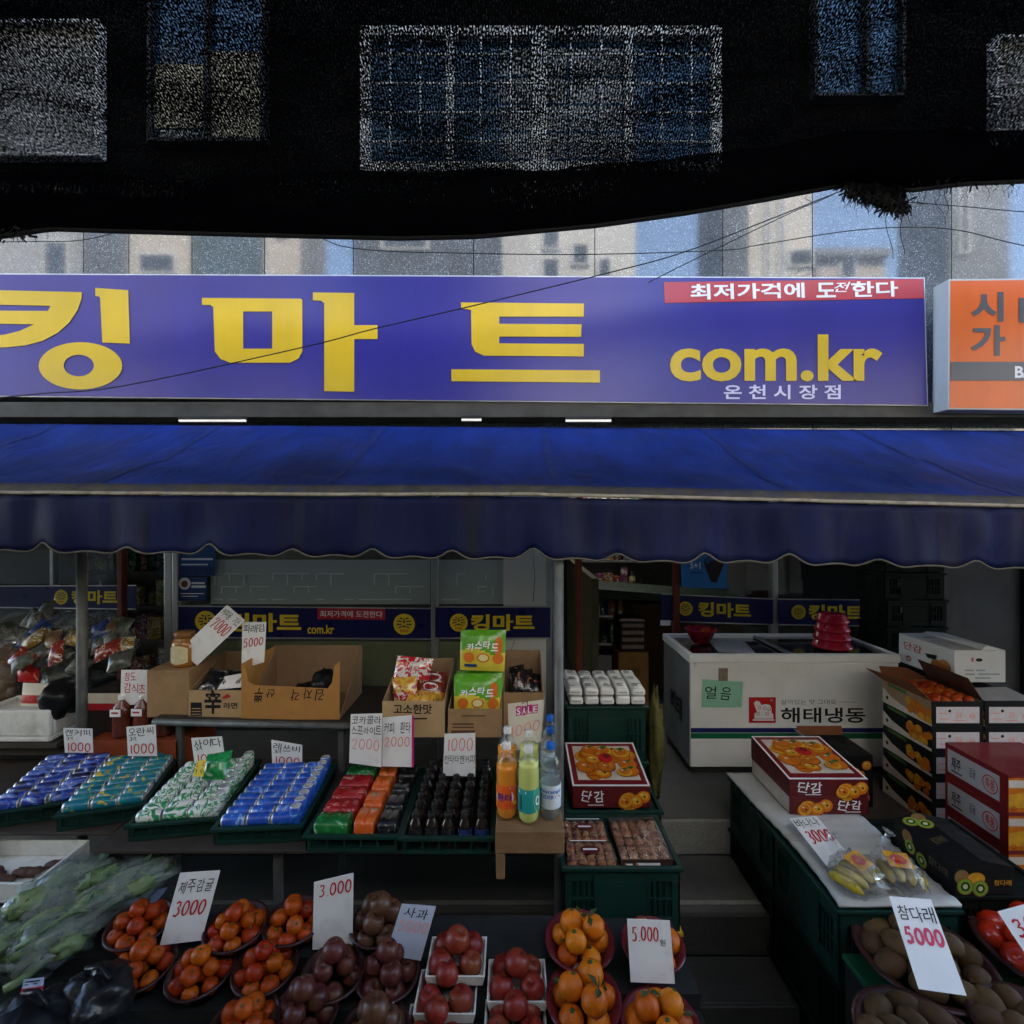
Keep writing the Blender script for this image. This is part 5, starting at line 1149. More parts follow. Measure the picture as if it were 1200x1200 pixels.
def persimmon_box(x0, x1, y0, y1, z0, z1, zb1, label, mats=PM, group=None, lid=True, flip=False):
    t = thing('fruit_box', label, 'box', ((x0 + x1) / 2, (y0 + y1) / 2, z0), group)
    b = MB(); b.hexa([(x0, y0, z0), (x1, y0, z0), (x1, y1, z0), (x0, y1, z0)], [(x0, y0, z1), (x1, y0, z1), (x1, y1, zb1), (x0, y1, zb1)], 1); b.build('box_body', PM, t, bev=.003)
    fr = Face((x0, y0, z1), (x1, y0, z1), (x1, y0, z0), (x0, y0, z0)); tp = Face((x0, y1, zb1), (x1, y1, zb1), (x1, y0, z1), (x0, y0, z1)); lf = Face((x0, y1, zb1), (x0, y0, z1), (x0, y0, z0), (x0, y1, z0))
    b = MB(); sh = -.5 if flip else 0
    fruits(b, fr, (.66 + sh, .1, .96 + sh * .9, .9), 8, .034, 3, (2, 3), False)
    sx = .5 if flip else 0
    # a scribbled white brush logo
    b.hand(fr, '단감', (.1 + sx, .16, .42 + sx, .76), 7, .0014, .012, .2)
    b.urect(fr, (.2 + sx, .84, .4 + sx, .88), 7, .001)
    if lid:
        b.urect(tp, (0, 0, 1, 1), 7, .0012); b.urect(tp, (.025, .03, .975, .97), 0, .002); b.urect(tp, (.09, .1, .91, .88), 6, .0026)
        fruits(b, tp, (.16, .2, .84, .8), 24, .048, 8, (2, 2, 2, 3), True, .0032); b.disc(tp, .52, .42, .04, 5, .0118, ry=.045); b.disc(tp, .54, .38, .022, 0, .0122)
    else: b.urect(lf, (.02, .05, .98, .95), 6, .001)
    b.build('print', PM, t); return t
persimmon_box(fx(671, 2.66), fx(762, 2.66), 2.66, 3.04, .962, 1.075, 1.13, 'red boxed persimmons on the green crate in the middle, beside the pole')
# clear packs of dried fruit in the front crate
DRY = pattern('dried_fruit', [(0, (.2, .05, .03)), (.42, (.4, .13, .05)), (.56, (.5, .25, .1)), (.66, (.06, .015, .01))], (40, 40, 40), .4, .8); CLR = film('clear_lid', (.92, .92, .92), rough=.1, fac=.03, col=(.5, .5, .5), bump=.25, bscale=30)
DBX = mat('dark_tray', (.05, .025, .02), .4)
def dried(x0, x1, y0, y1, z0, h_, label, dark):
    t = thing('dried_fruit_pack', label, 'pack', ((x0 + x1) / 2, (y0 + y1) / 2, z0))
    b = MB(); open_box(b, (x0, y0, z0), (x1, y1, z0 + h_), .004, 0, 0); b.build('tray', DBX if dark else CLR, t)
    b = MB(); rr = random.Random(int(x0 * 999 + y0 * 77))
    for i in range(5):
        for j in range(5):
            blob(b, (x0 + (i + .5) * (x1 - x0) / 5, y0 + (j + .5) * (y1 - y0) / 5, z0 + h_ * .55), (x1 - x0) / 9, (y1 - y0) / 9, h_ * .38, .4, 2, rr.random() * 50, seg=8, rings=6)
    o = b.build('dried_fruit', DRY, t); o['kind'] = 'stuff'
    b = MB(); b.box((x0 - .002, y0 - .002, z0 + h_ + .0005), (x1 + .002, y1 + .002, z0 + h_ + .004)); b.build('lid', CLR, t, bev=.002)
    fc = Face((x0, y1, z0 + h_ + .005), (x1, y1, z0 + h_ + .005), (x1, y0, z0 + h_ + .005), (x0, y0, z0 + h_ + .005)); b = MB()
    if dark: fr = Face((x0, y0, z0 + h_), (x1, y0, z0 + h_), (x1, y0, z0), (x0, y0, z0)); b.urect(fr, (.3, .25, .75, .8), 0, .001); b.urect(fr, (.08, .3, .22, .6), 0, .001)
    else: b.disc(fc, .5, .5, .045, 1, .0008, ry=.03, ring=.9); b.disc(fc, .5, .5, .04, 1, .001, ry=.025); b.urect(fc, (.35, .46, .65, .54), 0, .0016); b.urect(fc, (.1, .03, .9, .07), 0, .001)
    b.build('label', [CARDW, MARD], t); return t
zc = .697 + .237
dried(.245, .455, 2.225, 2.36, zc, .05, 'clear pack of brown dried fruit at the front left of the front crate', False)
dried(.245, .445, 2.375, 2.51, zc, .06, 'clear pack of brown dried fruit at the back left of the front crate', False)
dried(.475, .7, 2.225, 2.53, zc, .055, 'dark tray of dried fruit under a cloudy lid in the front crate', True)
b = MB(); blob(b, (.905, 3.24, 1.02), .055, .07, .34, .45, 3.2, 5); tag(b.build('net_bag', mat('yellow_green_bag', (.11, .1, .03), .6, var=.5, scale=20, bump=.6, bscale=60)), 'yellow green sack standing beside the upper green crate', 'sack')

# ------------------------------------------------------------------ chest freezer
X0, X1, Y0, Y1, Z0, Z1 = 1.248, 2.72, 3.6, 4.22, .655, 1.5
FW = mat('freezer_white', (.85, .85, .82), .35, var=.06, scale=2, coat=.25, dirt=(.62, .61, .56), dscale=(1.5, 1.5, 1.5), dlo=.5, dhi=.95); FRIM = mat('freezer_rim', (.88, .88, .85), .4, var=.06); FSIDE = mat('freezer_side_shade', (.2, .21, .21), .45, var=.15, scale=3)
t = thing('chest_freezer', 'white chest freezer with a red logo and navy and green stripes', 'freezer', ((X0 + X1) / 2, Y0, Z0))
b = MB(); b.box((X0 + .006, Y0, Z0 + .05), (X1, Y1, Z1 - .06)); b.build('cabinet', FW, t, bev=.008)
b = MB(); b.box((X0 + .001, Y0 + .012, Z0 + .055), (X0 + .0055, Y1 - .01, Z1 - .065)); b.build('shaded_side', FSIDE, t)  # grey sheet puts the shade of the left side into its colour
b = MB(); b.box((X0 + .03, Y0 + .03, Z0), (X1 - .02, Y1 - .02, Z0 + .049)); b.build('plinth', DARKM, t)
b = MB(); b.box((X0 - .006, Y0 - .012, Z1 - .058), (X1 + .006, Y0 + .03, Z1)); b.box((X0 - .006, Y1 - .03, Z1 - .058), (X1 + .006, Y1 + .006, Z1)); b.box((X0 - .006, Y0 + .0302, Z1 - .058), (X0 + .03, Y1 - .0302, Z1)); b.box((X1 - .024, Y0 + .0302, Z1 - .058), (X1 + .006, Y1 - .0302, Z1)); b.build('rim', FRIM, t, bev=.006)
GLD = mat('dark_glass', (.03, .034, .035), .06, var=.1, coat=1)
for k, (a_, c_, z) in enumerate(((X0 + .034, X0 + .78, Z1 - .03), (X0 + .72, X1 - .028, Z1 - .02))):
    o = MB().box((a_, Y0 + .034, z - .005), (c_, Y1 - .034, z)).build('glass_lid', GLD, t)
    b = MB(); b.box((a_ + .002, Y0 + .036, z + .0003), (a_ + .022, Y1 - .036, z + .012)); b.box((c_ - .022, Y0 + .036, z + .0003), (c_ - .002, Y1 - .036, z + .012)); b.build('lid_frame', ALU, o)
fc = Face(P(800, 760, Y0), P(1055, 760, Y0), P(1055, 910, Y0), P(800, 910, Y0)); u = lambda x: (x - 800) / 255; v = lambda y: (y - 760) / 150
pr_ = [mat('stripe_navy', (.02, .025, .14), .4), mat('stripe_green', (.01, .16, .07), .4), FRD, WHT, BLK, mat('grey_letters', (.25, .25, .25), .5)]
b = MB(); b.urect(fc, (u(809.5), v(853), u(1060), v(858.5)), 0, .0012); b.urect(fc, (u(809.5), v(859), u(1060), v(865.5)), 1, .0012)
b.urect(fc, (u(877.5), v(817), u(909), v(847)), 2, .0012)
# white guardian beast lying on a plinth
bp = [(884, 842), (884, 836), (887, 834), (885, 829), (883, 824), (886, 821), (890, 822), (892, 826), (897, 825), (902, 826), (904, 830), (904, 835), (906, 837), (906, 842)]
b.upoly(fc, [(u(x), v(y)) for x, y in bp], 3, .002); b.urect(fc, (u(882), v(842.5), u(907), v(844.5)), 3, .002)
for k, (x_, y_) in enumerate(((890, 829), (896, 830), (901, 831), (888, 836), (899, 836))): b.disc(fc, u(x_), v(y_), .012, 2, .0026, ring=.7)
b.disc(fc, u(904), v(820.5), .007, 3, .002, ring=.6)
b.text(fc, '해태냉동', (u(915), v(829), u(1014), v(847)), 4, .0016, .018); b.text(fc, '살아있는 맛 그대로', (u(915), v(819.5), u(980), v(825.5)), 5, .0016, .004); b.urect(fc, (u(982), v(822.5), u(1002), v(823)), 5, .0012)
b.text(fc, '냉장고', (u(813), v(776), u(817), v(781)), 5, .001); b.build('print', pr_, t)
fs_ = Face((X0, Y1, Z0 + .6), (X0, Y0, Z0 + .6), (X0, Y0, Z0 + .1), (X0, Y1, Z0 + .1)); b = MB(); b.text(fs_, '해태', (.3, .25, .75, .6), 0, .002, .03); b.build('side_print', [BLK], t)
MINT = mat('mint_paper', (.3, .6, .42), .6, var=.08)
f_ = Face(P(823, 796, Y0 - .004), P(871, 799, Y0 - .004), P(869, 829, Y0 - .004), P(822, 829, Y0 - .004)); t = thing('paper_note', 'mint green paper taped to the freezer front', 'note', f_.pt(.5, 1)); b = MB(); b.plate(f_, .001); b.build('paper', MINT, t)
b = MB(); b.hand(f_, '얼', (.05, .24, .38, .72), 0, .001, .004); b.hand(f_, '음', (.44, .2, .74, .72), 0, .001, .004); b.build('handwriting', [BLK], t)
f_ = Face(P(842, 783, Y0 - .004), P(853, 783, Y0 - .004), P(853, 798, Y0 - .006), P(842, 798, Y0 - .006)); b = MB(); b.plate(f_, .001); tag(b.build('brown_tape', mat('brown_tape', (.25, .2, .15), .4, var=.4, scale=60)), 'small brown strip stuck above the mint green paper', 'tape')
REDB = mat('red_plastic', (.36, .012, .03), .3, coat=.2, var=.12)
for k in range(4):
    z = Z1 + .002 + k * .062; R_ = .128 - .008 * k
    b = MB(); b.lathe([(0, .062), (R_ * .78, .062), (R_ * .84, .058), (R_ * .98, .02), (R_ * 1.04, .012), (R_ * 1.04, .0), (R_ * .97, .0), (R_ * .8, .05), (0, .054)], 28, (fx(975, 3.8), 3.8, z))
    tag(b.build('plastic_bowl', REDB), ('lowest', 'second lowest', 'second highest', 'topmost')[k] + ' upturned red bowl in the stack on the freezer', 'bowl', 'upturned red bowls on the freezer')
b = MB(); cx, cy = fx(821, 4.0), 4.0; b.lathe([(0, .004), (.06, .0), (.065, .0), (.115, .1), (.12, .1), (.12, .106), (.11, .106), (.06, .01), (0, .01)], 24, (cx, cy, Z1 - .015)); tag(b.build('plastic_bowl', REDB), 'small red bowl at the left end of the freezer', 'bowl')
b = MB(); blob(b, (cx + .03, cy - .02, Z1 + .075), .034, .034, .03, .05); tag(b.build('mandarin', mat('mandarin_skin', (.4, .055, .002), .42, hue=.014, bump=.3, bscale=350, coat=.08, var=.3, scale=26)), 'single mandarin in the small red bowl on the freezer', 'mandarin')
b = MB(); b.hexa([(1.5, 3.72, Z1 - .017), (1.75, 3.68, Z1 - .017), (1.83, 4.05, Z1 - .017), (1.55, 4.08, Z1 - .017)], [(1.5, 3.72, Z1 - .013), (1.75, 3.68, Z1 - .013), (1.83, 4.05, Z1 - .013), (1.55, 4.08, Z1 - .013)]); tag(b.build('paper_sheet', mat('grey_paper', (.4, .4, .4), .6, var=.2, scale=20)), 'loose grey sheet on the freezer glass', 'paper')
# tall nested crates behind the freezer end
TEALC = mat('teal_crate', (.012, .1, .095), .45, var=.2); DKC = mat('dark_crate', (.004, .008, .007), .6, var=.2, spec=.12)
for k in range(9):
    z = .655 + k * .2
    crate(.44, .3, .19, DKC if k % 1 == 0 else TEALC, (2.76 + .012 * math.sin(k * 1.7), 3.78, z), 'dark crate in the tall stack at the right end of the freezer', group='dark crates stacked by the freezer')
b = MB(); b.tube([(3.24, 3.9, .66), (3.235, 3.88, 1.3), (3.21, 3.87, 2.45)], .012, 6); tag(b.build('lit_crate_edge', TEALC), 'added teal tube painting the lit right edge of the tall dark crate stack', 'crate_edge')  # tube added to draw the lit green edge of the crates

# ------------------------------------------------------------------ the right hand stall
BASE = mat('stall_dark_cloth', (.018, .02, .02), .85, var=.3, scale=6, bump=.4, bscale=40)
for k, y in enumerate((2.04, 2.555)):
    for j in range(3):
        crate(.48, .5, .3, DKC if j < 2 else GREENP, (1.302, y, .006 + j * .304), ('front' if k == 0 else 'rear') + (' bottom', ' middle', ' top')[j] + ' crate under the white banana board', liner=.296 if j == 2 else None)
fr = Face((1.302, 2.04, .915), (1.782, 2.04, .915), (1.782, 2.04, .61), (1.302, 2.04, .61)); b = MB(); b.text(fr, '엘', (.4, .3, .47, .5), 0, .006, .03); b.text(fr, '림', (.48, .3, .55, .5), 0, .006, .03); o = b.build('lettering', [mat('pale_mould', (.35, .4, .36), .6)]); 
for ob in bpy.data.objects:
    if ob.get('label') == 'front top crate under the white banana board': fo_ = ob
o.parent = fo_; o.location = -Vector(fo_.location); 
vs = []; fs = []; NXb, NYb = 10, 40
for i in range(NXb + 1):
    for j in range(NYb + 1):
        u, v_ = i / NXb, j / NYb; x = 1.296 + .02 * math.sin(v_ * 5) * (1 - u) + .486 * u + .01 * mnoise.noise((v_ * 4, u, 3)); y = 2.028 + 1.03 * v_
        z = .929 + .006 * math.sin(y * 160) * .5 + .012 * mnoise.noise((u * 2, v_ * 3, 1)) + .012
        vs.append((x, y, z))
for i in range(NXb):
    for j in range(NYb): fs.append((i * (NYb + 1) + j, (i + 1) * (NYb + 1) + j, (i + 1) * (NYb + 1) + j + 1, i * (NYb + 1) + j + 1))
tag(MB().add(vs, fs, 0, True).build('display_board', mat('grey_white_board', (.46, .47, .46), .5, var=.15, scale=5, dirt=(.25, .2, .15), dscale=(2, 14, 2), dlo=.55, dhi=.8), solid=.012), 'greyish white ribbed board carrying the bananas', 'board')
zb = .953
persimmon_box(fx(926, 2.62), fx(1018, 2.62), 2.62, 3.04, zb, zb + .088, zb + .088, 'lower red fruit box at the back of the banana board', lid=False, flip=True)
persimmon_box(fx(925, 2.62), fx(1017.5, 2.62), 2.62, 3.04, zb + .0885, zb + .178, zb + .215, 'red persimmon box with a fruit picture lid on the banana board')
BOXK = mat('black_box', (.009, .009, .01), .5, var=.15, spec=.15); LABP = mat('white_label_print', (.6, .56, .58), .5, var=.12, scale=50)
MBX = [BOXK, LABP, FOR, FYE, FGR, FRD, FPK, WHT, BLK, CARTIN, PINK]
def mandarin_box(x0, x1, y0, y1, z0, z1, label, group=None, side=True, front='label', openb=False):
    t = thing('fruit_box', label, 'box', ((x0 + x1) / 2, (y0 + y1) / 2, z0), group)
    b = MB()
    if openb: open_box(b, (x0, y0, z0), (x1, y1, z1), .005, 0, 9)
    else: b.box((x0, y0, z0), (x1, y1, z1))
    b.build('box_body', MBX, t, bev=.0015)
    fr, lf, tp = box_faces((x0, y0, z0), (x1, y1, z1)); b = MB()
    if front == 'label':
        b.urect(fr, (.08, .22, .92, .86), 1, .001); b.disc(fr, .34, .38, .009, 8, .0016); b.disc(fr, .78, .58, .016, 10, .0016, ring=.8); b.urect(fr, (.74, .56, .82, .6), 10, .0018)
        b.text(fr, '감귤', (.46, .42, .58, .64), 10, .0016, .004); b.urect(fr, (.14, .68, .34, .71), 10, .0016); b.urect(fr, (.4, .74, .66, .77), 10, .0016); b.urect(fr, (.12, .45, .28, .48), 10, .0016)
    else:
        fruits(b, fr, (.3, .3, .9, .85), 9, .03, int(z0 * 1000), (2, 3), False)
        b.urect(fr, (.05, .12, .3, .2), 7, .001)
    if side:
        b.upoly(lf, [(0, .35), (.2, .62), (.55, .8), (1, .9), (1, 1), (0, 1)], 6, .001); b.disc(lf, .1, .72, .012, 8, .0016, ring=.5); b.disc(lf, .1, .72, .006, 8, .0018)
        rr = random.Random(int(z0 * 777)); 
        for k in range(16): b.disc(lf, rr.uniform(.55, .96), rr.uniform(.35, .82), .022, 2 if k % 3 else 3, .0014 + k * .0002)
        b.upoly(lf, [(.1, .05), (.5, .06), (.52, .2), (.12, .18)], 4, .001)
    b.build('print', MBX, t); return t
tb = thing('display_table', 'low dark table under the black fruit boxes', 'table', (3.0, 2.05, 0))
b = MB(); b.box((1.84, 2.06, .655), (4.3, 3.9, .68)); b.build('table_top', DKW, tb, bev=.003)
for x, y in ((1.9, 2.1), (4.2, 2.1), (1.9, 3.0), (4.2, 3.0)): MB().box((x, y, .004), (x + .05, y + .05, .654)).build('leg', DKW, tb)
NMS = ['lowest', 'second lowest', 'middle', 'second highest', 'top']
hb = .1455
for s_, (xa, xb) in enumerate(((2.42, 2.716), (2.724, 3.02))):
    for k in range(5):
        mandarin_box(xa, xb, 2.95, 3.34, .682 + k * hb, .682 + (k + 1) * hb - .0008, f'{NMS[k]} black mandarin box in the ' + ('left' if s_ == 0 else 'right') + ' of the two tall stacks' + (', its flaps open' if k == 4 and s_ == 0 else ''), 'black mandarin boxes', openb=(k == 4 and s_ == 0))
FLAP = mat('flap_brown', (.2, .07, .03), .8, var=.15); FLAPD = mat('flap_dark', (.07, .025, .014), .8, var=.15); FLG = mat('flap_grey', (.3, .3, .31), .5, var=.2, scale=20)
zt = .682 + 5 * hb
def flapm(pts, m, parent_label):
    par = [o_ for o_ in bpy.data.objects if o_.get('label') == parent_label][0]
    b = MB(); pts = [Vector(p) for p in pts]; n_ = (pts[1] - pts[0]).cross(pts[2] - pts[0]).normalized() * .003
    b.hexa(pts, [p + n_ for p in pts]); return b.build('flap', m, par)
pl = 'top black mandarin box in the left of the two tall stacks, its flaps open'
flapm([(2.42, 3.34, zt), (2.42, 2.95, zt), (2.33, 2.97, zt + .095), (2.31, 3.34, zt + .075)], FLAP, pl)
flapm([(2.716, 2.955, zt), (2.716, 3.34, zt), (2.66, 3.36, zt + .125), (2.645, 2.97, zt + .125)], FLAPD, pl)
flapm([(2.425, 3.34, zt), (2.71, 3.34, zt), (2.64, 3.42, zt + .05), (2.45, 3.42, zt + .06)], FLAP, pl)
pl2 = 'top black mandarin box in the right of the two tall stacks'
flapm([(2.726, 2.955, zt + .002), (3.015, 2.955, zt + .002), (3.01, 3.12, zt + .022), (2.74, 3.13, zt + .012)], FLG, pl2)
MAND = MATS['mandarin_skin']
mm = MB(); mm.lathe([(0, -.024), (.012, -.0245), (.024, -.017), (.0295, 0), (.0265, .014), (.016, .0225), (.007, .0225), (.003, .0205), (.0045, .023), (.002, .0245), (0, .024)], 16, mis=[0] * 7 + [1, 1, 1]); mproto = mm.build('mandarin', [MAND, mat('calyx_green', (.07, .09, .03), .6)])
me_mand = mproto.data; bpy.data.objects.remove(mproto)
def place(me, name, label, cat, loc, group=None, s=1.0, rot=None):
    o = bpy.data.objects.new(name, me); COL.objects.link(o); o.location = Vector(loc); o.scale = (s,) * 3
    o.rotation_euler = rot or (RND.uniform(-.7, .7), RND.uniform(-.7, .7), RND.uniform(0, 6.28)); return tag(o, label, cat, group)
MB().box((2.43, 2.96, zt - .135), (2.706, 3.33, zt - .045)).build('tray_liner', CARTIN, [o_ for o_ in bpy.data.objects if o_.get('label') == pl][0])
for i in range(4):
    for j in range(6): place(me_mand, 'mandarin', 'mandarin inside the open black box at the top of the stack', 'mandarin', (2.47 + i * .064 + RND.uniform(-.006, .006), 2.99 + j * .061 + RND.uniform(-.006, .006), zt - .018 + RND.uniform(0, .014)), 'mandarins in the open black box', 1.04)
for k in range(2): mandarin_box(2.76, 3.06, 3.36, 3.66, .682 + k * .36, .682 + (k + 1) * .36 - .001, ('lower' if k == 0 else 'upper') + ' tall carton hidden behind the right black stack', side=False)
# white persimmon carton
WB = mat('white_carton', (.6, .6, .6), .5, var=.06, scale=4); x0, x1, y0, y1, z0, z1 = 2.765, 3.085, 3.2, 3.66, zt + .026, zt + .226
t = thing('fruit_box', 'white carton with persimmon picture on the black boxes at the right', 'box', ((x0 + x1) / 2, y0, z0)); b = MB(); b.box((x0, y0, z0), (x1, y1, z1)); b.build('box_body', WB, t, bev=.003)
fr, lf, tp = box_faces((x0, y0, z0), (x1, y1, z1)); b = MB(); b.disc(fr, .48, .3, .022, 0, .001, ry=.011); b.text(fr, '홍', (.32, .22, .38, .36), 1, .001, .02)
for q_, (a_, c_, d_) in enumerate(((.2, .6, .38), (.42, .6, .6), (.2, .72, .4), (.46, .72, .88), (.4, .84, .7))): b.urect(fr, (a_, c_, d_, c_ + .05), 2, .001)
b.text(lf, '단감', (.1, .22, .45, .48), 1, .001, .012); b.upoly(lf, [(.5, .4), (.72, .34), (.7, .5), (.55, .52)], 0, .001); b.disc(lf, .72, .68, .05, 3, .0012, ry=.04); b.disc(lf, .84, .62, .05, 3, .0014, ry=.045); b.disc(lf, .2, .78, .022, 1, .001, ry=.02, ring=.55)
b.urect(tp, (.52, .0, .54, 1), 0, .001); b.urect(tp, (.2, .25, .46, .35), 2, .0012); b.text(tp, '단감', (.15, .45, .45, .7), 2, .0012, .01)
b.build('print', [BLK, FRD, mat('blue_grey_print', (.3, .36, .42), .5), mat('persim_print', (.5, .2, .06), .5, var=.3, scale=40)], t)
flap_o = MB(); flap_o.hexa([(x0 + .17, y0, z1 + .0005), (x1, y0, z1 + .0005), (x1, y1, z1 + .0005), (x0 + .17, y1, z1 + .0005)], [(x0 + .2, y0, z1 + .03), (x1 - .02, y0 + .01, z1 + .002), (x1 - .02, y1, z1 + .002), (x0 + .2, y1, z1 + .012)]); flap_o.build('flap', WB, t)
# open dark boxes with orange print behind the persimmon box
for k in range(2): mandarin_box(1.9, 2.2, 3.12, 3.4, .7 + k * .16, .7 + (k + 1) * .16 - .001, ('lower', 'upper')[k] + ' dark box with orange fruit print in front of the freezer', 'dark fruit print boxes', False, 'fruit')
par = [o_ for o_ in bpy.data.objects if o_.get('label') == 'upper dark box with orange fruit print in front of the freezer'][0]
b = MB(); q4 = [Vector(p) for p in ((1.9, 3.12, 1.021), (1.9, 3.39, 1.021), (1.86, 3.38, 1.07), (1.86, 3.1, 1.08))]; b.hexa(q4, [p + Vector((.003, 0, .001)) for p in q4]); b.build('flap', FLG, par)
b = MB(); q4 = [Vector(p) for p in ((1.9, 3.4, 1.021), (2.2, 3.4, 1.021), (2.2, 3.42, 1.07), (1.9, 3.42, 1.07))]; b.hexa(q4, [p + Vector((0, .003, .001)) for p in q4]); b.build('flap', FLAP, par)
# maroon boxes at the right edge
def maroon_box(k, x0, x1, y0, y1, z0, z1, label):
    t = thing('fruit_box', label, 'box', ((x0 + x1) / 2, y0, z0), 'maroon boxes at the right edge'); b = MB(); b.box((x0, y0, z0), (x1, y1, z1)); b.build('box_body', [MAROON], t, bev=.002)
    fr, lf, tp = box_faces((x0, y0, z0), (x1, y1, z1)); b = MB()
    if k < 2 or True:
        b.urect(lf, (.05, .14, .88, .82), 1, .001); b.text(lf, '제주', (.12, .3, .28, .66), 2, .002, .02); b.text(lf, '감귤', (.42, .34, .52, .6), 2, .002, .004); b.disc(lf, .74, .5, .042, 3, .0015, ry=.045, ring=.88); b.text(lf, '특품', (.67, .36, .81, .64), 3, .0016, .015)
        b.urect(lf, (.12, .7, .3, .74), 2, .0015)
        b.urect(fr, (.0, .06, 1, .96), 4, .001); b.upoly(fr, [(0, .5), (.3, .4), (.6, .55), (1, .45), (1, .8), (0, .85)], 5, .0016); b.urect(fr, (0, .12, 1, .32), 6, .0018); b.disc(fr, .06, .86, .012, 3, .0024, ring=.7)
    b.build('print', [MAROON, mat('grey_label', (.4, .39, .4), .5, var=.1), BLK, FRD, FOR, FYE, FPK], t)
for k in range(3): maroon_box(k, 2.385, 2.8, 2.46, 2.82, .682 + k * .184, .682 + (k + 1) * .184 - .0008, ('lowest', 'middle', 'top')[k] + ' maroon mandarin box with a pale side label at the right edge')
# kiwi carton with tented lid
crate(.42, .5, .262, DKC, (1.79, 2.08, .682), 'dark crate under the black kiwi carton', liner=.258)
x0, x1, y0, y1, z0, z1 = 1.79, 2.03, 2.07, 2.4, .952, 1.062
t = thing('fruit_box', 'black kiwi carton with cut kiwi pictures and a tented lid', 'box', ((x0 + x1) / 2, y0, z0)); b = MB(); b.box((x0, y0, z0), (x1, y1, z1)); b.build('box_body', [BOXK], t, bev=.002)
xm = (x0 + x1) / 2; b = MB(); b.add([(x0, y0, z1 + .001), (xm - .01, y0, z1 + .03), (x1, y0, z1 + .001), (x0, y1, z1 + .001), (xm - .01, y1, z1 + .03), (x1, y1, z1 + .001)], [(0, 1, 4, 3), (1, 2, 5, 4), (0, 2, 1), (3, 4, 5)]); b.build('lid', [BOXK], t)
KG = mat('kiwi_green_print', (.2, .36, .03), .4, var=.2); KB = mat('kiwi_brown_print', (.25, .14, .05), .5, var=.3, scale=30)
fr, lf, tp = box_faces((x0, y0, z0), (x1, y1, z1)); b = MB()
def kiwi(b, fc, u_, v_, r, l): b.disc(fc, u_, v_, r, 2, l); b.disc(fc, u_, v_, r * .88, 1, l + .0004); b.disc(fc, u_, v_, r * .55, 5, l + .0007, ring=.6); b.disc(fc, u_, v_, r * .28, 3, l + .0008)
b.disc(fr, .12, .35, .03, 2, .001); b.disc(fr, .36, .4, .035, 4, .0013, ry=.025); kiwi(b, fr, .17, .68, .034, .002); kiwi(b, fr, .42, .75, .033, .003); b.text(fr, '참다래', (.66, .45, .95, .65), 4, .001, .01)
b.disc(lf, .25, .3, .03, 2, .001); kiwi(b, lf, .3, .6, .03, .002); kiwi(b, lf, .5, .75, .03, .0032); b.text(lf, '참다래', (.6, .3, .9, .6), 6, .001, .01)
lt = Face((x0, y1, z1 + .002), (xm - .01, y1, z1 + .031), (xm - .01, y0, z1 + .031), (x0, y0, z1 + .002)); kiwi(b, lt, .4, .14, .032, .002); kiwi(b, lt, .75, .25, .032, .0034); b.disc(lt, .8, .1, .028, 2, .001); b.text(lt, 'KIWI', (.3, .5, .75, .62), 6, .002, .01)
b.build('print', [BOXK, KG, KB, mat('kiwi_core', (.6, .6, .4), .5), FYE, BLK, mat('gold_print', (.12, .1, .05), .4)], t)
# bananas in clear bags
BAN = mat('banana_skin', (.42, .32, .03), .5, var=.25, scale=16, hue=.01, dirt=(.12, .08, .02), dscale=(25, 25, 25), dlo=.55, dhi=.8); BAGF = film('clear_bag', (.95, .95, .95), rough=.1, fac=.14, col=(.6, .6, .6), bump=1, bscale=14)
def banana_bag(px, py, label, yaw):
    p = G(px, py, zb); t = thing('banana_bag', label, 'bananas', (p.x, p.y, zb)); M = Matrix.Rotation(yaw, 3, 'Z')
    for k in range(5):
        pts = []
        for i in range(9):
            a_ = -1.0 + 2.0 * i / 8; v_ = Vector(((k - 2) * .028 + .014 * (k - 2) * math.cos(a_), .078 * math.sin(a_), .03 + .04 * math.cos(a_) - .01 * abs(k - 2))); pts.append(M @ v_ + p + Vector((0, 0, .0)))
        b = MB(); 
        for i in range(8): pass
        vs = []; fs = []; seg = 8
        for i, q in enumerate(pts):
            t_ = (pts[min(8, i + 1)] - pts[max(0, i - 1)]).normalized(); a1 = t_.cross(Vector((0, 0, 1))).normalized(); b1 = a1.cross(t_); r_ = .0195 * min(1, .3 + min(i, 8 - i) * .45)
            vs += [q + (a1 * math.cos(2 * math.pi * s / seg) + b1 * math.sin(2 * math.pi * s / seg)) * r_ for s in range(seg)]
        for i in range(8):
            for s in range(seg): fs.append((i * seg + s, i * seg + (s + 1) % seg, (i + 1) * seg + (s + 1) % seg, (i + 1) * seg + s))
        b.add(vs, fs, 0, True).build('banana', BAN, t)
    b = MB(); blob(b, p + Vector((0, 0, .055)), .09, .1, .062, .4, 3.2, px, seg=28, rings=18); b.tube([p + M @ Vector((0, .08, .085)), p + M @ Vector((0, .1, .13)), p + M @ Vector((.015, .1, .16))], .014, 8, taper=2.0); b.build('clear_bag', BAGF, t)
    fl = Face(p + M @ Vector((-.04, .03, .116)), p + M @ Vector((.05, .03, .116)), p + M @ Vector((.05, -.045, .1)), p + M @ Vector((-.04, -.045, .1))); b = MB(); b.plate(fl, .001, 0); b.disc(fl, .5, .5, .03, 1, .001, ry=.024); b.urect(fl, (.3, .42, .7, .56), 2, .0015); b.build('sticker', [FYE, FRD, FOR], t)
banana_bag(1003, 1038, 'bagged bananas on the left of the board, next to the 3000 card', .5)
banana_bag(1050, 1036, 'bagged bananas on the right of the board', -.25)
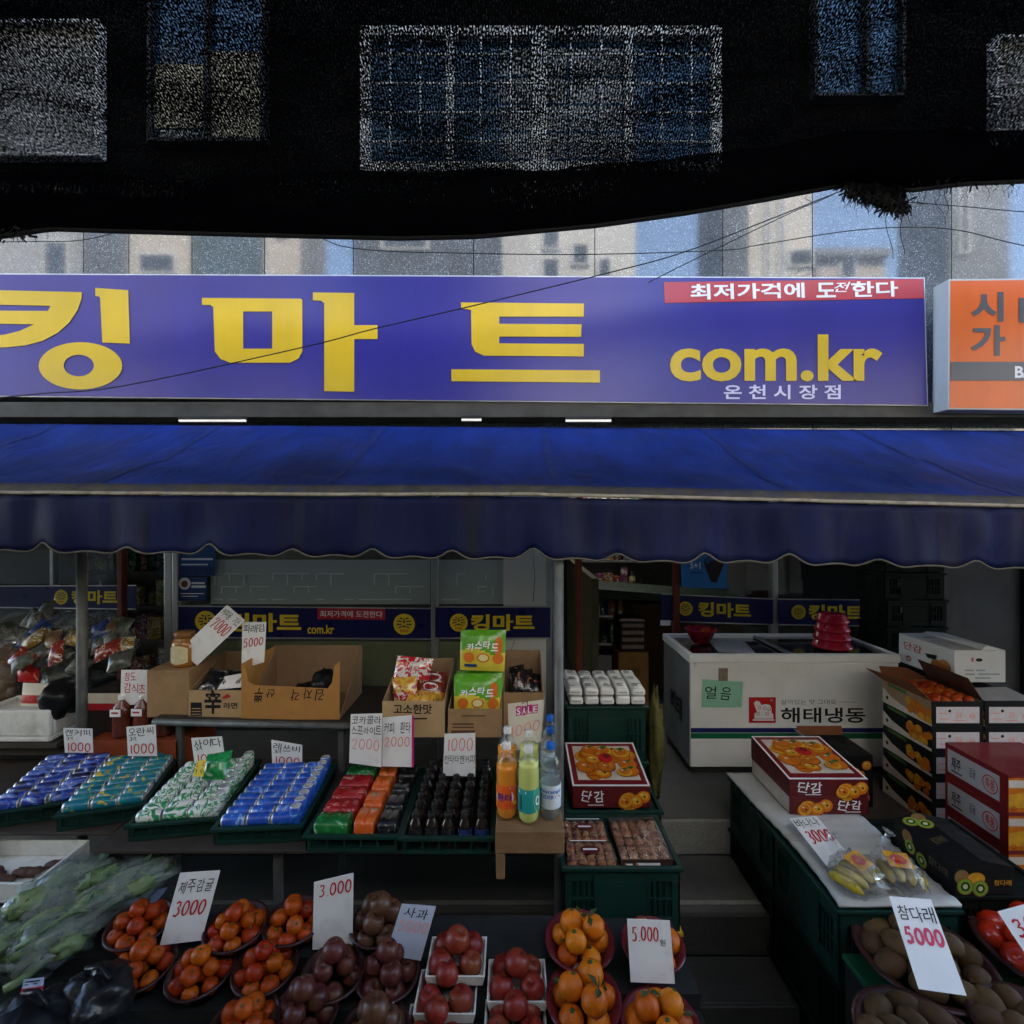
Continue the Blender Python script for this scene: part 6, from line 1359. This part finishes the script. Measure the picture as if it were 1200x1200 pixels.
price_card([('바나나', (.05, .03, .9, .24))], '3000', ((925, 959), (957, 956), (1000, 1008), (970, 1016)), (2.5, 2.2), 'white card with red 3000 lying by the bagged bananas', (.1, .3, .98, .58), th=.008)

# ------------------------------------------------------------------ the left end
def blobs_bag(px, py, D, rx, ry, rz, m, label, film_=True, seed=1, cat='bag', name='plastic_bag'):
    p = P(px, py, D); t = thing(name, label, cat, p - Vector((0, 0, rz)))
    b = MB(); blob(b, p, rx * .92, ry * .92, rz * .92, .35, 2.4, seed); b.build('contents', m, t)
    if film_:
        b = MB(); blob(b, p, rx * 1.02, ry * 1.02, rz * 1.02, .3, 3.4, seed + .4, seg=26, rings=18); b.build('bag_film', BAGF, t)
    return t
DG = pattern('mixed_dark_goods', [(0, (.02, .025, .02)), (.4, (.06, .07, .05)), (.55, (.16, .16, .13)), (.64, (.05, .03, .02)), (.7, (.25, .22, .08))], (14, 14, 14), .4, 1.2)
DB = pattern('blue_goods', [(0, (.02, .04, .14)), (.52, (.05, .09, .25)), (.62, (.3, .3, .3))], (14, 14, 14), .3, 1.2)
DT = pattern('tan_goods', [(0, (.14, .08, .04)), (.5, (.24, .15, .08)), (.62, (.3, .26, .2))], (14, 14, 14), .3, 1.2)
lt_ = thing('goods_stand', 'dark stand under the bagged goods at the left edge', 'stand', (-3.0, 2.9, .655)); MB().box((-3.9, 3.12, .657), (-2.35, 3.72, 1.16)).build('stand_body', DKW, lt_, bev=.004)
MB().box((-3.9, 2.9, 1.12), (-2.35, 3.115, 1.16)).build('ledge', DKW, lt_, bev=.004); MB().box((-3.9, 2.905, .46), (-3.86, 2.95, 1.119)).build('leg', DKW, lt_)
for i, (px, py, D, rx, ry, rz, m, lb) in enumerate(((18, 745, 3.5, .2, .2, .14, DG, 'large clear bag of dark goods at the far left'), (52, 745, 3.55, .17, .2, .12, DG, 'clear bag of green and pale goods left of the pole'), (75, 735, 3.6, .12, .15, .1, DG, 'small bag of yellowish goods touching the left pole'), (40, 775, 3.3, .13, .12, .1, DT, 'tan snack bag over the red packet at the left'), (65, 775, 3.35, .12, .12, .11, DB, 'clear bag of blue goods at the left'), (80, 790, 3.25, .13, .12, .13, DG, 'grey plastic bag beside the left pole'), (5, 790, 3.2, .1, .12, .2, DT, 'tall tan bag at the left edge'), (118, 760, 3.6, .22, .2, .16, DG, 'heap of dark wrapped goods right of the left pole'))):
    blobs_bag(px, py, D, rx, ry, rz, m, lb, True, i * 3.1)
fc = Face(P(20, 776, 3.12), P(46, 778, 3.12), P(45, 800, 3.08), P(21, 799, 3.08)); pillow(fc, .06, [mat('red_wrap', (.5, .015, .012), .3, coat=.5)], None, 'plain bright red packet among the bags at the left', group=None)
fc = Face(P(27, 800, 3.02), P(78, 802, 3.02), P(62, 832, 2.98), P(24, 832, 2.98)); pillow(fc, .05, [CREAM, mat('red_wrap2', (.45, .03, .03), .3)], lambda b, f: (b.text(f, '멸치', (.1, .06, .4, .2), 2, .002, .01) if False else None), 'cream and red packet leaning on the foam box at the left', pick=lambda u, v: 1 if .42 < v < .72 else 0)
b = MB(); p, q = P(-30, 870, 2.85), P(58, 833, 2.85); open_box(b, (p.x, 2.85, p.z), (q.x, 3.1, q.z), .03, 0, 0); b.box((p.x + .035, 2.885, p.z + .02), (q.x - .035, 3.065, q.z - .02), 0); t = thing('foam_box', 'dirty white foam box at the left edge', 'box', ((p.x + q.x) / 2, 2.85, p.z)); b.build('box_body', FOAM, t, bev=.01)
b = MB(); b.box((p.x - .3, 2.84, p.z - .03), (q.x + .05, 3.1, p.z - .002)); tag(b.build('wooden_plank', DKW, bev=.003), 'dark plank under the dirty white foam box', 'plank')
b = MB(); blob(b, P(72, 818, 2.95), .09, .1, .1, .3, 2, 9); tag(b.build('plastic_bag', BAGK), 'black plastic bag between the foam box and the pole', 'bag')
p0 = P(100, 812, 2.95); x0, x1, y0, y1, z0, z1 = p0.x, p0.x + .24, 2.95, 3.5, 1.05, p0.z
t = thing('cardboard_box', 'dark box edged red and white right of the left pole', 'box', (x0 + .12, 2.95, z0)); b = MB(); b.box((x0, y0, z0), (x1, y1, z1)); b.build('box_body', [mat('dark_box', (.03, .02, .018), .6)], t, bev=.003)
b = MB(); b.box((x0 - .003, y0 - .003, z1 - .06), (x1 + .003, y0 - .0005, z1 - .002)); b.box((x1 + .0005, y0, z1 - .06), (x1 + .004, y1, z1 - .002)); b.box((x0 - .003, y0 - .003, z1 - .1), (x1 + .003, y0 - .0006, z1 - .0605), 1); b.build('edge_strip', [CREAM, REDV], t)

# ------------------------------------------------------------------ the fruit table in front
ft = thing('fruit_table', 'long low table under the fruit bowls along the street', 'table', (-1.2, 1.5, 0))
b = MB(); b.box((-3.2, 1.35, .705), (.62, 2.14, .73)); b.build('table_top', mat('table_black', (.012, .012, .014), .7), ft, bev=.004)
b = MB(); b.box((-3.2, 1.36, .1), (.62, 1.375, .7)); b.build('front_cloth', BASE, ft)
for x, y in ((-3.15, 1.4), (.55, 1.4), (-3.15, 2.08), (.55, 2.08)): MB().box((x, y, .006), (x + .04, y + .04, .704)).build('leg', DKW, ft)
for k, (y0, y1, z1) in enumerate(((1.78, 1.915, .765), (1.92, 2.12, .83))): MB().box((-2.0, y0, .732), (.2, y1, z1)).build('riser', BASE, ft)
BOWLR = mat('dark_red_bowl', (.13, .014, .02), .3, coat=.3, var=.15); BOWLK = mat('brown_black_bowl', (.045, .016, .014), .35, coat=.2)
def bowl_mesh(r, m):
    b = MB(); b.lathe([(0, .0), (.55 * r, .0), (.6 * r, .004), (.93 * r, .068), (r, .07), (r, .076), (.91 * r, .076), (.58 * r, .011), (0, .01)], 30); o = b.build('fruit_bowl', m); me = o.data; bpy.data.objects.remove(o); return me
BM = {('r', .115): bowl_mesh(.115, BOWLR), ('k', .115): bowl_mesh(.115, BOWLK), ('r', .13): bowl_mesh(.13, BOWLR), ('k', .225): bowl_mesh(.225, BOWLK), ('k', .19): bowl_mesh(.19, BOWLK), ('r', .23): bowl_mesh(.23, BOWLK), ('r', .1): bowl_mesh(.1, BOWLR)}
def heap(center, rb, fr, me, nm, cat, flabel, blabel, kind='k', n0=None, layers=2, tilt=.12, s=(.86, 1.1), up=False, zsq=.85, cnt=None):
    c = Vector(center); o = bpy.data.objects.new('fruit_bowl', BM[(kind, rb)]); COL.objects.link(o); o.location = c; o.rotation_euler = (tilt, 0, RND.uniform(0, 6)); o.rotation_euler = (tilt, RND.uniform(-.03, .03), 0); tag(o, blabel, 'bowl')
    M = Matrix.Rotation(tilt, 3, 'X'); pos = []
    R1 = rb * .9 - fr; n1 = max(3, int(2 * math.pi * R1 / (fr * 2.02))); ph = RND.uniform(0, 6)
    z1 = .06
    for k in range(n1): pos.append((R1 * math.cos(ph + 2 * math.pi * k / n1), R1 * math.sin(ph + 2 * math.pi * k / n1), z1))
    if R1 > fr * 1.9:
        R2 = R1 - fr * 2; n2 = max(1, int(2 * math.pi * R2 / (fr * 2.05))) if R2 > fr else 1
        for k in range(n2): pos.append((R2 * math.cos(2 * math.pi * k / n2) if n2 > 1 else 0, R2 * math.sin(2 * math.pi * k / n2) if n2 > 1 else 0, z1 + .004))
    if layers > 1:
        R3 = max(fr * 1.15, R1 - fr * .95); n3 = max(2, int(2 * math.pi * R3 / (fr * 2.1)))
        for k in range(n3): pos.append((R3 * math.cos(ph + .4 + 2 * math.pi * k / n3), R3 * math.sin(ph + .4 + 2 * math.pi * k / n3), z1 + fr * 2 * zsq * .82))
    if layers > 2: pos.append((0, 0, z1 + fr * 2 * zsq * 1.5))
    cnt_ = []
    for q in pos[:cnt]:
        cnt_.append(0)
        p = c + M @ (Vector(q) + Vector((RND.uniform(-.1, .1) * fr, RND.uniform(-.1, .1) * fr, RND.uniform(-.15, .1) * fr))); rot = (RND.uniform(-.25, .25) + .2, RND.uniform(-.25, .25), RND.uniform(0, 6.28)) if up else None
        if isinstance(me, bpy.types.Mesh): place(me, nm, flabel, cat, p, flabel, RND.uniform(*s), rot)
        else: dup(me if len(cnt_) % 3 == 1 else plain_, p, rot or (RND.uniform(-.6, .6), RND.uniform(-.6, .6), RND.uniform(0, 6.28)), flabel, flabel, RND.uniform(*s))
rows = [(165, 1080, .845, 'bowl of mandarins left of the 3000 mandarin card', 'mandarin in the bowl left of the tilted mandarin card'), (278, 1083, .845, 'bowl of mandarins right of the tilted mandarin card', 'mandarin in the bowl right of the tilted mandarin card'), (346, 1076, .845, 'bowl of mandarins beside the 3.000 card', 'mandarin in the bowl just left of the 3.000 card'),
        (168, 1128, .78, 'shadowed bowl of mandarins at the left of the middle row', 'mandarin in the shadowed bowl at the left of the middle row'), (238, 1134, .78, 'bowl of mandarins in the middle row below the mandarin card', 'mandarin in the bowl below the mandarin card'), (312, 1130, .78, 'bowl of mandarins in the middle row left of the purple apples', 'mandarin in the middle row bowl left of the purple apples'),
        (288, 1198, .74, 'bowl of mandarins cut off by the bottom edge', 'mandarin in the bowl cut off by the bottom edge')]
for px, py, z, bl, fl in rows:
    c = G(px, py, z + .06); heap((c.x, c.y, z - .012), .115, .0295, me_mand, 'mandarin', 'mandarin', fl, bl, layers=3, s=(.96, 1.2))
def apple_mesh(m, r=.04):
    b = MB(); pr = []
    for i in range(13):
        a_ = math.pi * i / 12; rr = r * math.sin(a_) ** .85 * (1 + .08 * math.cos(a_)); zz = -r * .92 * math.cos(a_)
        if i < 2: zz += r * .1 * (2 - i)
        if i > 10: zz -= r * .16 * (i - 10)
        pr.append((max(0, rr), zz))
    b.lathe(pr, 20); b.tube([(0, 0, r * .55), (.003, .002, r * 1.0)], .0015, 5, 1); o = b.build('apple', [m, DKW]); me = o.data; bpy.data.objects.remove(o); return me
APR = pattern('apple_red', [(0, (.2, .02, .015)), (1, (.2, .02, .015))], (8, 8, 8))
def apple_mat(name, c1, c2, c3):
    n = N(name); v = n.coords((30, 30, 4)); f = n.noise(1, v, 4, .6); n.l(mix_rgb(n, n.ramp(n.noise(8, n.coords(), 3), [(.45, 0), (.7, .7)]), n.ramp(f, [(.3, c1), (.55, c2), (.75, c1)]), c3), n.b.inputs['Base Color'])
    n.b.inputs['Roughness'].default_value = .4; n.b.inputs['Specular IOR Level'].default_value = .35; MATS[name] = n.m; return n.m
me_ap = apple_mesh(apple_mat('red_apple_skin', (.15, .009, .007), (.22, .018, .011), (.18, .06, .018))); me_pu = apple_mesh(apple_mat('purple_apple_skin', (.045, .008, .008), (.1, .02, .016), (.12, .05, .022)), .038); me_br = apple_mesh(apple_mat('brown_pear_skin', (.06, .02, .011), (.1, .042, .02), (.09, .045, .022)), .042)
for px, py, z, bl, fl, me in ((446, 1078, .845, 'dark bowl of brownish apples right of the 3.000 card', 'brownish apple in the dark bowl right of the 3.000 card', me_br), (392, 1136, .78, 'dark bowl of purplish apples in front of the 3.000 card', 'purplish apple in the bowl in front of the 3.000 card', me_pu), (455, 1137, .775, 'dark bowl of dusky red apples in front of the apple card', 'dusky red apple in the bowl in front of the apple card', me_pu), (358, 1182, .742, 'dark bowl of purplish apples at the bottom right of the mandarins', 'purplish apple in the bowl at the bottom right of the mandarins', me_pu), (440, 1206, .735, 'dark bowl of brown apples at the bottom edge', 'brown apple in the bowl at the bottom edge', me_br)):
    c = G(px, py, z + .06); heap((c.x, c.y, z - .012), .115, .038, me, 'apple', 'apple', fl, bl, layers=3, cnt=None, up=True)
def foam_tray(px, py, z, lb, fl, n_=5):
    c = G(px, py, z); x0, x1, y0, y1 = c.x - .105, c.x + .105, c.y - .085, c.y + .085; t = thing('foam_tray', lb, 'tray', (c.x, c.y, z - .03)); b = MB()
    zb_ = z - .03; b.box((x0 + .01, y0 + .01, zb_), (x1 - .01, y1 - .01, zb_ + .004))
    for lo, hi, ax in (((x0, y0), (x1, y0 + .006), 0), ((x0, y1 - .006), (x1, y1), 0), ((x0, y0 + .0062), (x0 + .006, y1 - .0062), 1), ((x1 - .006, y0 + .0062), (x1, y1 - .0062), 1)):
        b.hexa([(lo[0] * .92 + c.x * .08, lo[1] * .92 + c.y * .08, zb_), (hi[0] * .92 + c.x * .08, lo[1] * .92 + c.y * .08, zb_), (hi[0] * .92 + c.x * .08, hi[1] * .92 + c.y * .08, zb_), (lo[0] * .92 + c.x * .08, hi[1] * .92 + c.y * .08, zb_)], [(lo[0], lo[1], z + .006), (hi[0], lo[1], z + .006), (hi[0], hi[1], z + .006), (lo[0], hi[1], z + .006)])
    b.build('tray_body', FOAM, t)
    for k, (dx, dy, dz) in enumerate(((-.055, -.035, 0), (.052, -.038, 0), (-.05, .042, 0), (.05, .04, 0), (.0, .0, .055))[:n_]): place(me_ap, 'apple', fl, 'apple', (c.x + dx, c.y + dy, zb_ + .043 + dz), fl, RND.uniform(.98, 1.12), (RND.uniform(-.4, .4), RND.uniform(-.4, .4), RND.uniform(0, 6)))
for px, py, z, w_ in ((536, 1122, .87, 'at the back left'), (524, 1163, .815, 'in the middle left'), (606, 1150, .82, 'at the right'), (512, 1207, .765, 'at the bottom left'), (604, 1201, .77, 'at the bottom right')):
    foam_tray(px, py, z, f'white foam tray of red apples {w_} of the apple trays', f'red apple in the white tray {w_} of the apple trays')
MB().box((-.4, 1.6, .732), (.06, 1.775, .735)).build('riser', BASE, ft)
# tangors with leaves, right of the apples
TANG = mat('tangor_skin', (.54, .12, .003), .44, hue=.012, bump=.35, bscale=260, var=.3, scale=20, coat=.05); LEAF = mat('leaf_green', (.045, .07, .02), .5, var=.3, hue=.02)
tp_ = thing('tangor', 'leafy orange tangor', 'tangor', (0, 0, -50)); b = MB(); b.lathe([(0, -.038), (.018, -.037), (.036, -.024), (.043, -.003), (.039, .017), (.026, .032), (.013, .038), (.008, .041), (.003, .041), (0, .039)], 20, (0, 0, -50)); b.build('fruit', TANG, tp_)
b = MB(); b.tube([(0, 0, -49.962), (.004, .002, -49.945), (.012, .004, -49.93)], .0018, 5, 1)
for a_, L_ in ((.4, .05), (2.4, .042)):
    d = Vector((math.cos(a_), math.sin(a_), .35)); s_ = Vector((-math.sin(a_), math.cos(a_), 0)) * .012; o_ = Vector((0, 0, -49.958)); b.add([o_, o_ + d * L_ * .5 + s_, o_ + d * L_ + Vector((0, 0, -.012)), o_ + d * L_ * .5 - s_, o_ + d * L_ * .5 + Vector((0, 0, -.006))], [(0, 1, 4), (1, 2, 4), (2, 3, 4), (3, 0, 4)], 0)
b.build('leaves', [LEAF, mat('twig_brown', (.12, .08, .04), .7)], tp_)
plain_ = tp_.copy(); COL.objects.link(plain_); ch_ = tp_.children[0].copy(); COL.objects.link(ch_); ch_.parent = plain_
st_ = MB().lathe([(0, .038), (.006, .04), (.009, .0425), (.004, .044), (0, .043)], 8, (0, 0, -50)).build('stem', LEAF, tp_); st_.parent = plain_
for px, py, z, kd, lb, fl, cnt in ((679, 1098, .83, .13, 'dark red bowl of leafy tangors under the front green crate', 'leafy tangor in the bowl under the front green crate', None), (684, 1166, .775, .13, 'dark red bowl of tangors in front of the other tangor bowl', 'tangor in the bowl between the apple trays and the 5000 card', None), (764, 1103, .85, .115, 'bowl of tangors half hidden behind the 5000 card', 'tangor in the bowl behind the 5000 card', 4), (774, 1198, .765, .13, 'dark red bowl of tangors in front of the 5000 card', 'tangor in the bowl in front of the 5000 card', None)):
    c = G(px, py, z + .06); heap((c.x, c.y, z - .015), kd, .043, tp_, 'tangor', 'tangor', fl, lb, 'r', layers=2, up=True, cnt=cnt)
for r_ in (tp_, plain_):
    for ch in list(r_.children): bpy.data.objects.remove(ch)
    bpy.data.objects.remove(r_)
MB().box((.1, 1.62, .732), (.66, 1.79, .755)).build('riser', BASE, ft); MB().box((.12, 1.795, .732), (.66, 2.13, .81)).build('riser', BASE, ft)
# price cards of the fruit table
price_card([('제주감귤', (.06, .1, .94, .3))], '3000', ((211, 1023), (258, 1020), (236, 1102), (187, 1108)), (1.98, 1.94), 'tilted white card reading 3000 over the mandarins', (.1, .4, .9, .62), th=.007, nbox=None)
price_card([], '3.000', ((368, 1034), (414, 1023), (413, 1112), (366, 1113)), (1.96, 1.94), 'white card with red 3.000 only, right of the mandarins', (.12, .06, .98, .24), th=.006)
CARDB = mat('bluish_card', (.42, .46, .56), .6, var=.08, scale=6)
price_card([('사과', (.12, .06, .86, .26))], '5000', ((471, 1059), (511, 1062), (493, 1126), (452, 1119)), (1.93, 1.88), 'bluish card reading 5000 over the dusky red apples', (.08, .3, .98, .52), th=.005, m=CARDB, pcol=FAINT)
price_card([('원', (.72, .3, .86, .4))], '5.000', ((735, 1077), (785, 1079), (791, 1153), (739, 1151)), (1.8, 1.77), 'white card with red 5.000 over the tangors', (.08, .1, .72, .34), th=.005)
# small packets among the bags at the left end
for k in range(26):
    px, py = (RND.uniform(0, 84), RND.uniform(728, 792)) if k < 18 else (RND.uniform(104, 134), RND.uniform(745, 790)); D = 3.5 - (py - 728) / 62 * .42 - .12
    p = P(px, py, D); a_ = RND.uniform(-.7, .7); w_, h_ = RND.uniform(.09, .14), RND.uniform(.08, .13); ux = Vector((math.cos(a_), RND.uniform(-.3, .3), math.sin(a_))) * w_; uy = Vector((-math.sin(a_), .6, math.cos(a_))) * h_
    mk = [DG, GOODM[k % 8], SN3, DG, DB, DG, DT, mat('dim_clear_pack', (.09, .09, .08), .2, coat=.4, var=.5, scale=25)][k % 8]
    pillow(Face(p + uy, p + ux + uy, p + ux, p), .045, [mk], None, 'small crinkled packet in the heap of bags at the left end of the stall', group='packets heaped at the left end', n_=10)
# wilted greens in bags, foam tray and black bags at the lower left
GRN = pattern('leafy_greens', [(0, (.02, .05, .02)), (.38, (.09, .15, .06)), (.5, (.14, .21, .09)), (.6, (.27, .33, .18)), (.7, (.04, .08, .03))], (22, 9, 22), .5, 1.5)
BAGM = film('misty_bag', (.75, .8, .78), rough=.2, fac=.2, col=(.5, .55, .52), bump=1, bscale=34)
def greens(px, py, z, L_, r, yaw, pitch, lb, seed):
    p = G(px, py, z); t = thing('bagged_greens', lb, 'vegetables', p - Vector((0, 0, r))); M3 = (Matrix.Rotation(yaw, 4, 'Z') @ Matrix.Rotation(pitch, 4, 'X')).to_3x3()
    b = MB(); rr = random.Random(seed)
    for k in range(20):     # long pale stalks and leaf blades lying side by side
        ox, oz = rr.gauss(0, r * .42), rr.gauss(0, r * .26); y0, y1 = -L_ * rr.uniform(.35, .5), L_ * rr.uniform(.3, .55); pts = []
        for i in range(7):
            u = i / 6; pts.append(p + M3 @ Vector((ox * (1 - .35 * u) + r * .25 * mnoise.noise((k, u * 2, seed)), y0 + (y1 - y0) * u, oz + r * .25 * mnoise.noise((u * 2, k, seed)) + r * .2 * math.sin(u * 3))))
        b.tube(pts, r * rr.uniform(.08, .2), 7, 0 if k % 3 else 1, taper=rr.uniform(.3, .6))
        e_ = pts[-2]; s_ = M3 @ Vector((r * rr.uniform(.15, .35), 0, 0)); up = M3 @ Vector((0, L_ * .2, r * rr.uniform(-.2, .5)))
        b.add([e_ - s_, e_ + s_ * .2 + up * .5, e_ + up, e_ + s_], [(0, 1, 2), (1, 3, 2)], 2)
    for k in range(16):     # crumpled leafy heads
        o_ = M3 @ Vector((rr.gauss(0, r * .4), rr.uniform(-.4, .35) * L_, rr.uniform(-.1, .5) * r)); blob(b, p + o_, r * rr.uniform(.2, .36), L_ * rr.uniform(.1, .2), r * rr.uniform(.18, .32), .7, 3.4, seed + k * 3.3, k % 2, seg=14, rings=10, M=M3)
    o = b.build('greens', [GRN, GRP, GRD], t); o['kind'] = 'stuff'
    b = MB(); blob(b, p, r * 1.02, L_ * .6, r * .8, .3, 2.8, seed + 50, seg=28, rings=22, M=M3); b.build('bag_film', BAGM, t)
GRP = mat('pale_stalk', (.2, .27, .12), .45, var=.3, scale=30); GRD = mat('dark_leaf', (.05, .1, .04), .5, var=.4, scale=30)
greens(80, 1045, .93, .32, .125, -.75, .1, 'clear bag of pale leafy greens behind, at the lower left', 3)
greens(140, 1042, .93, .34, .105, -.8, .12, 'long bag of leafy greens pointing to the mandarins', 13)
greens(66, 1100, .86, .28, .115, -.9, .1, 'dim bag of greens nearer the street at the lower left', 23)
greens(10, 1100, .86, .26, .12, -.5, .1, 'dark bag of greens at the lower left edge', 33)
c = G(28, 1016, .97); t = thing('foam_box', 'white foam tray of dried brown fish at the lower left', 'box', (c.x, c.y, .92)); b = MB(); open_box(b, (c.x - .3, c.y - .14, .92), (c.x + .17, c.y + .14, 1.0), .012, 0, 0); b.build('box_body', FOAM, t, bev=.004)
FISH = mat('dried_brown', (.09, .045, .03), .6, var=.4, scale=30)
for k in range(7): tag(blob(MB(), (c.x - .2 + k * .05, c.y + RND.uniform(-.06, .06), .946), .05, .025, .018, .3, 3, k).build('dried_fish', FISH), 'dried brown fish in the white foam tray', 'fish', 'dried fish in the foam tray')
MB().box((-2.9, 2.0, .732), (-1.95, 2.13, .86)).build('riser', BASE, ft)
b = MB(); b.box((c.x - .3, c.y - .14, .732), (c.x + .17, c.y + .14, .917)); tag(b.build('cardboard_box', BASE, bev=.004), 'dark box under the white foam tray at the lower left', 'box')
def blackbag(px, py, D, rx, ry, rz, lb, seed):
    p = P(px, py, D); t = thing('plastic_bag', lb, 'bag', p - Vector((0, 0, rz))); b = MB(); blob(b, p, rx, ry, rz, .35, 2.2, seed, seg=26, rings=18); b.build('bag_body', BAGK, t)
    b = MB(); b.tube([p + Vector((-.03, 0, rz * .8)), p + Vector((-.02, -.01, rz * 1.35)), p + Vector((.03, -.02, rz * 1.5)), p + Vector((.06, -.02, rz * 1.1)), p + Vector((.04, -.01, rz * .7))], .008, 6); b.build('handle', BAGK, t)
blackbag(112, 1172, 1.68, .11, .1, .085, 'shiny black plastic bag left of the bottom mandarins', 4); blackbag(40, 1205, 1.6, .13, .11, .09, 'black plastic bag in the bottom left corner', 14)
fc = Face(P(28, 1148, 1.68), P(52, 1145, 1.7), P(50, 1160, 1.63), P(24, 1164, 1.63)); b = MB(); b.plate(fc, .002, 0); b.urect(fc, (0, .7, 1, 1), 1, .001); b.urect(fc, (.1, .2, .8, .3), 2, .001); b.urect(fc, (.1, .42, .7, .5), 2, .001); tag(b.build('paper_label', [CARDB, REDV, BLK]), 'small bluish label with a red edge on the lower left bags', 'label')
fc = Face(P(185, 1042, 2.12), P(196, 1040, 2.12), P(152, 1098, 1.98), P(136, 1098, 1.98)); b = MB(); b.plate(fc, .004); tag(b.build('foam_sheet', mat('blue_grey_sheet', (.1, .12, .2), .6)), 'blue grey sheet between the greens and the mandarins', 'sheet')
# ------------------------------------------------------------------ kiwi and tomato table at the lower right
kt = thing('fruit_table', 'small table with a green cloth under the kiwis', 'table', (2.0, 1.6, 0))
b = MB(); b.box((1.3, 1.2, .74), (3.2, 2.02, .76)); b.build('table_top', mat('green_cloth', (.008, .09, .04), .8, var=.2, scale=5, bump=.3, bscale=60), kt, bev=.004)
b = MB(); b.box((1.302, 1.21, .05), (1.31, 2.0, .738)); b.box((1.3105, 1.202, .05), (3.2, 1.21, .738)); b.build('cloth_drop', BASE, kt)
for x, y in ((1.34, 1.25), (3.1, 1.25), (1.34, 1.95), (3.1, 1.95)): MB().box((x, y, .004), (x + .04, y + .04, .738)).build('leg', DKW, kt)
KIW = mat('kiwi_skin', (.085, .044, .017), .75, var=.3, scale=22, hue=.012, bump=.5, bscale=300)
b = MB(); b.lathe([(0, -.055), (.012, -.054), (.028, -.044), (.04, -.02), (.043, .002), (.04, .024), (.028, .046), (.012, .056), (.004, .057), (.003, .06), (0, .06)], 18, sx=1, sy=.92); o = b.build('kiwi', KIW); me_k = o.data; bpy.data.objects.remove(o)
TOM = mat('tomato_skin', (.42, .022, .006), .25, coat=.4, var=.1); b = MB(); b.lathe([(0, -.042), (.02, -.042), (.044, -.028), (.053, -.002), (.048, .022), (.03, .038), (.012, .038), (.005, .034), (0, .033)], 22); o = b.build('tomato', TOM); me_t = o.data; bpy.data.objects.remove(o)
def kheap(px, py, r, me, nm, fl, bl, fr, n_, z=.775):
    c = G(px, py, z + .075); o = bpy.data.objects.new('fruit_bowl', BM[('r' if r == .23 else 'k', r)]); COL.objects.link(o); o.location = (c.x, c.y, z); o.rotation_euler = (.05, 0, 0); tag(o, bl, 'bowl')
    rr = random.Random(px); k = 0
    for ring_, cnt, zz in ((r * .68, 9, .07), (r * .34, 5, .07)) + (((r * .42, 4, .118),) if py < 1130 else ()):
        for i in range(cnt):
            a_ = 2 * math.pi * i / cnt + rr.uniform(-.12, .12); k += 1
            place(me, nm, fl, nm, (c.x + ring_ * math.cos(a_), c.y + ring_ * math.sin(a_), z + zz), fl, rr.uniform(.92, 1.05), (rr.uniform(1.0, 1.9), rr.uniform(-.3, .3), rr.uniform(0, 6.28)) if nm == 'kiwi' else None)
kheap(1081, 1118, .225, me_k, 'kiwi', 'brown kiwi in the large bowl behind the long 5000 card', 'large bowl of kiwis behind the long 5000 card', .05, 16)
kheap(1082, 1222, .19, me_k, 'kiwi', 'brown kiwi in the front bowl cut off by the bottom edge', 'front bowl of kiwis at the bottom edge', .05, 16)
kheap(1224, 1215, .19, me_k, 'kiwi', 'brown kiwi in the bowl in the bottom right corner', 'bowl of kiwis in the bottom right corner', .05, 16)
kheap(1228, 1112, .23, me_t, 'tomato', 'red tomato in the bowl at the right edge', 'dark brown bowl of tomatoes at the right edge', .05, 12)
price_card([('참다래', (.06, .1, .95, .28))], '5000', ((1042, 1050), (1091, 1054), (1133, 1167), (1077, 1159)), (1.66, 1.5), 'long white card with pinkish red 5000 leaning over the kiwis', (.06, .34, .96, .52), th=.009, pcol=mat('pink_red_ink', (.6, .05, .12), .5))
price_card([], '3000', ((1169, 1068), (1235, 1050), (1262, 1095), (1200, 1115)), (1.78, 1.65), 'white card with red 3000 over the tomatoes at the right edge', (.06, .25, .9, .7), th=.008)
